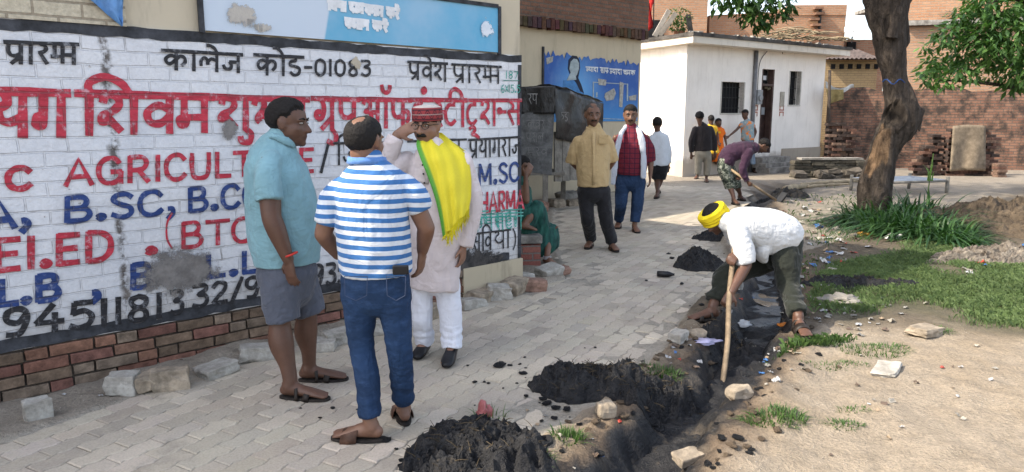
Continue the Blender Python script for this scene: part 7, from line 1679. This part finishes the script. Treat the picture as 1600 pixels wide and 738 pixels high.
SCR = surf('white chalk scrawl', (.26, .26, .26), .8, .3)
class FW:      # a small flat writing frame on the stall
    pass
def scrawl(parent, texts, Y_, name):
    m = MB()
    for (t_, x0, y0_, x1, y1_, w_) in texts:
        M2 = MB(); a, b = PY(x0, y1_, Y_), PY(x1, y0_, Y_); paint(M2, t_, [(a.x, b.z), (b.x, b.z), (b.x, a.z), (a.x, a.z)], w_, y0=Y_ - .012); m.add([(x - B0.x, y - B0.y, z) for x, y, z in M2.v], M2.f)
    m.build(name, SCR, parent)
scrawl(stl, (('रप', 825, 147, 840, 163, .012),), Ya - .12, 'chalk_scrawl')
scrawl(fb_, (('कवर', 824, 188, 852, 202, .009), ('पसल', 822, 208, 850, 222, .009), ('मरव', 824, 230, 856, 244, .008)), Ya - .06, 'chalk_scrawl')
scrawl(stl, (('कड', 873, 176, 888, 190, .012),), Ya + .02, 'chalk_scrawl')
# rubble under the stall
for k, (px, py, w_) in enumerate(((885, 316, .35), (905, 312, .3), (868, 324, .28), (930, 308, .3), (840, 330, .3), (895, 322, .22))):
    rock(px, py, w_, w_ * .8, w_ * .6, (CONC, BLK3, BLK2)[k % 3], 90 + k, 'stone', '%s stone from the left in the rubble under the stall' % ('third', 'fifth', 'second', 'last', 'first', 'fourth')[k], 'stone', 'rubble under the stall', rnd=.3)
# ---- brick stacks: every brick its own object
m = MB(); m.box((0, 0, .035), (.23, .22, .068), jit=.004); bme = []
for k, c_ in enumerate(((.16, .085, .062), (.11, .062, .05), (.21, .135, .10), (.06, .042, .036))):
    o = m.build('brick', surf('stack brick %d' % k, c_, .9, .35, 14, 60, .5, .005)); bme.append(o.data); bpy.data.objects.remove(o)
rd = random.Random(44)
def stack(px0, px1, py, pytop, Y_, label, prof=None, jit=.02, dark=.2):
    a, b = PY(px0, py, Y_), PY(px1, py, Y_); n = max(1, int((b.x - a.x) / .237)); rows = int((PY(px0, pytop, Y_).z) / .071)
    for r_ in range(rows):
        for i in range(n):
            u = (i + .5) / n
            if prof and r_ / rows > prof(u) : continue
            me_ = bme[3] if rd.random() < dark else bme[rd.randrange(3)]; o = bpy.data.objects.new('brick', me_); COL.objects.link(o)
            o.location = (a.x + (i + .5 + (.25 if r_ % 2 else -.25) * (n > 1)) * .237 + rd.uniform(-jit, jit) * .6, Y_ + rd.uniform(-jit, jit) * 2, r_ * .071); o.rotation_euler = (0, 0, rd.uniform(-.12, .12) + (math.pi / 2 if rd.random() < .3 else 0)); tag(o, label, 'brick', 'bricks stacked by the garden wall')
stack(1292, 1344, 252, 186, 18.9, 'old brick in the stack between the wooden pole and the tree trunk', lambda u: .92 if u < .6 else .8, .035, .3)
stack(1478, 1552, 270, 200, 18.6, 'dark red brick in the stack under the sack', lambda u: 1 if u < .75 else .86, .02, .3)
stack(1424, 1474, 270, 204, 18.7, 'brick in the sloping broken pile between tree and sack', lambda u: .2 + .85 * u, .05, .55)
stack(1552, 1572, 272, 252, 18.2, 'pale brick at the right foot of the sack stack', None, .03, 0)
JUTE = surf('old jute sack', (.27, .215, .155), .95, .3, 8, 70, .5, .004)
cloth('sack', 'brown jute sack draped over the brick stack at right', 'sack', 1489, 197, 1540, 268, 18.40, JUTE, sag=0, seed=3, cut=lambda u, v: (-5 * v * (1 - u), -2 * math.sin(u * 3)))
la, lb = PY(1236, 279, 18.0), PY(1342, 276, 18.0); m = MB(); random.seed(77)
for r_ in range(7):
    x = 0
    while x < lb.x - la.x:
        L = random.uniform(.2, .5); m.box((x + L / 2, random.uniform(-.03, .03), r_ * .065 + .03), (L - .015, .3, .06), tuple(rs_ * c_ for rs_ in [random.uniform(.6, 1.4)] for c_ in (.13, .115, .09)), jit=.01); x += L
for k in range(20): m.box((random.uniform(-.2, 1.9), random.uniform(-.35, -.15), random.uniform(.03, .2)), (.3, .25, .09), (.14, .12, .10), jit=.03, tilt=(random.uniform(-.4, .4), random.uniform(-.3, .3)))
o = m.build('low_wall', surf('dry stacked tiles', (.9, .9, .9), .95, .4, 9, 50, .6, .01, tint=True)); o.location = (la.x, la.y, 0); tag(o, 'low dry stacked wall of dark old tiles left of the tree', 'low wall')
m = MB(); m.box(((lb.x - la.x) * .55, .0, .49), ((lb.x - la.x) * .9, .34, .045)); o2 = m.build('coping', CONC, o)
# pale planks and poles on the ground before it
for k, (a, b, r_, lab) in enumerate((((1226, 296), (1262, 291), .06, 'thick pale log lying at the head of the drain'), ((1252, 288), (1345, 283), .035, 'long thin pale pole lying before the low wall'), ((1262, 292), (1330, 288), .03, 'shorter pale pole lying just in front of the long one'))):
    p0, p1 = G(*a, .06), G(*b, .06); m = MB(); limb(m, [(0, 0, 0), (p1 - p0) * .5 + Vector((0, .03, .01)), p1 - p0], [r_, r_ * 1.05, r_ * .85], n=10, amp=.01, seed=k); o = m.build('log', surf('pale wood %d' % k, (.45, .36, .24), .85, .3), smooth=True); o.location = p0; tag(o, lab, 'log')
# ---- charpoy (string cot) behind the trunk
p0, p1 = PY(1386, 284, 14.0), PY(1481, 279, 14.4); ch = empty('string_cot', (p1.x, p1.y, 0)); tag(ch, 'low wooden string cot standing behind the tree trunk', 'cot')
dx = (p0 - p1); dx.z = 0; L = dx.length; ex = dx.normalized(); ey = Vector((-ex.y, ex.x, 0)) * (-1); zc_ = p1.z - .02
def cp_(a_, b_, z): return ex * a_ + ey * b_ + Vector((0, 0, z))
for nm, (a_, b_) in zip(['leg'] * 4, ((0, 0), (L, 0), (0, .95), (L, .95))):
    m = MB(); m.tube([cp_(a_, b_, 0), cp_(a_, b_, zc_ * .5), cp_(a_, b_, zc_ + .05)], [.03, .038, .034], 8); m.build('leg', GWOOD, ch, smooth=True)
for a_, b_ in (((0, 0), (L, 0)), ((0, .95), (L, .95)), ((0, 0), (0, .95)), ((L, 0), (L, .95))):
    m = MB(); m.tube([cp_(*a_, zc_ - .03), cp_(*b_, zc_ - .03)], .026, 8); m.build('rail', GWOOD, ch, smooth=True)
m = MB()
for k in range(24): m.tube([cp_(L * (k + .5) / 24, 0, zc_ - .02), cp_(L * (k + .5) / 24, .95, zc_ - .02)], .008, 4)
for k in range(14): m.tube([cp_(0, .95 * (k + .5) / 14, zc_ - .008), cp_(L, .95 * (k + .5) / 14, zc_ - .008)], .008, 4)
m.build('string_web', surf('pale cot string', (.40, .43, .48), .8, .2), ch)
# ---- litter
def scrap(k, mat_):
    rd = random.Random(k); n = 6; V = []
    A = np.array([(i / n - .5, j / n - .5, 0) for i in range(n + 1) for j in range(n + 1)]); nz = fbm(A * 2.6 + k * 9.7, 3); A[:, 2] = (.25 + .5 * nz) * (.4 + .6 * (k % 3) / 2); A[:, :2] *= (1 + .12 * fbm(A * 2 + k * 3, 2))[:, None]
    A[:, 0] *= rd.uniform(.6, 1.3); A[:, 2] -= A[:, 2].min() 
    me = bpy.data.meshes.new('litter'); me.from_pydata(A.tolist(), [], [(i * (n + 1) + j, (i + 1) * (n + 1) + j, (i + 1) * (n + 1) + j + 1, i * (n + 1) + j + 1) for i in range(n) for j in range(n)]); me.materials.append(mat_); return me
def pmat(name, c_, r_=.45): return surf(name, c_, r_, .25, 12, 50, .2, .003)
KINDS = [('white plastic', (.46, .46, .46)), ('dirty grey paper', (.25, .235, .21)), ('tan cardboard', (.36, .27, .18)), ('blue plastic', (.06, .16, .38)), ('red wrapper', (.42, .06, .04)), ('brown rag', (.14, .10, .075)), ('pale paper', (.36, .33, .28))]
LM = {}
for i, (nm, c_) in enumerate(KINDS):
    mt = pmat(nm + ' scrap', c_); LM[nm] = [scrap(i * 3 + j, mt) for j in range(3)]
def put(me, px, py, size, label, cat='litter', group=None, seed=0, name='plastic_scrap'):
    q = GT(px, py); o = bpy.data.objects.new(name, me); COL.objects.link(o); rd = random.Random(seed); s1 = size * .85; o.scale = (s1, s1, s1 * .7); o.location = q + Vector((0, 0, .004)); o.rotation_euler = (rd.uniform(-.3, .3), rd.uniform(-.3, .3), rd.uniform(0, 6.28)); return tag(o, label, cat, group, 'thing')
rd = random.Random(101); wts = [0] * 5 + [1] * 5 + [2] * 3 + [3] * 2 + [4] + [5] * 4 + [6] * 5
ZONES = [('on the bank right of the digger', 90, (1330, 480, 55, 22), (.02, .06)), ('on the ground left of the tree', 70, (1285, 385, 35, 30), (.04, .10)), ('along the bed of the drain', 30, (1185, 500, 22, 45), (.02, .06)),
         ('beside the weeds at the right edge', 60, (1560, 405, 36, 10), (.05, .13)), ('on the bank near the hoe blade', 22, (1200, 565, 22, 22), (.02, .06)), ('on the open sandy ground', 26, (1400, 620, 110, 50), (.012, .04)),
         ('along the paver edge', 18, (1060, 545, 22, 30), (.02, .05)), ('on the far bank of the drain', 22, (1255, 335, 35, 14), (.06, .15)), ('near the nearest mud heaps', 14, (880, 690, 60, 22), (.015, .04)), ('in the dirt at the foot of the painted wall', 14, (300, 600, 150, 10), (.015, .04))]
for zi, (where, n, (cx_, cy_, sx, sy), (s0, s1)) in enumerate(ZONES):
    for k in range(n):
        px, py = rd.gauss(cx_, sx), rd.gauss(cy_, sy)
        if zi == 9: py = 655 - px * .275 + rd.gauss(0, 6)
        if py > 736 or py < 285: continue
        nm = KINDS[wts[rd.randrange(len(wts))]][0]; put(LM[nm][rd.randrange(3)], px, py, rd.uniform(s0, s1), '%s scrap %s' % (nm, where), group='%s scraps %s' % (nm, where), seed=zi * 100 + k)
def bag(px, py, rx, ry, rz, mat_, label, seed, name='plastic_bag', cat='bag', crump=.45):
    q = GT(px, py); m = MB(); m.ell((0, 0, 0), (1, 1, 1), None, 22, 14); A = np.array(m.v); A *= (1 + crump * (fbm(A * 2.3 + seed * 5, 4)))[:, None]; A = A * np.array([rx, ry, rz]); A[:, 2] = np.maximum(A[:, 2], -rz * .5) + rz * .5
    m.v = [tuple(p_) for p_ in A]; o = m.build(name, mat_, smooth=True); o.location = q; return tag(o, label, cat)
WPL = sheet_mat('white plastic film', (.66, .66, .67), .35, .5)
bag(1161, 511, .055, .045, .035, WPL, 'round crumpled white plastic bag in the drain below the digger', 1)
bag(1312, 474, .17, .09, .05, sheet_mat('grey plastic sack', (.24, .22, .19), .6, .4), 'big crumpled pale grey sack on the bank right of the digger', 2, 'crumpled_sack', 'sack', .6)
bag(1100, 545, .11, .05, .02, sheet_mat('lilac packet film', (.40, .38, .55), .3, .5), 'lilac and white packet lying at the paver edge by the hoe', 3, 'packet', 'packet', .5)
bag(1178, 500, .06, .035, .03, sheet_mat('blue film', (.05, .20, .36), .35, .5), 'blue crushed cup in the drain beside the white bag', 4, 'cup', 'cup')
bag(1186, 508, .028, .024, .024, surf('green fruit', (.22, .32, .08), .5, .2), 'small green fruit in the drain beside the blue cup', 5, 'fruit', 'fruit', .05)
bag(1046, 712, .055, .035, .012, sheet_mat('turquoise film', (.16, .42, .36), .5, .4), 'turquoise plastic scrap at the trench edge near the bottom', 6, 'plastic_scrap', 'scrap', .5)
bag(1080, 700, .09, .05, .012, sheet_mat('slate rag', (.16, .19, .24), .8, .2), 'slate blue rag pressed into the sandy trench edge', 7, 'rag', 'rag', .5)
bag(1225, 510, .045, .03, .02, surf('orange peel', (.60, .20, .03), .6, .2), 'bright orange scrap beside the right sandal of the digger', 8, 'plastic_scrap', 'scrap')
bag(1397, 374, .11, .07, .05, WPL, 'white plastic bag in front of the weed clump', 9)
bag(1350, 368, .10, .05, .03, surf('orange packet', (.55, .28, .05), .6, .2), 'orange packet at the left of the weed clump', 10, 'packet', 'packet')
bag(1391, 449, .04, .03, .025, surf('tan lump', (.45, .28, .15), .8, .2), 'small orange tan lump on the black sludge strip', 11, 'plastic_scrap', 'scrap')
bag(806, 698, .02, .05, .02, sheet_mat('foil wrapper', (.45, .45, .50), .3, .5), 'silver foil wrapper strip on the nearest mud heap', 12, 'wrapper', 'wrapper', .5)
bag(758, 652, .035, .02, .05, sheet_mat('printed red wrapper', (.40, .12, .12), .4, .5), 'red and white wrapper on top of the nearest mud heap', 13, 'wrapper', 'wrapper', .6)
bag(885, 592, .06, .02, .012, sheet_mat('slate plastic', (.05, .065, .10), .4, .5), 'slate blue plastic piece stuck in the broad mud heap', 14, 'plastic_scrap', 'scrap', .3)
# dark bottle lying on the pavers
q = G(1040, 434); q.z = .035; m = MB(); m.tube([(-.085, 0, 0), (-.08, 0, 0), (.02, 0, 0), (.045, 0, 0), (.07, 0, 0), (.085, 0, 0)], [.024, .030, .031, .024, .012, .012], 16); o = m.build('bottle', surf('dark bottle', (.012, .012, .014), .25, .2), smooth=True); o.location = q; o.rotation_euler = (0, 0, R(-12)); tag(o, 'dark bottle lying on its side on the pavers', 'bottle')
